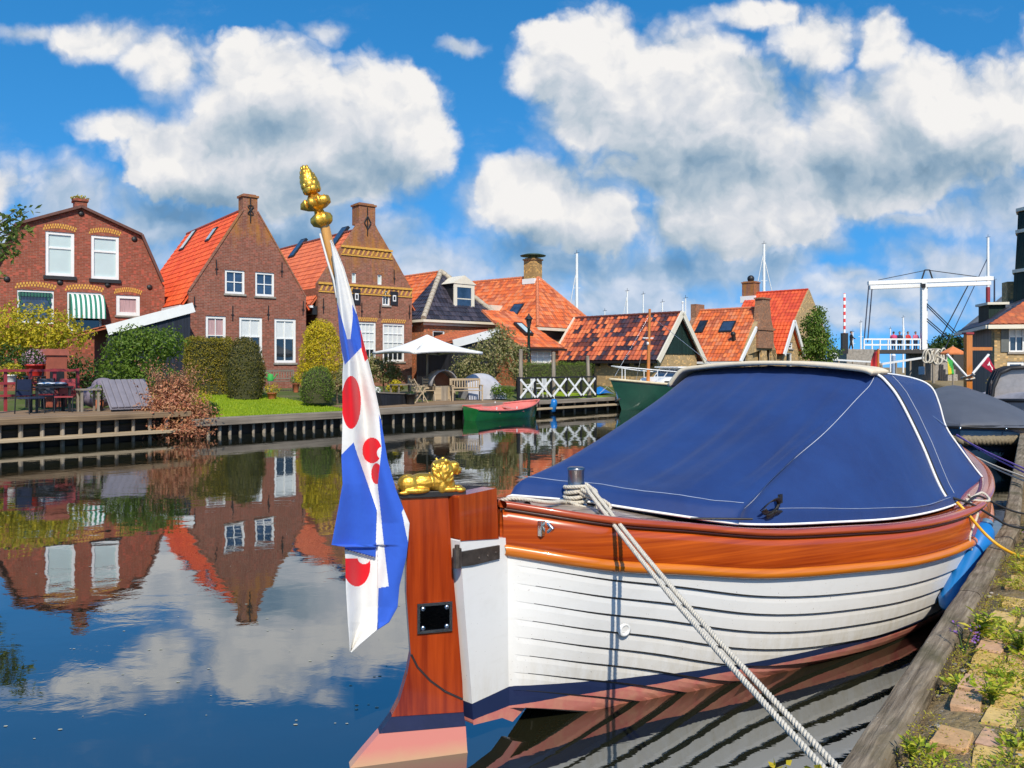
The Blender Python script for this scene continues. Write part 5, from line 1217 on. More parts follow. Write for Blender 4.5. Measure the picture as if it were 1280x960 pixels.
along('seam', [cov_pt(i, .06)+V(-.004, 0, .003) for i in range(iS+2, iF)], .0025, plain('thread', (.30,.36,.5), .8))
along('hoop_piping', [V(4.175, t+.008, z+.004) for t, z in pr1[:iS+2]], .012, G['whitecloth']); along('hoop_piping', [V(4.20, t+.012, z+.006) for t, z in pr1[:iS+2]], .013, G['black'])
along('seam', [V(4.42+.1*k/10, pr1[6+4*k][0]-.004+.02, pr1[6+4*k][1]+.004) for k in range(0, 8)], .0025, plain('grey_thread', (.45,.48,.55), .8))
along('hoop_piping', [V(5.6, t+.006, z+.006) for t, z in pr2[:NP//2]], .009, G['whitecloth'])
fi = [(.40+.6*k/10) for k in range(11)]; along('seam', [V(4.21+1.39*u, pr1[iS][0]+(pr2[24][0]-pr1[iS][0])*u+.012, pr1[iS][1]+(pr2[24][1]-pr1[iS][1])*u+.006) for u in [k/14 for k in range(15)]], .004, plain('thread', (.2,.3,.5), .8))
def ring_strip(name, prf, i0, i1, s0, s1, lift, mat):
    b = MB(); b.grid([[c3((s, t*(1+lift*.0), z+lift)) for t, z in prf[i0:i1+1]] for s in (s0-.012, s0, (s0+s1)/2, s1, s1+.012)]); rr = b.build(name, mat, cov); sd = rr.modifiers.new('thickness', 'SOLIDIFY'); sd.thickness = .042; sd.offset = 0; return rr
ring_strip('cream_hoop', pr1, iS-2, NP-1-iS+10, 4.0, 4.40, .030, plain('cream_canvas', (.70,.60,.44), .8, var=.1))
pb = [base_pt(i)+V(0, .004, .004) for i in range(0, iS)]
def sweep(pts, step):
    out = [Vector(pts[0])]; P = [Vector(p) for p in pts]; P = [P[0]*2-P[1]]+P+[P[-1]*2-P[-2]]
    for i in range(1, len(P)-2):
        n = max(2, int((P[i+1]-P[i]).length/step))
        for k in range(1, n+1):
            u = k/n; out.append(.5*((2*P[i])+(P[i+1]-P[i-1])*u+(2*P[i-1]-5*P[i]+4*P[i+1]-P[i+2])*u*u+(3*P[i]-P[i-1]-3*P[i+1]+P[i+2])*u**3))
    return out
def laid(mb, pts, r, pitch=.055, step=.007, n=5):
    P = sweep(pts, step); acc = 0; th = []; 
    for i, p in enumerate(P): acc += (p-P[i-1]).length if i else 0; th.append(acc/pitch*2*PI)
    prev = None; fr = []
    for i, p in enumerate(P):
        d = (P[min(i+1, len(P)-1)]-P[max(0, i-1)]).normalized(); a = (prev or d.orthogonal()); a = (a-d*a.dot(d)).normalized(); fr.append((a, d.cross(a))); prev = a
    for s in range(3):
        mb.tube([p+(fr[i][0]*math.cos(th[i]+s*2.094)+fr[i][1]*math.sin(th[i]+s*2.094))*r*.52 for i, p in enumerate(P)], r*.56, n)
# straps with a loop near the after corner
sx = cov_pt(iS-3, .05); b = MB(); o = Vector(c3(sx))
e1, e2, e3 = V(1,0,0), V(0,-.25,.97), V(0,-.97,-.25)          # along the rail, up the cloth, out of the cloth
def strap_run(P, wv, w_):
    Q = sweep([o+e1*a+e2*c+e3*d for a, c, d in P], .02); b.grid([[p+wv*(w_/2), p-wv*(w_/2)] for p in Q])
strap_run([(-.17,.02,.02),(-.14,.075,.045),(-.06,.09,.06),(.0,.05,.05),(-.03,.0,.035),(-.11,-.01,.03),(-.17,.02,.025)], (e3*.6+e2*.8).normalized(), .045)
strap_run([(.05,.08,.02),(.02,.03,.045),(-.04,-.02,.05),(-.10,-.04,.03)], (e1*.6-e2*.8).normalized(), .05)
strap_run([(-.04,-.01,.055),(.04,-.02,.06),(.09,-.045,.045),(.05,-.075,.03),(-.03,-.07,.02)], (e2*.9+e3*.4).normalized(), .045)
b.box(o.x+.03, o.x+.075, o.y-.055, o.y-.04, o.z+.03, o.z+.09)
st = b.build('strap', G['black'], cov); sd = st.modifiers.new('thickness', 'SOLIDIFY'); sd.thickness = .005
along('strap', [c3(V(0,0,0)) if False else V(1.45+.05*k, .62+.062*k, zsh(1.5)+.055) for k in range(6)], .007, G['black'])

# ---------------------------------------------------------------- ropes and fender on the sloop
bt = b2w(bx, -by, 0); bt.z = bz; zc = bz+.11
rt = thing('mooring_rope', 'doubled white laid rope running from the steel bollard down to the near quay', 'rope', bt); lr = lambda p: Vector(p)-bt
Q0 = at(1072, 1000, 2.62); side = V(.8, .6, 0).normalized()
for k, dd in ((0, -.010), (1, .020)):
    a = bt+V(.06, -.05, .14+.012*k); e = Q0+V(.0, 0, 0)+side*dd
    pts = [a+side*dd*.2]+[a.lerp(e, u)+side*dd+V(0, 0, -.045*math.sin(PI*u)) for u in (.04, .2, .4, .6, .8)]+[e+side*dd]
    b = MB(); laid(b, [lr(p) for p in pts], .0135); b.build('rope_strand', G['rope'], rt)
b = MB()
for k in range(4):
    pts = [V(math.cos(a)*(.072+.004*(k % 2)), math.sin(a)*(.072+.004*(k % 2)), .045+.027*k+.012*math.sin(a+k)) for a in [i*PI/6+k for i in range(13)]]; laid(b, pts, .0135)
laid(b, [V(.02,-.07,.10), V(.10,-.11,.07), V(.13,-.03,.10), V(.07,.06,.13)], .0135); laid(b, [V(-.07,-.02,.05), V(.0,-.10,.02), V(.13,-.12,-.01), V(.20,-.19,.03), V(.12,-.17,.085), V(.03,-.08,.12)], .0135)
laid(b, [V(.16,-.2,.07), V(.2,-.24,.04), V(.17,-.26,.0), V(.12,-.22,.03), V(.15,-.18,.07)], .012)
b.build('rope_coil', G['rope'], rt)
e0 = b2w(.36, .03, zsh(.36)+.045); e1 = b2w(.6, .12, zsh(.6)+.055)
b = MB(); laid(b, [V(-.07,-.03,.02), lr(b2w(.85, .02, zsh(.85)+.065)), lr(e1), lr(e0), lr(b2w(.33, -.12, zsh(.33)-.02))], .0135); b.build('stern_line', G['rope'], rt)
ft, fb = b2w(4.5, bs(4.5)+.09, .86), b2w(4.15, bs(4.15)+.03, .34)
ft = at(1231, 659, 6.75); fb = at(1186, 752, 6.35)
fe = thing('boat_fender', 'bright blue bulb fender squeezed between sloop and near quay', 'fender', ft); dv = (fb-ft); Lf = dv.length
b = MB(); b.lathe([(.03,-.06),(.034,-.03),(.05,-.02),(.085,.03),(.104,.10),(.104,.16),(.092,.24),(.082,.34),(.080,Lf*.8),(.08,Lf),(.05,Lf+.06),(.01,Lf+.08)], 24, (0,0,0), dv); b.build('bulb', G['blue_rubber'], fe)
b = MB(); b.lathe([(.045,-.065),(.05,-.05),(.045,-.02)], 14, (0,0,0), dv); b.build('collar', plain('blue_grey_collar', (.1,.2,.3), .4), fe)
cl = b2w(4.35, bs(4.35)-.1, zsh(4.35)+.05)
fl = thing('fender_line', 'short white line tying the blue bulb fender to the cap rail', 'rope', cl); b = MB(); laid(b, [p-cl for p in (ft+V(0,0,.03), at(1218, 690, 6.6), at(1212, 672, 6.5), at(1222, 640, 6.65), cl)], .011)
laid(b, [p-cl for p in (cl, at(1236, 626, 6.8), at(1228, 616, 6.9), at(1214, 622, 6.8), cl+V(.02,0,.04))], .011); b.build('line', G['rope'], fl)
yo = at(1196, 628, 6.55); yt = thing('power_cable', 'yellow cable looping from the sloop to the near quay', 'cable', yo); b = MB(); b.tube(sweep([p-yo for p in (yo, at(1206, 638, 6.5), at(1232, 668, 6.45), at(1255, 686, 6.35), at(1283, 697, 6.2), at(1330, 700, 6.1))], .03), .0125, 8); b.build('cable', G['yellow_rope'], yt)
ko = at(1190, 622, 6.6); kt = thing('black_line', 'black line leading from the sloop hoop foot to the near quay weeds', 'rope', ko); b = MB(); b.tube(sweep([p-ko for p in (ko, at(1214, 630, 6.6), at(1240, 645, 6.65), at(1262, 657, 6.7), at(1300, 664, 6.8))], .03), .010, 8); b.tube(sweep([p-ko for p in (at(1206, 631, 6.6), at(1222, 620, 6.75), at(1245, 630, 7.0), at(1270, 640, 7.2), at(1300, 645, 7.3))], .03), .009, 8); b.build('line', G['black_rope'], kt)
for i, (nm, mt, lab, A, Bq) in enumerate((('mooring_line', 'purple_rope', 'purple mooring line over dark water right of the blue cover', (1196,545,12.5), (1290,590,9.6)), ('mooring_line', 'rope', 'thin white mooring line below the purple line', (1203,563,11.5), (1290,600,9.4)))):
    a, c = at(*A), at(*Bq); t = thing(nm, lab, 'rope', a)
    for k in (0, 1):
        b = MB(); b.tube(sweep([V(0,0,.02*k), (c-a)*.5+V(0,0,-.02-.03*k), c-a+V(0,0,-.05*k)], .1), .012, 6); b.build('line', G[mt], t)
# ---------------------------------------------------------------- garden planting
def bpx(px, d, z=None):                              # point d metres behind the water's edge, seen at column px
    A = BANK[1]+bn*d; k = (px-640)/F; s = (k*A.y-A.x)/(bd.x-k*bd.y); p = A+bd*s; p.z = bank_ground(p) if z is None else z; return p
BA_ = math.atan2(bd.y, bd.x)
def lob(px, py, D, r, base):                        # lobe centre from a pixel, relative to the plant's base
    p = at(px, py, D)-base; return (tuple(p), r)
def plant(name, label, cat, px, D, specs, n, size, mat, group=None, z=None, tr=.05, **kw):
    base_ = bpos(px, D)
    if z is not None: base_.z = z
    L = [lob(x, y, D+dd, (rx, ry, rz), base_) for x, y, dd, rx, ry, rz in specs]
    return shrub(name, label, cat, base_, L, n, size, mat, group, tr=tr, **kw)
plant('yellow_shrub', 'large yellow-green leafy shrub in front of the left house with the awning', 'shrub', 48, 28, [(50,408,0,1.2,1.0,.8),(15,412,0,.9,.9,.8),(82,420,0,.75,.8,.6),(40,428,-.2,1.2,.9,.6),(-15,425,0,.9,.9,.9)], 5200, .13, 'lf_yellow', lump=.35)
plant('dark_shrub', 'dark green undergrowth below the yellow shrub behind the red railing', 'shrub', 40, 27.2, [(10,455,0,1.0,.6,.7),(60,462,0,1.1,.5,.7),(110,470,.5,.7,.5,.6)], 2600, .13, 'lf_dark')
plant('leafy_bush', 'tall green rounded bush in front of the dark garden shed', 'shrub', 180, 27, [(172,440,0,1.05,1.0,.85),(150,462,0,.75,.8,.7),(205,430,.2,.75,.7,.55),(185,475,0,1.0,.8,.65),(165,425,0,.7,.6,.4)], 6500, .12, 'lf_green', lump=.35)
plant('dry_shrub', 'rusty brown dry shrub overhanging the water at the jetty corner', 'shrub', 208, 24.4, [(208,512,-.4,1.1,.8,.65),(180,520,-.3,.85,.7,.6),(238,522,-.2,.8,.6,.5),(218,490,0,.7,.5,.55),(200,538,-.9,1.15,.5,.35),(232,540,-.7,.7,.4,.3)], 8000, .12, 'lf_brown', lump=.4, aspect=.42, tr=.03, shell=.5)
def wands(label, px, D, n, h, sp, mat):
    b0 = bpos(px, D); t = thing('twiggy_shrub', label, 'shrub', b0); b = MB(); l = MB()
    for _ in range(n):
        a = rnd(0, 2*PI); o = V(math.cos(a), math.sin(a), 0); hh = h*rnd(.6, 1.15); tip = o*sp*rnd(.3, 1)+V(0,0,hh); b.tube([(0,0,-.1), tip*.5+V(0,0,.12), tip], [.014,.01,.005], 4)
        for _ in range(16): q = tip*rnd(.45, 1.05); leaf(l, q+rdir()*.05, rdir(), (rdir()+V(0,0,.6)).normalized(), .11*rnd(.6, 1.2), .035)
    b.build('stem', G['bark'], t); l.build('foliage', G[mat], t)
wands('upright reddish twiggy stems growing out of the dry brown shrub', 212, 24.6, 60, 1.5, 1.15, 'lf_brown')
plant('marigold_plant', 'low green plant with yellow flowers between dry shrub and lawn', 'plant', 248, 25.6, [(248,500,0,.42,.35,.28),(258,512,0,.35,.3,.2)], 900, .07, 'lf_yellow', tr=.02)
plant('low_plant', 'small dark green plant at the lawn corner right of the dry shrub', 'plant', 260, 25.2, [(262,512,0,.3,.3,.22)], 500, .08, 'lf_dark', tr=.02)
def hedge(label, cat, f, x0, x1, y0, y1, z1, n, mat, name='clipped_hedge', dome=False, size=.075):
    t = thing(name, label, cat, f.o, f.a); b = MB(); core = MB(); rs = random
    if dome:
        cx, cy = (x0+x1)/2, (y0+y1)/2; rx, ry = (x1-x0)/2, (y1-y0)/2
        sh = lambda d: V(cx+d.x*rx, cy+d.y*ry, z1*.45+d.z*z1*.55) if d.z > 0 else V(cx+d.x/max(.2, V(d.x,d.y,0).length)*rx*(1-.12*d.z*d.z), cy+d.y/max(.2, V(d.x,d.y,0).length)*ry*(1-.12*d.z*d.z), z1*.45+d.z*z1*.45)
        core.lathe([(.86,-.1),(.95,z1*.2),(.95,z1*.45),(.86,z1*.68),(.6,z1*.86),(.25,z1*.95),(.01,z1*.965)], 18); core.v = [(cx+x*rx, cy+y*ry, z) for x, y, z in core.v]
        for _ in range(n):
            d = rdir(); p = sh(d); p += d*(rnd(-.08, .07)+.11*noise.noise(p*2.2)+.06*noise.noise(p*5)); leaf(b, p, (d+rdir()*.7).normalized(), (rdir()+V(0,0,.4)).normalized(), size*rnd(.7, 1.4), size*.55)
    else:
        core.box(x0+.07, x1-.07, y0+.07, y1-.07, -.2, z1-.07)
        A = [((x1-x0)*z1, 0), ((y1-y0)*z1, 1), ((y1-y0)*z1, 2), ((x1-x0)*(y1-y0), 3)]; S = sum(a for a, _ in A)
        for a, k in A:
            for _ in range(int(n*a/S)):
                u, v = rnd(x0, x1), rnd(y0, y1); w = z1*random.random()
                p, d = [(V(u, y0, w), V(0,-1,0)), (V(x0, v, w), V(-1,0,0)), (V(x1, v, w), V(1,0,0)), (V(u, v, z1), V(0,0,1))][k]
                p += d*(rnd(-.09, .06)+.12*noise.noise(p*1.4)+.07*noise.noise(p*4)); leaf(b, p, (d+rdir()*.8).normalized(), (rdir()+V(0,0,.4)).normalized(), size*rnd(.7, 1.4), size*.55)
    b.build('foliage', G[mat], t); core.build('twig_core', plain('hedge_twigs', (.05,.05,.018), .95, var=.4, scale=14), t); return t
fh = orient(238, 31.5, 30, 1.0); wH = fh.pl(290, 450)[0]; hedge('tall yellowish clipped hedge between the garden shed and the dark domed bush', 'hedge', fh, 0, wH, 0, 1.6, fh.pl(250, 424)[1], 9000, 'lf_hedge')
fh = orient(283, 30.5, 20, .95); wH = fh.pl(331, 450)[0]; hedge('shaded dome-shaped bush at the right end of the tall hedge', 'shrub', fh, 0, wH, -.1, 1.5, fh.pl(305, 422)[1], 6500, 'lf_hedge_dark', 'domed_bush', True)
plant('golden_conifer', 'egg-shaped golden yellow conifer in front of the two brick houses', 'tree', 401, 31.5, [(401,445,0,.88,.85,1.0),(401,425,0,.72,.7,.8),(402,412,0,.42,.42,.4),(398,468,0,.9,.85,.6)], 9000, .10, 'lf_gold', lump=.14, shell=.85, aspect=.4, tr=.08)
fh = orient(375, 29.2, 10, .86); wH = fh.pl(414.5, 480)[0]; hedge('small clipped green ball bush at the edge of the lawn', 'shrub', fh, 0, wH, 0, 1.1, fh.pl(395, 460)[1], 4500, 'lf_box', 'ball_bush', True, .06)
plant('flowering_bush', 'bushy green shrub with pale leaves between ball bush and flag', 'shrub', 422, 31, [(420,478,0,.5,.5,.45),(436,470,0,.5,.5,.5)], 1500, .1, 'lf_olive')
plant('hydrangea_bush', 'pinkish flowering bush left of the white parasol pole', 'shrub', 480, 35.5, [(478,462,0,.75,.6,.5),(462,456,0,.5,.5,.4),(492,470,0,.45,.45,.45)], 2300, .12, 'lf_olive', lump=.4)
plant('rose_bush', 'large loose olive and pink bush behind the covered barrel chair', 'shrub', 610, 39, [(610,445,0,1.2,.9,.8),(640,440,.3,.75,.7,.7),(582,458,0,.7,.7,.55),(625,420,.4,.65,.6,.6),(600,468,0,1.2,.8,.45),(645,462,0,.5,.5,.5)], 5200, .14, 'lf_olive', lump=.5, shell=.55)
fh = orient(655, 40.5, 40, 1.0); wH = fh.pl(742, 460)[0]; hedge('long low dark green hedge behind the white crossed railing', 'hedge', fh, 0, wH, 0, .8, fh.pl(700, 455)[1], 5000, 'lf_box', size=.06)
plant('potted_shrub', 'leafy green pot plant beside the covered chair at the deck end', 'plant', 618, 35.5, [(622,487,0,.3,.3,.25),(634,490,0,.28,.28,.25)], 500, .1, 'lf_green', tr=.02)
# plant('white_flowers')
plant('white_flowers', 'clump of white flowers at the left end of the parasol deck', 'flowers', 478, 32.2, [(476,500,0,.28,.25,.2),(470,490,0,.2,.2,.22)], 420, .08, 'fl_white', tr=.015)
plant('fern_clump', 'yellow-green leafy clump beside the black bucket on the deck', 'plant', 494, 33.5, [(494,483,0,.35,.3,.25)], 420, .1, 'lf_yellow', tr=.02)
# trees
def tree(name, label, px, D, specs, n, size, mat, z=None, tr=.12, **kw):
    b0 = bpos(px, D)
    if z is not None: b0.z = z
    t = thing(name, label, 'tree', b0); L = [lob(x, y, D+dd, (rx, ry, rz), b0) for x, y, dd, rx, ry, rz in specs]
    b = MB(); crown(b, L, n, size, **kw); b.build('crown', G[mat], t); trunk(t, (0,0,-.1), L[0][0], tr, [(.6, Vector(c)) for c, r in L[1:]]); return t
tree('leafy_tree', 'loose green tree standing right of the big red roofed house', 1022, 56, [(1022,425,0,1.2,1.1,1.0),(1018,405,0,.9,.9,.9),(1028,442,0,1.1,1.0,.8),(1010,438,0,.8,.8,.8),(1024,392,0,.45,.45,.5)], 4200, .2, 'lf_green', lump=.4, shell=.6)
tree('distant_tree', 'dark bushy trees behind the right end of the white drawbridge', 1185, 90, [(1185,428,0,1.4,1,.9),(1200,432,0,1.2,1,.8),(1170,434,0,1,1,.5)], 1500, .35, 'lf_dark', z=1.0, lump=.4)
t = thing('walnut_tree', 'broad-leaved branch reaching in at the left picture edge above the left house gable', 'tree', at(-70, 455, 20)+V(0,0,-1.6)); o = t.location
b = MB(); lv = MB(); fork = at(-60, 330, 20)-o; b.tube([(0,0,-.3), fork*.5, fork], [.16,.12,.08], 8)
for tip in ((36,264),(34,285),(22,262),(28,300),(8,275),(12,320),(0,345),(-10,300),(26,280),(-20,250),(5,300),(18,310)):
    e = at(tip[0], tip[1], 20+rnd(-.5, .5))-o; mid = fork.lerp(e, .55)+V(0,0,.12); b.tube([fork, mid, e], [.03,.02,.007], 5)
    for _ in range(30):
        p = mid.lerp(e, rnd(.2, 1.08))+rdir()*.13; d = (rdir()+V(0,0,-.25)).normalized(); leaf(lv, p, rdir(), d, rnd(.13, .26), rnd(.06, .1))
b.build('trunk', G['bark'], t); lv.build('crown', G['lf_walnut'], t)

# ---------------------------------------------------------------- pots, benches and chairs
def pot_plant(label, p, r, h, potm, lf, n=240, ls=.07, cr=None, name='flower_pot', flower=None):
    t = thing(name, label, 'flower pot', p); b = MB(); b.lathe([(r*.7, 0), (r, h*.85), (r*1.08, h*.86), (r*1.08, h), (r*.9, h), (r*.88, h*.9), (.001, h*.9)], 16); b.build('pot', G[potm], t)
    c = cr or r*1.3; b = MB(); crown(b, [((0,0,h+c*.55), (c, c, c*.7))], n, ls); b.build('foliage', G[lf], t)
    if flower: b = MB(); crown(b, [((0,0,h+c*.62), (c*1.04, c*1.04, c*.74))], int(n*.9), ls*.8, shell=.93); b.build('blossom', G[flower], t)
    return t
pot_plant('terracotta pot with a yellowish plant on the bright lawn', bpx(340, 5.2), .18, .26, 'terracotta', 'lf_yellow', cr=.3)
pot_plant('tall reddish pot with leaves beside the garden bench', bpx(370, 7.5), .15, .4, 'terracotta', 'lf_green', cr=.28)
def bench(label, p, rz, w=1.5, m='grey_wood', name='garden_bench', arms=False):
    t = thing(name, label, 'bench', p, rz); M_ = G[m]
    b = MB(); [b.box(-w/2, w/2, -.22+.11*i, -.13+.11*i, .42, .45) for i in range(4)]; b.build('seat', M_, t)
    b = MB(); b.box(-w/2, w/2, .25, .29, .86, .95); b.box(-w/2+.06, w/2-.06, .25, .285, .52, .57)
    for i in range(11): x = -w/2+.1+(w-.2)*i/10; b.box(x-.02, x+.02, .255, .28, .571, .859)
    b.build('backrest', M_, t)
    for x in (-w/2+.03, w/2-.03):
        b = MB(); b.box(x-.03, x+.03, -.24, -.18, 0, .64 if arms else .418); b.build('leg', M_, t); b = MB(); b.box(x-.03, x+.03, .225, .249, 0, .9); b.build('leg', M_, t)
        if arms: b = MB(); b.box(x-.04, x+.04, -.26, .224, .641, .68); b.build('armrest', M_, t)
    return t
bench('dark garden bench standing against the pointed-gable house', bpx(352, 8.6), BA_, 1.5, 'grey_wood'); bench('pale teak bench with slatted back facing the water on the deck', bpx(583, 1.6, .632), BA_-.5, 1.35, 'teak', 'teak_bench', True)
t = thing('watering_can', 'green watering can on the left end of the garden bench', 'watering can', bpx(338, 8.5)+V(0,0,.46)); b = MB(); b.lathe([(.13,0),(.14,.02),(.12,.26),(.08,.3),(.001,.3)], 14); b.build('body', G['greencloth'], t); b = MB(); b.tube([(.1,0,.05),(.32,0,.32)], [.03,.018], 8); b.build('spout', G['greencloth'], t); b = MB(); b.tube(sweep([V(-.12,0,.1), V(-.24,0,.2), V(-.18,0,.36), V(0,0,.3)], .04), .014, 6); b.build('handle', G['greencloth'], t)
def chair(label, p, rz, m='black', seatm=None, name='garden_chair', group=None):
    t = thing(name, label, 'chair', p, rz, group); M_ = G[m]
    b = MB(); b.box(-.24, .24, -.24, .22, .42, .46); b.build('seat', G[seatm or m], t); b = MB(); b.prism([(-.22, .5), (.22, .5), (.2, .95), (-.2, .95)], .23, .27); b.build('backrest', G[seatm or m], t)
    for x in (-.23, .23):
        for y, z in ((-.22, .418), (.25, .96)): b = MB(); b.tube([(x, y+(.06 if y > 0 else -.04), 0), (x, y, z)], .018, 6); b.build('leg', M_, t)
        b = MB(); b.bar((x, -.24, .64), (x, .24, .66), .05, .025); b.build('armrest', M_, t)
    return t
def table(label, p, rz, w, d, m, name='garden_table', h=.74):
    t = thing(name, label, 'table', p, rz); b = MB(); b.box(-w/2, w/2, -d/2, d/2, h-.04, h); b.build('tabletop', G[m], t)
    for x in (-w/2+.08, w/2-.08):
        for y in (-d/2+.08, d/2-.08): b = MB(); b.box(x-.03, x+.03, y-.03, y+.03, 0, h-.041); b.build('leg', G[m], t)
    return t
Zt = .822
t = thing('red_railing', 'dark red horizontal railing at the back of the jetty terrace', 'railing', bpx(-25, 3.2, Zt), BA_); Lr = (bpx(98, 3.2)-bpx(-25, 3.2)).length
for z in (1.15, .78, .42): b = MB(); b.box(0, Lr, -.03, .03, z, z+.07); b.build('rail', G['darkred'], t)
for i in range(5): b = MB(); x = Lr*i/4; b.box(x-.04, x+.04, .031, .10, 0, 1.24); b.build('post', G['darkred'], t)
tb = table('dark slim plant stand carrying the red flower tub behind the railing', bpx(43, 4.2, .85), BA_, .5, .5, 'black', 'plant_stand', .98)
pot_plant('bright red tub with a dome of pink flowers above the red railing', bpx(43, 4.2, 1.832), .26, .36, 'redpaint', 'lf_dark', 400, .07, .34, 'flower_tub', 'fl_pink')
pot_plant('small white pot with yellow leaves at the left end of the railing', bpx(14, 4.0, 1.6), .14, .28, 'white', 'lf_yellow', 220, .09, .3)
t = thing('brick_stove', 'reddish brown stove box with sloping lid next to the red flower tub', 'stove', bpx(68, 4.2, .85), BA_); b = MB(); b.box(-.3, .3, -.25, .25, 0, 1.62); bevel(b.build('body', plain('rust_brown', (.30,.075,.04), .7), t), .02); b = MB(); b.prism([(-.36, 1.62), (.36, 1.62), (.3, 1.82), (-.3, 1.82)], -.3, .3); b.build('lid', plain('rust_lid', (.36,.10,.06), .6), t); b = MB(); b.box(-.2, .2, -.262, -.251, .6, 1.2); b.build('door', G['black'], t)
chair('black terrace chair with pale cushion nearest the water at far left', bpx(38, 1.5, Zt), BA_+.4, 'black', 'navycloth'); chair('black terrace chair with grey cushion behind the dark terrace table', bpx(62, 2.4, Zt), BA_+.1, 'black', 'greyvinyl')
chair('terrace chair with red seat beside the brown side table', bpx(82, 1.7, Zt), BA_-.5, 'black', 'darkred')
for i, (x, mm) in enumerate(((58, 'white'), (73, 'greycloth'))):
    t = thing('cushion', ('folded off-white cushion', 'folded light grey cushion')[i]+' lying on the dark terrace table', 'cushion', bpx(x, 1.9, Zt+.742), BA_+.2); b = MB(); b.ell((0,0,.06), (.24,.2,.06), n=14); o_ = b.build('pad', G[mm], t); b = MB(); b.tube([(.24*math.cos(a), .2*math.sin(a), .06) for a in [i*PI/8 for i in range(17)]], .012, 5); b.build('piping', G['darkcloth'], t)
table('dark wooden table in the middle of the jetty terrace', bpx(63, 1.9, Zt), BA_, 1.0, .7, 'black'); table('small brown wooden side table left of the grey sun lounger', bpx(110, 1.4, Zt), BA_, .6, .5, 'grey_post', 'side_table', .66)
t = thing('potted_herb', 'small green potted herb on the ground beside the grey lounger', 'flower pot', bpx(124, 2.2, Zt)); b = MB(); b.lathe([(.1,0),(.14,.3),(.001,.3)], 12); b.build('pot', G['terracotta'], t); b = MB(); crown(b, [((0,0,.5), (.24,.24,.26))], 260, .08); b.build('foliage', G['lf_green'], t)
t = thing('sun_lounger', 'grey padded lounger tilted towards the water beside the dry shrub', 'sun lounger', bpx(158, 1.3, Zt), BA_)
b = MB(); n = 7
for i in range(n): x = -.62+1.24*i/n; q = [V(x, -.55, .08), V(x+1.24/n*.98, -.55, .08), V(x+1.24/n*.98, .25, .88), V(x, .25, .88)]; c_ = sum(q, V(0,0,0))/4; b.add([*q, *[p+V(0,-.055,.055) for p in q]], [(0,1,2,3),(4,5,6,7),(0,1,5,4),(1,2,6,5),(2,3,7,6),(3,0,4,7)])
bevel(b.build('mattress', plain('lilac_grey_cloth', (.19,.175,.20), .85, var=.15), t), .03, 3); b = MB(); b.bar((-.6, .3, .0), (-.6, .22, .84), .04, .04); b.bar((.6, .3, 0), (.6, .22, .84), .04, .04); b.bar((-.6, -.5, .03), (.6, -.5, .03), .05, .05); b.build('frame', G['black'], t)
t = thing('beanbag', 'grey-lilac round cushion seat between side table and green bush', 'seat', bpx(122, 3.3, Zt)); b = MB(); b.ell((0,0,.35), (.5,.45,.36), n=18); b.ell((.1,.15,.7), (.36,.25,.25), n=14); remesh(b.build('cushion', plain('lilac_cushion', (.18,.15,.19), .85), t), .04); b = MB(); b.tube([(0,-.44,.35),(0,-.3,.62),(0,0,.74)], .012, 5); b.build('seam', G['darkcloth'], t)

# middle terrace
Zm = .632
pp = bpx(534, 3.2, Zm); D0 = pp.y; pz = lambda y: (YH-y)/F*D0+H
t = thing('parasol', 'big white square parasol on a pale pole over the middle terrace', 'parasol', pp, BA_-.12); zt, ze = pz(418)-Zm, pz(440)-Zm
b = MB(); R_ = 1.72; N = 10; cols_ = [(-R_,-R_),(R_,-R_),(R_,R_),(-R_,R_)]
for i in range(4):
    a, c = V(*cols_[i], ze), V(*cols_[(i+1) % 4], ze); top_ = V(0, 0, zt); rows = []
    for k in range(N+1):
        u = k/N; rows.append([a.lerp(c, j/10).lerp(top_, u)+V(0,0,-.10*math.sin(PI*u)+(.14*(abs(j/5-1)**2)-.14)*(1-u)*-.6) for j in range(11)])
    b.grid(rows)
    b.grid([[a.lerp(c, j/10)+V(0,0,(.14*(abs(j/5-1)**2)-.14)*-.6), a.lerp(c, j/10)+V(0,0,-.12+(.14*(abs(j/5-1)**2)-.14)*-.6)] for j in range(11)])
cn = b.build('canopy', G['offwhite'], t); sd = cn.modifiers.new('thickness', 'SOLIDIFY'); sd.thickness = .006
b = MB(); b.tube([(0,0,0),(0,0,zt-.01)], .045, 10); b.build('pole', G['grey_post'], t); b = MB(); b.box(-.4, .4, -.4, .4, 0, .07); b.build('base', G['stone'], t)
b = MB(); [b.bar((0,0,zt-.2), (x*.96, y*.96, ze-.02), .03, .03) for x, y in cols_]; b.build('ribs', G['grey_post'], t)
t = thing('beach_chair', 'hooded wooden beach chair with grey rounded shingle top', 'beach chair', bpx(552, 2.6, Zm), BA_-.35)
b = MB(); b.box(-.5, .5, -.35, .4, .0, .62); b.build('body', G['grey_post'], t); b = MB(); rows = []
for i in range(13): a = PI*i/12; rows.append([(-.58*math.cos(a), y, .62+.66*math.sin(a)) for y in (-.42, 0, .42)])
b.grid(rows); hd = b.build('hood', G['shingle'], t); sd = hd.modifiers.new('thickness', 'SOLIDIFY'); sd.thickness = .04
b = MB(); b.prism([(-.54*math.cos(PI*i/12), .62+.6*math.sin(PI*i/12)) for i in range(13)], .3, .34); b.build('back_panel', plain('rusty_lining', (.22,.09,.05), .8), t)
for x in (-.3, .3): b = MB(); b.prism([(x-.14, .05), (x+.14, .05), (x+.14, .58), (x-.14, .58)], -.375, -.351); b.build('door_panel', G['teak'], t)
t = thing('covered_barbecue', 'rounded bulky thing under a grey tarpaulin at the end of the deck', 'tarpaulin', bpx(603, 2.5, Zm), BA_-.3)
b = MB(); rows = []
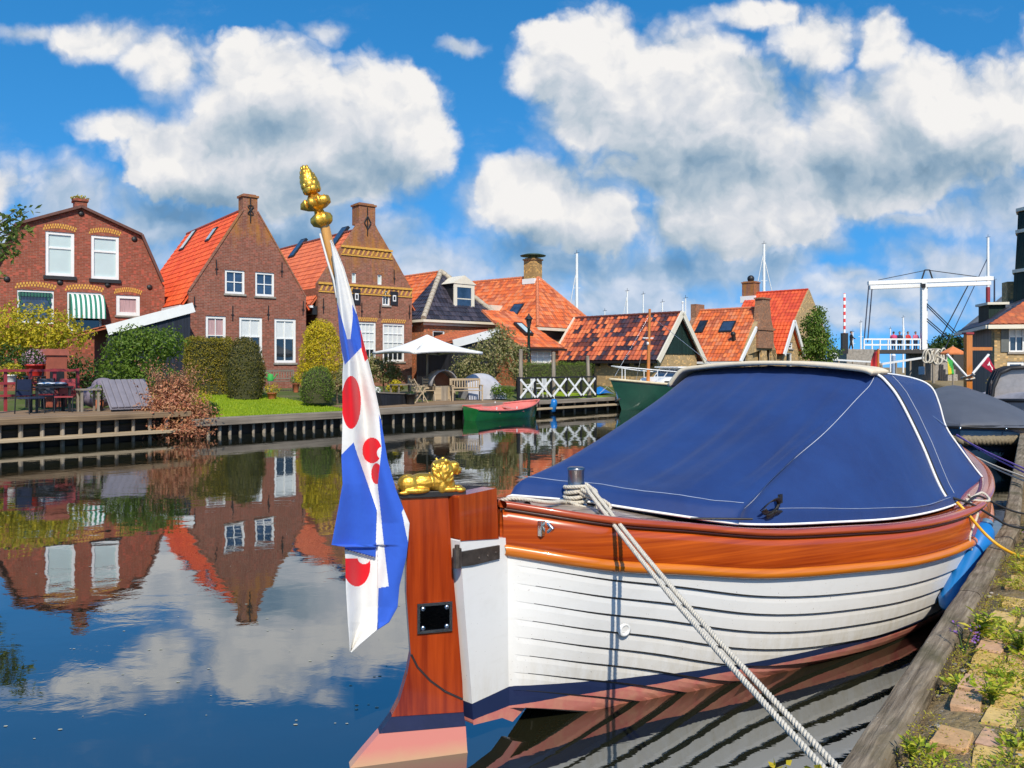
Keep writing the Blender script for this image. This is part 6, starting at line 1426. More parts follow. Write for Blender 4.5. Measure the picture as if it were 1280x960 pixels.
for i in range(15):
    u = i/14; x = -.95+1.9*u; h_ = 1.15*(1-abs(2*u-.85)**2.6*.42); w_ = .5; rows.append([(x+.03*noise.noise(V(u*9, j, 0)), -w_*math.cos(PI*j/14)*(1+.10*noise.noise(V(u*6, j*.6, 3)))*(1.15 if j in (0, 14) else 1), max(0, h_*math.sin(PI*j/14)**.55)) for j in range(15)])
b.grid(rows); b.add(rows[0], [tuple(range(15))]); b.add(rows[-1], [tuple(range(15))[::-1]]); b.build('tarpaulin', G['greycloth'], t); b = MB(); b.tube([(.3, -.52, .1), (.3, -.4, .75), (.3, 0, 1.14), (.3, .4, .7)], .015, 6); b.build('cord', G['rope_dark'], t)
def folding(label, p, rz, gp):
    t = thing('folding_chair', label, 'chair', p, rz, gp); b = MB(); b.box(-.22, .22, -.2, .2, .43, .46); b.build('seat', G['teak'], t); b = MB(); [b.bar((-.22, .2+.04*k, .55+.12*k), (.22, .2+.04*k, .55+.12*k), .02, .07) for k in range(4)]; b.build('backrest', G['teak'], t)
    for x in (-.24, .24): b = MB(); b.bar((x, -.28, 0), (x, .34, .98), .03, .04); b.build('leg', G['teak'], t); b = MB(); b.bar((x*.9, .28, 0), (x*.9, -.22, .66), .03, .04); b.build('leg', G['teak'], t); b = MB(); b.box(x-.025, x+.025, -.26, .2, .661, .685); b.build('armrest', G['teak'], t)
    return t
gp = 'teak folding chairs on the middle terrace'
fc = folding('teak folding chair nearest the black bucket, side-on to the water', bpx(524, 1.7, Zm), BA_+1.3, gp); copy_thing(fc, bpx(536, 2.6, Zm), BA_-.6, 'teak folding chair right under the parasol, beside the beach chair')
table('brown garden table left of the folding chairs under the parasol', bpx(505, 2.6, Zm), BA_, 1.1, .7, 'grey_wood')
t = thing('bucket', 'black round planter bucket at the front of the parasol deck', 'bucket', bpx(513, .95, Zm)); b = MB(); b.lathe([(.15,0),(.2,.38),(.22,.38),(.22,.42),(.18,.42),(.17,.3),(.001,.3)], 18); b.build('body', G['black'], t); b = MB(); crown(b, [((0,0,.4), (.16,.16,.1))], 90, .07); b.build('foliage', G['lf_dark'], t)
t = thing('dark_planter', 'long dark wooden planter leaning beside the white flowers', 'planter', bpx(488, 1.2, Zm), BA_+.25); b = MB(); b.prism([(-.75,.0),(.75,.0),(.85,.4),(-.85,.5)], -.2, .2); b.build('box', G['black_boards'], t); b = MB(); b.bar((-.88,-.21,.5),(.88,-.21,.4),.04,.05); b.build('rim', G['grey_wood'], t)
b = MB(); t = thing('wooden_post', 'short pale wooden post standing left of the parasol pole', 'post', bpx(512, 3.4, Zm)); b.box(-.07, .07, -.07, .07, 0, 1.05); b.build('shaft', G['grey_post'], t); b = MB(); b.box(-.09, .09, -.09, .09, 1.051, 1.08); b.build('cap', G['grey_wood'], t)

# crossed white railing, poles, lamp
a, c = bpx(648, .5, .6), bpx(744, .5, .6); Lr = (c-a).length
t = thing('crossed_railing', 'black framed railing with white diagonal crosses along the far bank', 'railing', a, BA_); zr = .98
for z in (.06, zr): b = MB(); b.box(0, Lr, -.035, .035, z-.03, z+.04); b.build('rail', G['black'], t)
for i in range(6): b = MB(); x = Lr*i/5; b.box(x-.04, x+.04, -.045, .045, 0, zr-.031) if 0 < i < 5 else b.box(x-.06, x+.06, -.05, .05, 0, zr+.06); b.build('post', G['black'], t)
for i in range(5):
    x0, x1 = Lr*i/5+.06, Lr*(i+1)/5-.06; b = MB(); b.bar((x0, -.05, .12), (x1, -.05, zr-.06), .02, .10); b.bar((x0, -.072, zr-.06), (x1, -.072, .12), .02, .10); b.build('cross', G['white'], t)
for px, y0, d, lean in ((651, 438, 1.3, 0), (692, 441, 1.0, 0), (737, 446, .8, -.1)):
    p = bpx(px, d, .6); h_ = (YH-y0)/F*p.y+H-.6; t = thing('mooring_pole', {651: 'pale wooden pole at the left end of the crossed railing', 692: 'pale wooden pole behind the middle of the crossed railing', 737: 'leaning pale wooden pole at the right end of the crossed railing'}[px], 'pole', p, 0, 'wooden poles by the crossed railing'); b = MB(); b.tube([(0,0,-.3),(lean,0,h_)], [.1,.085], 10); b.build('shaft', G['grey_post'], t); b = MB(); b.lathe([(.095,0),(.09,.03),(.001,.05)], 10, (lean,0,h_+.001)); b.build('cap', G['grey_wood'], t)
p = bpos(661, 42); h_ = (YH-397)/F*42+H-p.z; t = thing('street_lamp', 'old dark green lamp post with lantern in front of the annex roof', 'street lamp', p); b = MB(); b.lathe([(.15,0),(.15,.8),(.12,.9),(.09,1.0),(.07,h_-.55),(.1,h_-.5),(.001,h_-.5)], 14); b.build('post', G['green_boards'], t); b = MB(); b.lathe([(.09,0),(.17,.38),(.17,.4),(.001,.4)], 6, (0,0,h_-.49)); b.build('lantern', G['glass'], t); b = MB(); b.lathe([(.24,0),(.2,.06),(.06,.2),(.03,.3),(.001,.3)], 8, (0,0,h_-.085)); b.build('lantern_cap', G['black'], t)
for (px, d, w_, lab) in ((660, 1.4, .5, 'white garden chair half hidden behind the left railing crosses'), (674, 1.9, .5, 'white garden chair with tall back behind the second railing cross')): chair(lab, bpx(px, d, .62), BA_+PI+.3, 'white', 'white', 'white_chair')
t = thing('buoy', 'blue cylindrical buoy hanging from the bank below the crossed railing', 'buoy', bpx(690, -.22, .06)); b = MB(); b.lathe([(.03,.0),(.15,.06),(.16,.45),(.13,.56),(.05,.6),(.001,.62)], 16, axis=(.18,0,1)); b.build('body', G['blue_rubber'], t); b = MB(); b.tube([(.11,0,.6),(.1,.2,.85)], .015, 5); b.build('line', G['rope'], t)

# ---------------------------------------------------------------- other boats
def hullmesh(L, Bm, Hs, tr=.55, sheer=.35, bow=1.7, inner=None, n=26, rake=.35):
    half = lambda u: Bm/2*((tr+(1-tr)*math.sin(min(1, u/.45)*PI/2)) if u < .45 else max(0, math.cos(((u-.45)/.55)**bow*PI/2)))
    zs_ = lambda u: Hs*(1+sheer*((2*u-.8)/1.2)**2*(1 if u > .4 else .5)); rows_o = {1: [], -1: []}
    for sd in (1, -1):
        for i in range(n+1):
            u = i/n; h0 = half(u); z_ = zs_(u); row = []
            for j in range(9):
                k = j/8; z = z_*(1-k)-.35*k; f_ = (max(0, (z+.35)/(z_+.35)))**.42; row.append((u*L+rake*(max(0, u-.6)/.4)**2*(max(0, z)/Hs), sd*(h0*f_+.001), z))
            rows_o[sd].append(row)
    return rows_o, half, zs_
def hull_part(t, L, Bm, Hs, mat, tr=.55, rail=None, rr=.04, rz=0.0, **kw):
    R2, half, zs_ = hullmesh(L, Bm, Hs, tr, **kw); b = MB()
    for sd in (1, -1): b.grid(R2[sd], smooth=True)
    b.add(R2[1][0]+R2[-1][0][::-1], [tuple(range(18))]); b.build('hull', mat, t)
    if rail:
        b = MB(); b.tube([(x[0][0], x[0][1], x[0][2]+rz) for x in R2[1]]+[(x[0][0], x[0][1], x[0][2]+rz) for x in R2[-1][::-1]], rr, 8); b.build('rub_rail', rail, t)
    return R2, half, zs_
a, c = bpx(587, -.75, 0), bpx(671, -.75, 0); L = (c-a).length
t = thing('rowing_boat', 'small green rowing boat with salmon red inside moored at the deck', 'boat', a, BA_); t.rotation_euler.x = .13; R2, half, zs_ = hull_part(t, L*.97, 1.25, .46, G['greenpaint'], .72, G['salmon'], .035, sheer=.5, rake=.12)
b = MB(); b.grid([[(r[0][0], r[0][1]*.95*k, r[0][2]-.03-.20*(1-abs(k)**3)*1.0) for k in [j/6-1 for j in range(13)]] for r in R2[1]]); b.build('inside', G['salmon'], t)
for u in (.3, .6): b = MB(); x = L*u; b.box(x-.12, x+.12, -half(u)*.93, half(u)*.93, zs_(u)-.13, zs_(u)-.09); b.build('thwart', plain('pale_thwart', (.6,.25,.2), .6), t)
for u, s_ in ((.22, -1), (.5, -1), (.5, 1)): b = MB(); b.tube([(L*u, s_*half(u), zs_(u)), (L*u, s_*half(u), zs_(u)+.12)], .025, 6); b.build('oarlock', G['white'], t)
def flip(px, D, z=0): p = at(px, YH, D); p.z = z; return p
# green cabin cruiser
bow = flip(766, 38.4); ang = math.radians(24); dv = V(math.cos(ang), math.sin(ang), 0); Lc = 7.5; st = bow+dv*(Lc+.5); t = thing('cabin_cruiser', 'bottle green motor cruiser with white cabin and bow rail by the barn', 'boat', st, ang+PI)
R2, half, zs_ = hull_part(t, Lc, 2.7, 1.12, G['bottle'], .8, plain('cream_rub_rail', (.6,.5,.32), .5), .06, sheer=.32, bow=2.1, rake=.5)
b = MB(); b.grid([[(r[0][0], r[0][1]*k*.97, r[0][2]+.0+.06*(1-k*k)) for k in [j/5-1 for j in range(11)]] for r in R2[1]]); b.build('deck', G['white'], t)
b = MB(); x0, x1 = 2.5, 5.4; b.prism([(x0, .9), (x1+.7, 1.1), (x1+.35, 1.5), (x1, 1.55), (x0, 1.5)], -.95, .95); b.build('cabin', G['white'], t)
cb = MB(); cb.prism([(x0+.1, 1.5), (x1-.3, 1.52), (x1-.75, 2.0), (x0+.1, 2.0)], -.9, .9); wh = cb.build('wheelhouse', G['white'], t)
b = MB(); b.box(x0-.2, x1-.45, -1.02, 1.02, 2.001, 2.07); bevel(b.build('cabin_roof', G['offwhite'], t), .03)
for y0_, y1_ in ((-.8, -.05), (.05, .8)): b = MB(); k = lambda z: x1-.3-.45*(z-1.52)/.48+.012; b.add([(k(1.58), y0_, 1.58), (k(1.58), y1_, 1.58), (k(1.93), y1_, 1.93), (k(1.93), y0_, 1.93)], [(0,1,2,3)]); b.build('pane', G['glass_blue'], wh)
for sd in (-1, 1):
    for xa, xb in ((x0+.3, x0+1.2), (x0+1.35, x0+2.1)): b = MB(); b.box(xa, xb, min(sd*.9, sd*.915), max(sd*.9, sd*.915), 1.6, 1.92); b.build('pane', G['glass_blue'], wh)
    for xa in (x0+.6, x0+1.7, x1-.2): b = MB(); b.box(xa, xa+.5, min(sd*.95, sd*.965), max(sd*.95, sd*.965), 1.18, 1.38); b.build('cabin_window', G['glass'], t)
b = MB(); P = [(R2[s_][i][0][0]-.08, R2[s_][i][0][1]*.93, R2[s_][i][0][2]) for s_, I in ((1, range(13, 27)), (-1, range(25, 12, -1))) for i in I]; b.tube([(x, y, z+.62) for x, y, z in P], .026, 6); [b.tube([P[i], (P[i][0], P[i][1], P[i][2]+.62)], .022, 6) for i in range(0, len(P), 4)]; b.build('bow_rail', G['white'], t)
b = MB(); bx_ = Lc+.32; b.bar((bx_+.02, 0, .95), (bx_-.08, 0, .5), .07, .07); b.bar((bx_-.1, -.24, .55), (bx_-.02, .0, .4), .08, .08); b.bar((bx_-.1, .24, .55), (bx_-.02, .0, .4), .08, .08); b.build('anchor', G['steel'], t)
b = MB(); mx_ = 6.0; b.tube([(mx_, 0, 1.2), (mx_-.1, 0, 4.9)], [.09,.06], 10); b.build('mast', G['orange_post'], t); b = MB(); b.tube([(mx_-.1,0,4.6),(mx_+1.9,0,1.6)], .012, 4); b.tube([(mx_-.1,0,4.6),(x0,.6,2.1)], .012, 4); b.tube([(mx_-.1,0,4.6),(mx_,-1.1,1.3)], .012, 4); b.build('rigging', G['steel'], t)
b = MB(); b.lathe([(.08,0),(.08,.05),(.001,.06)], 10, (mx_,0,3.2), (1,0,0)); b.box(mx_-.3, mx_+.3, -.03, .03, 3.45, 3.5); b.build('mast_light', G['white'], t)
t = thing('blue_tarpaulin', 'blue folded tarpaulin lying on the grass left of the green cruiser', 'tarpaulin', bpx(757, 1.6, .62), BA_); b = MB(); b.grid([[(x*.22-.6, y*.2, .42*math.exp(-((x-3)/3)**2)*(1-abs(y-2)/2.6)+.03*noise.noise(V(x, y, 2))) for y in range(5)] for x in range(7)]); o_ = b.build('sheet', G['blue_rubber'], t); b = MB(); b.tube([(-.6,-.1,.1),(0,-.1,.42),(.6,-.1,.1)], .012, 5); b.build('cord', G['rope'], t)
# grey covered tender and hooded boat by the near quay
def covered(label, px, D, ang, L, Bm, Hs, hm, cm, peak, name, zoff=.0):
    o = flip(px, D); d = V(math.cos(ang), math.sin(ang), 0); t = thing(name, label, 'boat', o+d*L, ang+PI)
    R2, half, zs_ = hull_part(t, L, Bm, Hs, hm, .8, G['black'], .05, sheer=.12, bow=2.6, rake=.15)
    b = MB(); rows = []
    for i, r in enumerate(R2[1]):
        u = i/26; pk = peak*(math.sin(PI*min(1, (1-u)*2.6)*.5)); rows.append([(r[0][0]+.05*u, r[0][1]*1.05*k, r[0][2]-.06*(abs(k) > .99)+.05+pk*(1-abs(k)**1.7)+.02*noise.noise(V(i*.6, k*3, 1))) for k in [j/8-1 for j in range(17)]])
    b.grid(rows); b.build('canvas', cm, t)
    b = MB(); [b.ell((r[0][0]+.05, s_*r[0][1]*1.06, r[0][2]-.03), .025, n=6) for i, r in enumerate(R2[1]) if i % 2 == 0 for s_ in (1, -1)]; b.build('press_studs', G['chrome'], t)
    b = MB(); pts = [(r[2][0], r[2][1]+.05, r[2][2]+.02) for r in R2[1][8:]]+[(r[2][0], r[2][1]-.05, r[2][2]+.02) for r in R2[-1][:7:-1]]; laid(b, pts, .11, .28, .05, 6); b.build('rope_fender', G['rope_dark'], t)
    return t, R2, half, zs_
q = flip(1228, 17.2); t, R2, half, zs_ = covered('grey canvas covered tender with thick rope fender lying behind the sloop', 1200, 16.8, math.radians(62), 7.0, 3.3, .80, plain('dark_blue_hull', (.02,.05,.10), .25, coat=.5), G['greyvinyl'], .72, 'covered_tender')
o = flip(1288, 20.5); an = math.radians(62); dd = V(math.cos(an), math.sin(an), 0); t = thing('hooded_boat', 'grey boat with black folding hood and clear windows at the right edge', 'boat', o+dd*6, an+PI)
R2, half, zs_ = hull_part(t, 6, 2.5, 1.15, plain('grey_hull', (.3,.29,.3), .4), .8, G['black'], .05, sheer=.1, bow=2.6, rake=.1)
b = MB(); b.grid([[(r[0][0], r[0][1]*k, r[0][2]+.25*(1-k*k)) for k in [j/5-1 for j in range(11)]] for r in R2[1]]); b.build('deck', plain('pale_grey_canvas', (.34,.32,.33), .7), t)
hz = [(-.80,1.25),(-.77,1.6),(-.62,1.98),(-.35,2.1),(0,2.12),(.35,2.1),(.62,1.98),(.77,1.6),(.80,1.25)]
b = MB()
for x in (5.0, 4.0, 2.6): b.grid([[(x-dx, y*(1+g_), z+g_) for dx, g_ in ((-.12,-.06),(-.12,.04),(.12,.04),(.12,-.06))] for y, z in hz], closed=True)
b.grid([[(x, y, z+.02) for y, z in hz[2:7]] for x in (5.08, 4, 2.6)]); b.build('hood', G['black'], t)
b = MB(); b.add([(5.02, y, z) for y, z in hz], [tuple(range(9))]); b.build('windscreen', plain('cloudy_window', (.30,.28,.27), .25, coat=.5), t)
for sd in (0, 1): y = (-.80, .80)[sd]; b = MB(); b.add([(4.88, y, 1.3), (4.12, y, 1.3), (4.12, y*.97, 1.75), (4.88, y*.97, 1.75)], [(0,1,2,3)]); b.build('side_window', plain('pinkish_window', (.34,.25,.24), .25, coat=.5), t)
# small flags and the brown post of the moored boats
def flagpole(label, px0, y0, px1, y1, D, poly, mat, pm, extra=None, name='small_flag'):
    o = at(px0, y0, D); t = thing(name, label, 'flag', o); e = at(px1, y1, D)-o; b = MB(); b.tube([(0,0,0), e], .022*D/14, 8); b.build('pole', G[pm], t)
    P = [at(x, y, D)-o for x, y in poly]; b = MB(); n = 10; rows = []
    for i in range(n+1):
        u = i/n; l, r = P[0].lerp(P[3], u), P[1].lerp(P[2], u); rows.append([l.lerp(r, k/8)+V(0, .05*math.sin(k*.9+u*3)*(k/8), 0) for k in range(9)])
    b.grid(rows, mat=(extra or 0)); fo = b.build('cloth', [G[m_] for m_ in mat], t); sd = fo.modifiers.new('thickness', 'SOLIDIFY'); sd.thickness = .006; return t
p0 = b2w(8.15, -.42, zsh(8.1)); 
flagpole('red flag on an orange-brown staff behind the cream canvas hoop', 1097, 492, 1098, 436, 10.9, [(1097,438),(1094,440),(1087,464),(1098,464)], ['redcloth'], 'orange_post', name='ensign')
flagpole('small green and yellow flag leaning left of the brown post', 1208, 470, 1184, 443, 24, [(1184,444),(1193,452),(1192,468),(1185,469)], ['greencloth', 'yellowcloth'], 'whitecloth', lambda i, k: 0 if (i-1.1*k) < 2.5 else 1)
flagpole('small maroon flag with white figure leaning right of the brown post', 1216, 467, 1236, 443, 24, [(1226,457),(1236,443),(1244,462),(1242,468)], ['maroon', 'whitecloth'], 'whitecloth', lambda i, k: 1 if (k == 4 and 2 < i < 8) or (i in (3, 7) and 3 <= k <= 5) else 0)
o = at(1210, 500, 24.3); t = thing('tall_wooden_post', 'orange stained square post with a crossbar above the grey tender', 'post', o); h_ = at(1210, 418, 24.3).z-o.z; b = MB(); b.box(-.09, .09, -.09, .09, 0, h_); bevel(b.build('shaft', G['orange_post'], t), .01); b = MB(); zz = at(1210, 436, 24.3).z-o.z; b.box(.091, .72, -.04, .04, zz-.05, zz+.05); b.build('crossbar', G['orange_post'], t); b = MB(); b.box(-.12, .12, -.12, .12, h_+.001, h_+.06); b.build('cap', G['darkred'], t)
b = MB(); laid(b, [V(-.13,-.12,.62), V(.12,-.13,.66), V(.13,.12,.7), V(-.13,.13,.66), V(-.14,-.12,.72), V(.13,-.13,.78)], .025, .1, .03); b.build('lashing', G['rope'], t)

# ---------------------------------------------------------------- masts beyond the roofs
def mast(label, px, y0, D, r=.09, ybase=455, stays=(), col='white', low=None, group='sailboat masts beyond the roofs'):
    o = at(px, ybase, D); o.z = 1.0; h_ = at(px, y0, D).z-1.0; t = thing('sailboat_mast', label, 'mast', o, 0, group)
    b = MB(); b.tube([(0,0,0),(0,0,h_*.5),(0,0,h_)], [r, r, r*.75], 8); b.build('spar', G[col], t)
    if low: b = MB(); b.tube([(0,0,0),(0,0,low*h_)], r*1.25, 8); b.build('lower_spar', G['darkred'], t)
    b = MB(); b.bar((-.35,0,h_*.72), (.35,0,h_*.72), .05, .04); b.build('spreader', G[col], t)
    b = MB(); b.tube([(-.25,0,h_+.02),(.25,0,h_+.1)], .02, 4); b.tube([(0,0,h_),(0,0,h_+.35)], .02, 4); b.build('wind_vane', G['black'], t)
    for x, q in stays: b = MB(); b.tube([(0,0,h_*q),(x,0,0)], .022 if col != 'white' else .045, 4); b.build('stay', G['navycloth' if low else col], t)
    return t
mast('tall white mast just right of the large orange hipped roof', 721, 317, 78, .17, stays=[(-1.9, .88)])
mast('white mast with wind vane over the left half of the barn ridge', 784, 364, 90, .12, stays=[(-1.6,.97)]); mast('thin white mast over the middle of the barn ridge', 804, 368, 92, .10)
mast('short thick mast tip over the right half of the barn ridge', 828, 378, 88, .11); mast('slim white mast left of the brown chimney stub', 857, 373, 84, .08); mast('tiny mast tip showing over the left end of the barn ridge', 756, 389, 95, .08)
mast('tallest white mast rising behind the neck gable house', 955, 305, 85, .17, stays=[(-2.6,.95),(2.9,.9)])
mast('white mast left of the drawbridge chains', 1076, 403, 110, .13); mast('white mast behind the walkers on the drawbridge', 1129, 397, 110, .13, stays=[(.9,.95)]); mast('low white mast at the left end of the drawbridge railing', 1113, 411, 120, .11); mast('pale mast beside the barrier pole', 1066, 415, 115, .1)
mast('tall ship mast with white top and dark red lower part beside the lock house', 1235, 297, 85, .17, low=.64, stays=[(-5.9,.86),(-2,.5)]); mast('short dark mast right of the red and white ship mast', 1243, 350, 85, .1, col='navycloth', low=.6)

# ---------------------------------------------------------------- drawbridge
D = 74; BR = V(0, D, 0)
def bw_(px, py, dy=0): return at(px, py, D+dy)
o = bw_(1154.5, 455); o.z = 1.0; t = thing('drawbridge', 'white wooden drawbridge with raised balance beams across the end of the canal', 'bridge', o); lb = lambda px, py, dy=0: bw_(px, py, dy)-o
def beam(nm, a, c, w_, h_, m): b = MB(); b.bar(a, c, w_, h_); return bevel(b.build(nm, G[m], t), .02, 1)
beam('balance_beam', lb(1085, 354, -1.0), lb(1241, 348, -1.0), .32, .36, 'white'); beam('balance_beam', lb(1087, 359.5, 1.4), lb(1238, 354, 1.4), .32, .36, 'white')
beam('post', lb(1154.2, 440, -1.0), lb(1154.2, 354, -1.0), .42, .42, 'white'); beam('post', lb(1155.5, 440, 1.6), lb(1155.5, 356, 1.6), .42, .42, 'white'); beam('crossbeam', lb(1154.2, 357, -1.4), lb(1155.5, 358, 1.9), .36, .36, 'black')
b = MB()
for dy in (-1.0, 1.4):
    b.bar(lb(1152, 350, dy), lb(1156, 337.5, dy), .1, .1); b.bar(lb(1166, 350, dy), lb(1162, 337.5, dy), .1, .1); b.bar(lb(1156, 337.5, dy), lb(1162, 337.5, dy), .1, .1)
    b.bar(lb(1157, 338, dy), lb(1098, 350, dy), .06, .06); b.bar(lb(1162, 338, dy), lb(1222, 346, dy), .06, .06)
b.build('king_post', G['black'], t)
for x0, y0_, x1, y1_, dy in ((1086,357,1080,428,-1), (1090,361,1084.5,428,1.4)): b = MB(); b.tube([lb(x0,y0_,dy), lb(x1,y1_,dy)], .06, 6); b.build('lifting_rod', plain('blue_steel', (.06,.07,.10), .5), t)
for x0, y0_, x1, y1_ in ((1157,378,1205,425), (1157,381,1202,426), (1157,397,1186,422), (1157,400,1181,421), (1210,357,1177,420)): b = MB(); b.tube([lb(x0,y0_,-.8), lb(x1,y1_,-.4)], .05, 6); b.build('brace', G['black'], t)
b = MB(); b.box(lb(1078,440)[0], lb(1151,440)[0], -2.0, 2.2, lb(0,442)[2], lb(0,437.5)[2]); b.build('deck', plain('dark_bridge_deck', (.05,.045,.04), .8), t)
for dy in (-2.0, 2.1):
    b = MB()
    for y in (424, 431): b.bar(lb(1080,y,dy), lb(1150,y,dy), .12, .14)
    for x in range(1080, 1151, 10): b.bar(lb(x,437.4,dy), lb(x,423.5,dy), .10, .10)
    b.build('railing', G['white'], t)
for x0, x1, y1_, nm in ((1046,1079,437,'left'), (1148,1158,436,'right')): b = MB(); b.box(lb(x0,440)[0], lb(x1,440)[0], -2.2, 2.4, -1.6, lb(0,y1_)[2]-.004); b.build('abutment', G['stone'], t)
b = MB(); b.box(lb(1158.2,440)[0], lb(1240,440)[0], -2.0, 2.2, -1, lb(0,441)[2]); b.build('approach_ramp', plain('dark_masonry', (.05,.045,.04), .9), t)
b = MB()
for k in range(4): b.box(lb(1158.3,440)[0]+.0, lb(1170,440)[0], -3.6+.35*k, -2.21 if k == 3 else -3.3+.35*k, -1, .3+.42*k)
b.build('steps', G['concrete'], t)
t2 = thing('barrier_pole', 'raised red and white striped barrier pole at the bridge', 'barrier', at(1055.5, 425, 70)); b = MB(); z1 = at(1055.5, 367, 70).z-t2.location.z; b.lathe([(.10,0),(.10,z1),(.03,z1+.03)], 10); b.build('pole', stripes('red_white_bands', (.65,.04,.04), (.8,.78,.76), .62, 2), t2); b = MB(); b.box(-.25, .25, -.2, .2, -1.2, .6); b.build('housing', G['black'], t2)
for px, py, lab in ((1043, 446, 'white lifebuoy ring on the railing right of the green tree'),):
    t2 = thing('lifebuoy', lab, 'lifebuoy', at(px, py, 60)); b = MB(); b.tube([(.26*math.cos(a), 0, .26*math.sin(a)) for a in [i*PI/12 for i in range(25)]], .055, 8); b.build('ring', G['white'], t2); b = MB(); [b.bar((0,-.06,0),(.26*math.cos(a),-.06,.26*math.sin(a)),.04,.03) for a in (.5, 2.6, 4.7)]; b.build('holder', G['white'], t2)
def quay_rail(lab, a, c, n):
    t2 = thing('quayside_railing', lab, 'railing', a); b = MB(); b.bar((0,0,0), c-a, .1, .12); b.build('rail', G['white'], t2)
    for i in range(n): q = (c-a)*(i/(n-1)); b = MB(); b.box(q.x-.05, q.x+.05, q.y-.05, q.y+.05, q.z-1.1, q.z-.061); b.build('post', G['grey_post'], t2)
quay_rail('long white sloping rail between the tree and the left bridge pier', at(1030, 449, 58), at(1100, 453, 62), 5); quay_rail('white sloping rail leading up to the white rope coil', at(1102, 455, 50), at(1155, 447, 52), 4)
t2 = thing('rope_coil', 'heap of thick white rope coils hung at the right bridge pier', 'rope', at(1168, 455, 50)); b = MB()
for k in range(7): c0 = V(-.55+.18*k, rnd(-.15,.15), .45+rnd(-.08,.12)); b.tube([c0+V((.22+.03*(k % 3))*math.cos(a), .08*math.sin(a*2), .42*math.sin(a)) for a in [i*PI/9 for i in range(19)]], .05, 6)
b.tube([(.2,0,.5),(.6,-.2,.2),(1.0,-.3,-.15)], .05, 6); b.build('coil', G['rope'], t2); b = MB(); b.tube([(0,0.1,-1.2),(0,.1,.9)], .1, 8); b.build('hook_post', G['grey_post'], t2)
t2 = thing('blue_post', 'pale blue mooring post in front of the bridge opening', 'post', at(1117, 460, 55)); b = MB(); b.tube([(0,0,-1.5),(0,0,.85)], .14, 10); b.build('shaft', plain('faded_blue', (.3,.4,.55), .7), t2); b = MB(); b.lathe([(.15,0),(.1,.1),(.001,.12)], 10, (0,0,.851)); b.build('cap', G['white'], t2)

# people on the bridge
def person(label, px, py, D, rz, top_, bottom, hair='hair', walk=0.0):
    p = at(px, py, D); t = thing('person', label, 'person', p, rz, 'people on the drawbridge')
    b = MB(); w = walk
    b.ell((0,0,1.60), (.085,.105,.125), n=14); b.tube([(0,0,1.38),(0,0,1.52)], [.06,.05], 10); b.ell((0,0,1.22), (.2,.125,.24), n=14); b.ell((0,0,.96), (.18,.125,.17), n=14); b.ell((0,-.10,1.585), (.02,.035,.03), n=8)
    for s in (-1, 1):
        b.tube([(s*.1,0,.92),(s*.1,-w*s*.5,.5),(s*.1,-w*s+.02,.09)], [.085,.062,.045], 10); b.ell((s*.1,-w*s-.06,.04), (.045,.12,.04), n=10)
        b.tube([(s*.19,0,1.38),(s*.25,-.05-w*s*-.3,1.12),(s*.2,-.24-w*s*-.4,1.02)], [.052,.045,.035], 10); b.ell((s*.19,-.29+w*s*.4,1.01), (.035,.06,.03), n=10)
        for k in range(4): b.tube([(s*.19+(k-1.5)*.018,-.33+w*s*.4,1.0),(s*.19+(k-1.5)*.02,-.39+w*s*.4,.985)], [.01,.008], 5)
        b.ell((s*.088,0,1.6), (.015,.03,.035), n=8)
    remesh(b.build('body', G['skin'], t), .016, 2)
    b = MB(); b.ell((0,0,1.2), (.225,.15,.27), n=16); b.ell((0,0,1.0), (.2,.145,.14), n=14)
    for s in (-1, 1): b.tube([(s*.18,0,1.39),(s*.255,-.05+w*s*.3,1.12),(s*.205,-.22+w*s*.4,1.025)], [.072,.062,.05], 10)
    remesh(b.build('jacket', G[top_], t), .025, 2); b = MB(); b.ell((0,0,.93), (.19,.14,.15), n=14)
    for s in (-1, 1): b.tube([(s*.1,0,.9),(s*.1,-w*s*.5,.5),(s*.1,-w*s+.02,.13)], [.105,.08,.066], 10)
    remesh(b.build('trousers', G[bottom], t), .022, 2); b = MB(); b.ell((0,.015,1.645), (.096,.112,.11), n=12); b.build('hair', G[hair], t)
    return t
pd = D-.5
person('woman in bright pink jacket leaning at the bridge railing, leftmost of the four', 1117, 438, pd, 2.8, 'pink', 'navycloth'); person('person in navy jacket between the two leftmost pink jackets on the bridge', 1124.5, 438, pd, -.3, 'navycloth', 'darkcloth')
person('person in rose red jacket, third at the bridge railing', 1135, 438, pd, .3, 'redcloth', 'darkcloth'); person('person in light rose jacket next to the white bridge post', 1144.5, 438, pd, .1, 'rosecloth', 'navycloth'); person('man in black walking at the left end of the bridge by the barrier', 1064, 437.5, pd, 1.4, 'darkcloth', 'darkcloth', walk=.18)

# ---------------------------------------------------------------- lock house on the right
p = at(1243, YH, 36.5); p.z = .9; f = Frame(p, math.radians(-12)); q = lambda x, y: f.pl(x, y); W = 9.0
t = thing('lock_house', 'yellow brick lock house with mossy red hipped roof, shutters and a dark tower', 'house', f.o, f.a)
ez = q(1243, 406)[1]; r0 = px_rect(f, 1261, 410, 1281, 440); r1 = px_rect(f, 1259, 452, 1281, 470)
walls(t, [(0,-1), (W,-1), (W, ez), (0, ez)], [r0, r1], .4, G['brick_yellow']); window(t, r0, cols=2, rows=(.66,.34), mats=[G['glass'], G['curtain']], fw=.07, bar=.05); window(t, r1, cols=1, mats=[G['glass_blue']], fw=.12, sill=None)
b = MB(); w_ = r0[1]-r0[0]; b.box(r0[0]-.33, r0[0]-.01, -.05, -.004, r0[2], r0[3]); b.build('shutter', plain('grey_green_shutter', (.12,.13,.12), .6), t)
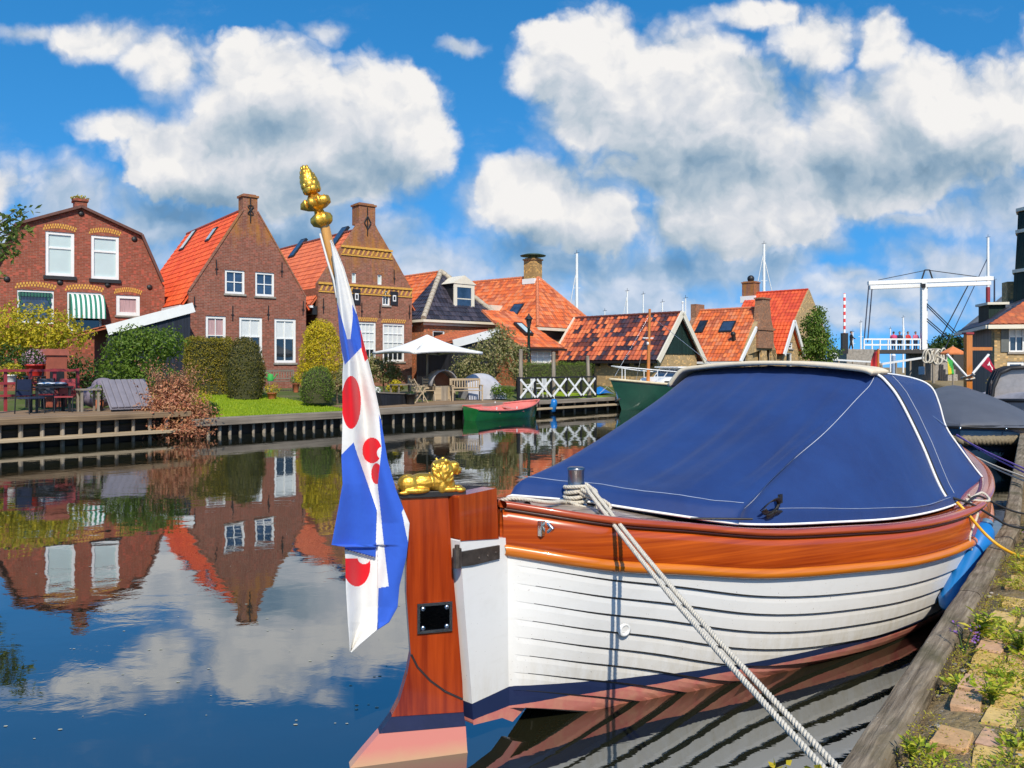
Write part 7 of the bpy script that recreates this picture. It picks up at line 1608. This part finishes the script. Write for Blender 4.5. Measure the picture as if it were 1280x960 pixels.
back = f.depth(1216, -3.0); sd_a = math.radians(20); b = MB(); b.slab([(0.02,.41),(W,.41),(W,9.5),(1.7,9.5)], -1, ez-.1); b.build('side_wall', G['grey_boards'], t)
apx = V(W*.42, 4.0, 0); A = V(4.2, 3.2, f.pl(1290, 345, 3.2)[1]); b_e = ez
slope(t, [[V(-.35,-.35,ez), V(W+.3,-.35,ez), A], ], G['tile_moss'], name='front_roof', course=.3, pan=.26); slope(t, [[V(1.35,9.5,ez), V(-.35,-.35,ez), A, V(A.x,9.5,A.z)]], G['tile_dark'], name='side_roof')
b = MB(); b.box(-.42, W+.35, -.5, -.352, ez-.2, ez-.02); b.bar((-.42,-.4,ez-.1), (1.3,9.5,ez-.1), .14, .16); b.build('gutter', G['cream'], t)
b = MB(); xd, zd = q(1236, 401); x2, z2 = q(1256, 380); xa, xb, zt_ = f.pl(1236, 390, 3.2)[0], f.pl(1257, 390, 3.2)[0], f.pl(1246, 381, 3.2)[1]; b.box(xa, xb, 3.2, 4.6, ez+.1, zt_); d_ = b.build('dormer', G['green_boards'], t); b = MB(); b.box(xa-.12, xb+.1, 3.0, 4.7, zt_+.001, zt_+.12); b.build('dormer_roof', G['cream'], d_)
b = MB(); tw0 = f.pl(1268, 300, 3.6)[0]; T_ = lambda y: f.pl(1280, y, 3.6)[1]
b.lathe([(1.5, T_(372)-2), (1.42, T_(342)), (1.38, T_(340)), (1.28, T_(293)), (1.24, T_(266)), (1.0, T_(262)), (.02, T_(200))], 8, (tw0+1.4, 3.6, 0), smooth=False); tw = b.build('tower', G['green_boards'], t)
for y, r_ in ((341, 1.50), (291.5, 1.36), (264.5, 1.34)): b = MB(); b.lathe([(r_,0),(r_,.16),(.3,.161)], 8, (tw0+1.4, 3.6, T_(y)), smooth=False); b.build('tower_band', G['cream'], tw)
b = MB(); x0, z0 = f.pl(1259, 352, 5); b.box(x0, x0+.7, 5.0, 5.7, ez+.2, z0); b.build('chimney', G['brick_yellow'], t)
pp = flip(1191, 33); pp.z = .9; t = thing('parasol', 'salmon orange parasol in front of the lock house side wall', 'parasol', pp); h1 = at(1191, 433, 33).z-.9; h0 = at(1191, 441, 33).z-.9; b = MB(); b.lathe([(.50,h0-.07),(.50,h0),(.02,h1)], 8, smooth=False); b.build('canopy', G['orangecloth'], t); b = MB(); b.tube([(0,0,0),(0,0,h1+.05)], .03, 8); b.build('pole', G['grey_post'], t)
t = thing('notice_board', 'small grey notice board at the foot of the right bridge pier', 'sign', at(1152, 466, 48)); b = MB(); b.box(-.18, .18, -.02, .02, -.1, .38); b.build('panel', plain('pale_panel', (.5,.55,.58), .5), t); b = MB(); b.tube([(0,.03,-1),(0,.03,.3)], .03, 6); b.build('post', G['grey_post'], t)
pot_plant('yellow flowering pot plant at the corner of the lock house', flip(1247, 35.5, .9), .2, .35, 'terracotta', 'lf_yellow', 300, .09, .4)

# ---------------------------------------------------------------- plants on the near quay
mb = MB(); rs = random.Random(5); mm = MB()
def clump(B_, c, r, n, ls, up=.7):
    for _ in range(n):
        a = rs.uniform(0, 2*PI); d = V(math.cos(a), math.sin(a), 0); p = c+d*r*rs.random()**.6+V(0,0,rs.uniform(0,.35)*r); leaf(B_, p, (V(0,0,1)+rdir()*.8).normalized(), (d*.8+V(0,0,up)*rs.random()+rdir()*.3).normalized(), ls*rs.uniform(.5,1.3), ls*rs.uniform(.3,.55))
for k_ in range(3000):
    s, d = (rs.uniform(-.5, 4.6) if k_ < 2600 else rs.uniform(4, 9)), .19+1.5*rs.random()**1.1; c = qp(s, d, QZ-.005)
    k = noise.noise(c*2.3)+.5*noise.noise(c*6+V(3,1,0))
    if k < -.01 or d < .2 and rs.random() < .7: continue
    big_ = rs.random() < .18
    clump(mb, c, rs.uniform(.03,.08), rs.randint(12, 34), rs.uniform(.026,.044) if big_ else rs.uniform(.010,.024), .6 if big_ else .5)
for _ in range(7000):
    s, d = rs.uniform(-.5, 4.6), .12+1.3*rs.random(); c = qp(s, d, QZ-.008)
    if noise.noise(c*2.9+V(9,0,0)) < -.18: continue
    clump(mm, c, rs.uniform(.015,.05), 9, .012, .35)
tag(mb.build('quay_weeds', G['lf_weed']), kind='stuff'); tag(mm.build('moss', G['lf_moss']), kind='stuff')
stn = MB()
for _ in range(140):
    s, d = rs.uniform(-.6, 5), .13+.5*rs.random()**1.3; c = qp(s, d, QZ-.05+.08*d); r_ = rs.uniform(.006,.022)*(2 if rs.random() < .06 else 1); stn.ell(c, (r_, r_*rs.uniform(.6,1), r_*.5), n=6)
tag(stn.build('gravel', G['concrete']), kind='stuff')
def weed(label, px, py, h_, n, ls, mat='lf_weed', fl=None):
    p = onz(px, py, QZ); t = thing('weed_plant', label, 'weed', p); st = MB(); l = MB(); fm = MB()
    for i in range(n):
        a = rs.uniform(0, 2*PI); hh = h_*rs.uniform(.5,1.1); tip = V(math.cos(a)*hh*.45, math.sin(a)*hh*.45, hh); st.tube([(0,0,-.02), tip*.5+V(0,0,hh*.1), tip], [.004,.003,.0015], 4)
        for k in range(7): u = rs.uniform(.25, 1); aa = rs.uniform(0, 2*PI); leaf(l, tip*u, (V(0,0,1)+rdir()*.6).normalized(), (V(math.cos(aa), math.sin(aa), .35)).normalized(), ls*rs.uniform(.6,1.3), ls*.32)
        if fl:
            for k in range(10): leaf(fm, tip+rdir()*.02+V(0,0,-.02*k*.4), rdir(), rdir(), .016, .012)
    st.build('stem', G['lf_dark'], t); l.build('foliage', G[mat], t)
    if fl: fm.build('blossom', G[fl], t)
weed('leafy bright green weed sprouting beside the quay beam, the largest one', 1222, 800, .15, 12, .07); weed('low green weed in the bottom corner of the quay next to the beam', 1140, 948, .07, 10, .035); weed('sprawling weed between the lower yellow clinkers', 1240, 880, .09, 14, .04)
weed('reddish flowering weed stalk behind the bright green weed', 1205, 815, .13, 4, .025, 'lf_brown', 'fl_purple'); weed('spreading yellow-green weed at the right picture edge', 1275, 815, .10, 12, .045)
t = thing('weed_plant', 'small yellow-green sprig poking up over the water at the bottom edge', 'weed', at(1000, 985, 2.72)); b = MB(); l = MB()
for tx in (-.05, .02, .07, -.09): b.tube([(0,0,-.1),(tx*.5,0,.03),(tx,0,.07)], .003, 4); [leaf(l, V(tx*rs.uniform(.5,1), rs.uniform(-.01,.01), rs.uniform(.02,.085)), rdir(), rdir(), .035, .02) for _ in range(7)]
b.build('stem', G['lf_dark'], t); l.build('foliage', G['lf_yellow'], t)
def bush(label, p, lobes, n, size, mat, fl=None, name='quay_bush'):
    t = thing(name, label, 'shrub', p); b = MB(); crown(b, lobes, n, size, lump=.4); b.build('foliage', G[mat], t); s_ = MB(); [s_.tube([(0,0,-.05), Vector(c)*.6+V(0,0,.03), Vector(c)+rdir()*.1], [.012,.009,.004], 5) for c, r in lobes for _ in range(3)]; s_.build('stem', G['bark'], t)
    if fl: f_ = MB(); crown(f_, [(c, tuple(k*1.05 for k in r)) for c, r in lobes], n//6, size*.5, shell=.9); f_.build('blossom', G[fl], t)
p = qp(5.6, .62); bush('yellow-green leafy bush at the right edge beside the sloop bow', p, [((.0,0,.25),(.2,.2,.2)),((.1,-.15,.12),(.2,.2,.12)),((.05,.1,.5),(.14,.14,.14))], 700, .055, 'lf_yellow')
p = qp(5.0, .38); bush('low plant with small purple flowers at the quay edge near the blue fender', p, [((0,0,.08),(.14,.2,.08)),((.1,.1,.1),(.1,.1,.08))], 420, .035, 'lf_green', 'fl_purple', 'purple_flowers')
fl_ = MB()
for _ in range(90):
    p = onz(rs.uniform(0, 560), rs.uniform(640, 958), .003); a = rs.uniform(0, PI); r_ = rs.uniform(.004,.016); fl_.add([p+V(math.cos(a+k)*r_, math.sin(a+k)*r_*.6, 0) for k in (0, 1.3, 2.6, 3.9, 5.2)], [(0,1,2,3,4)])
tag(fl_.build('floating_specks', plain('pale_debris', (.4,.4,.3), .8)), kind='stuff')
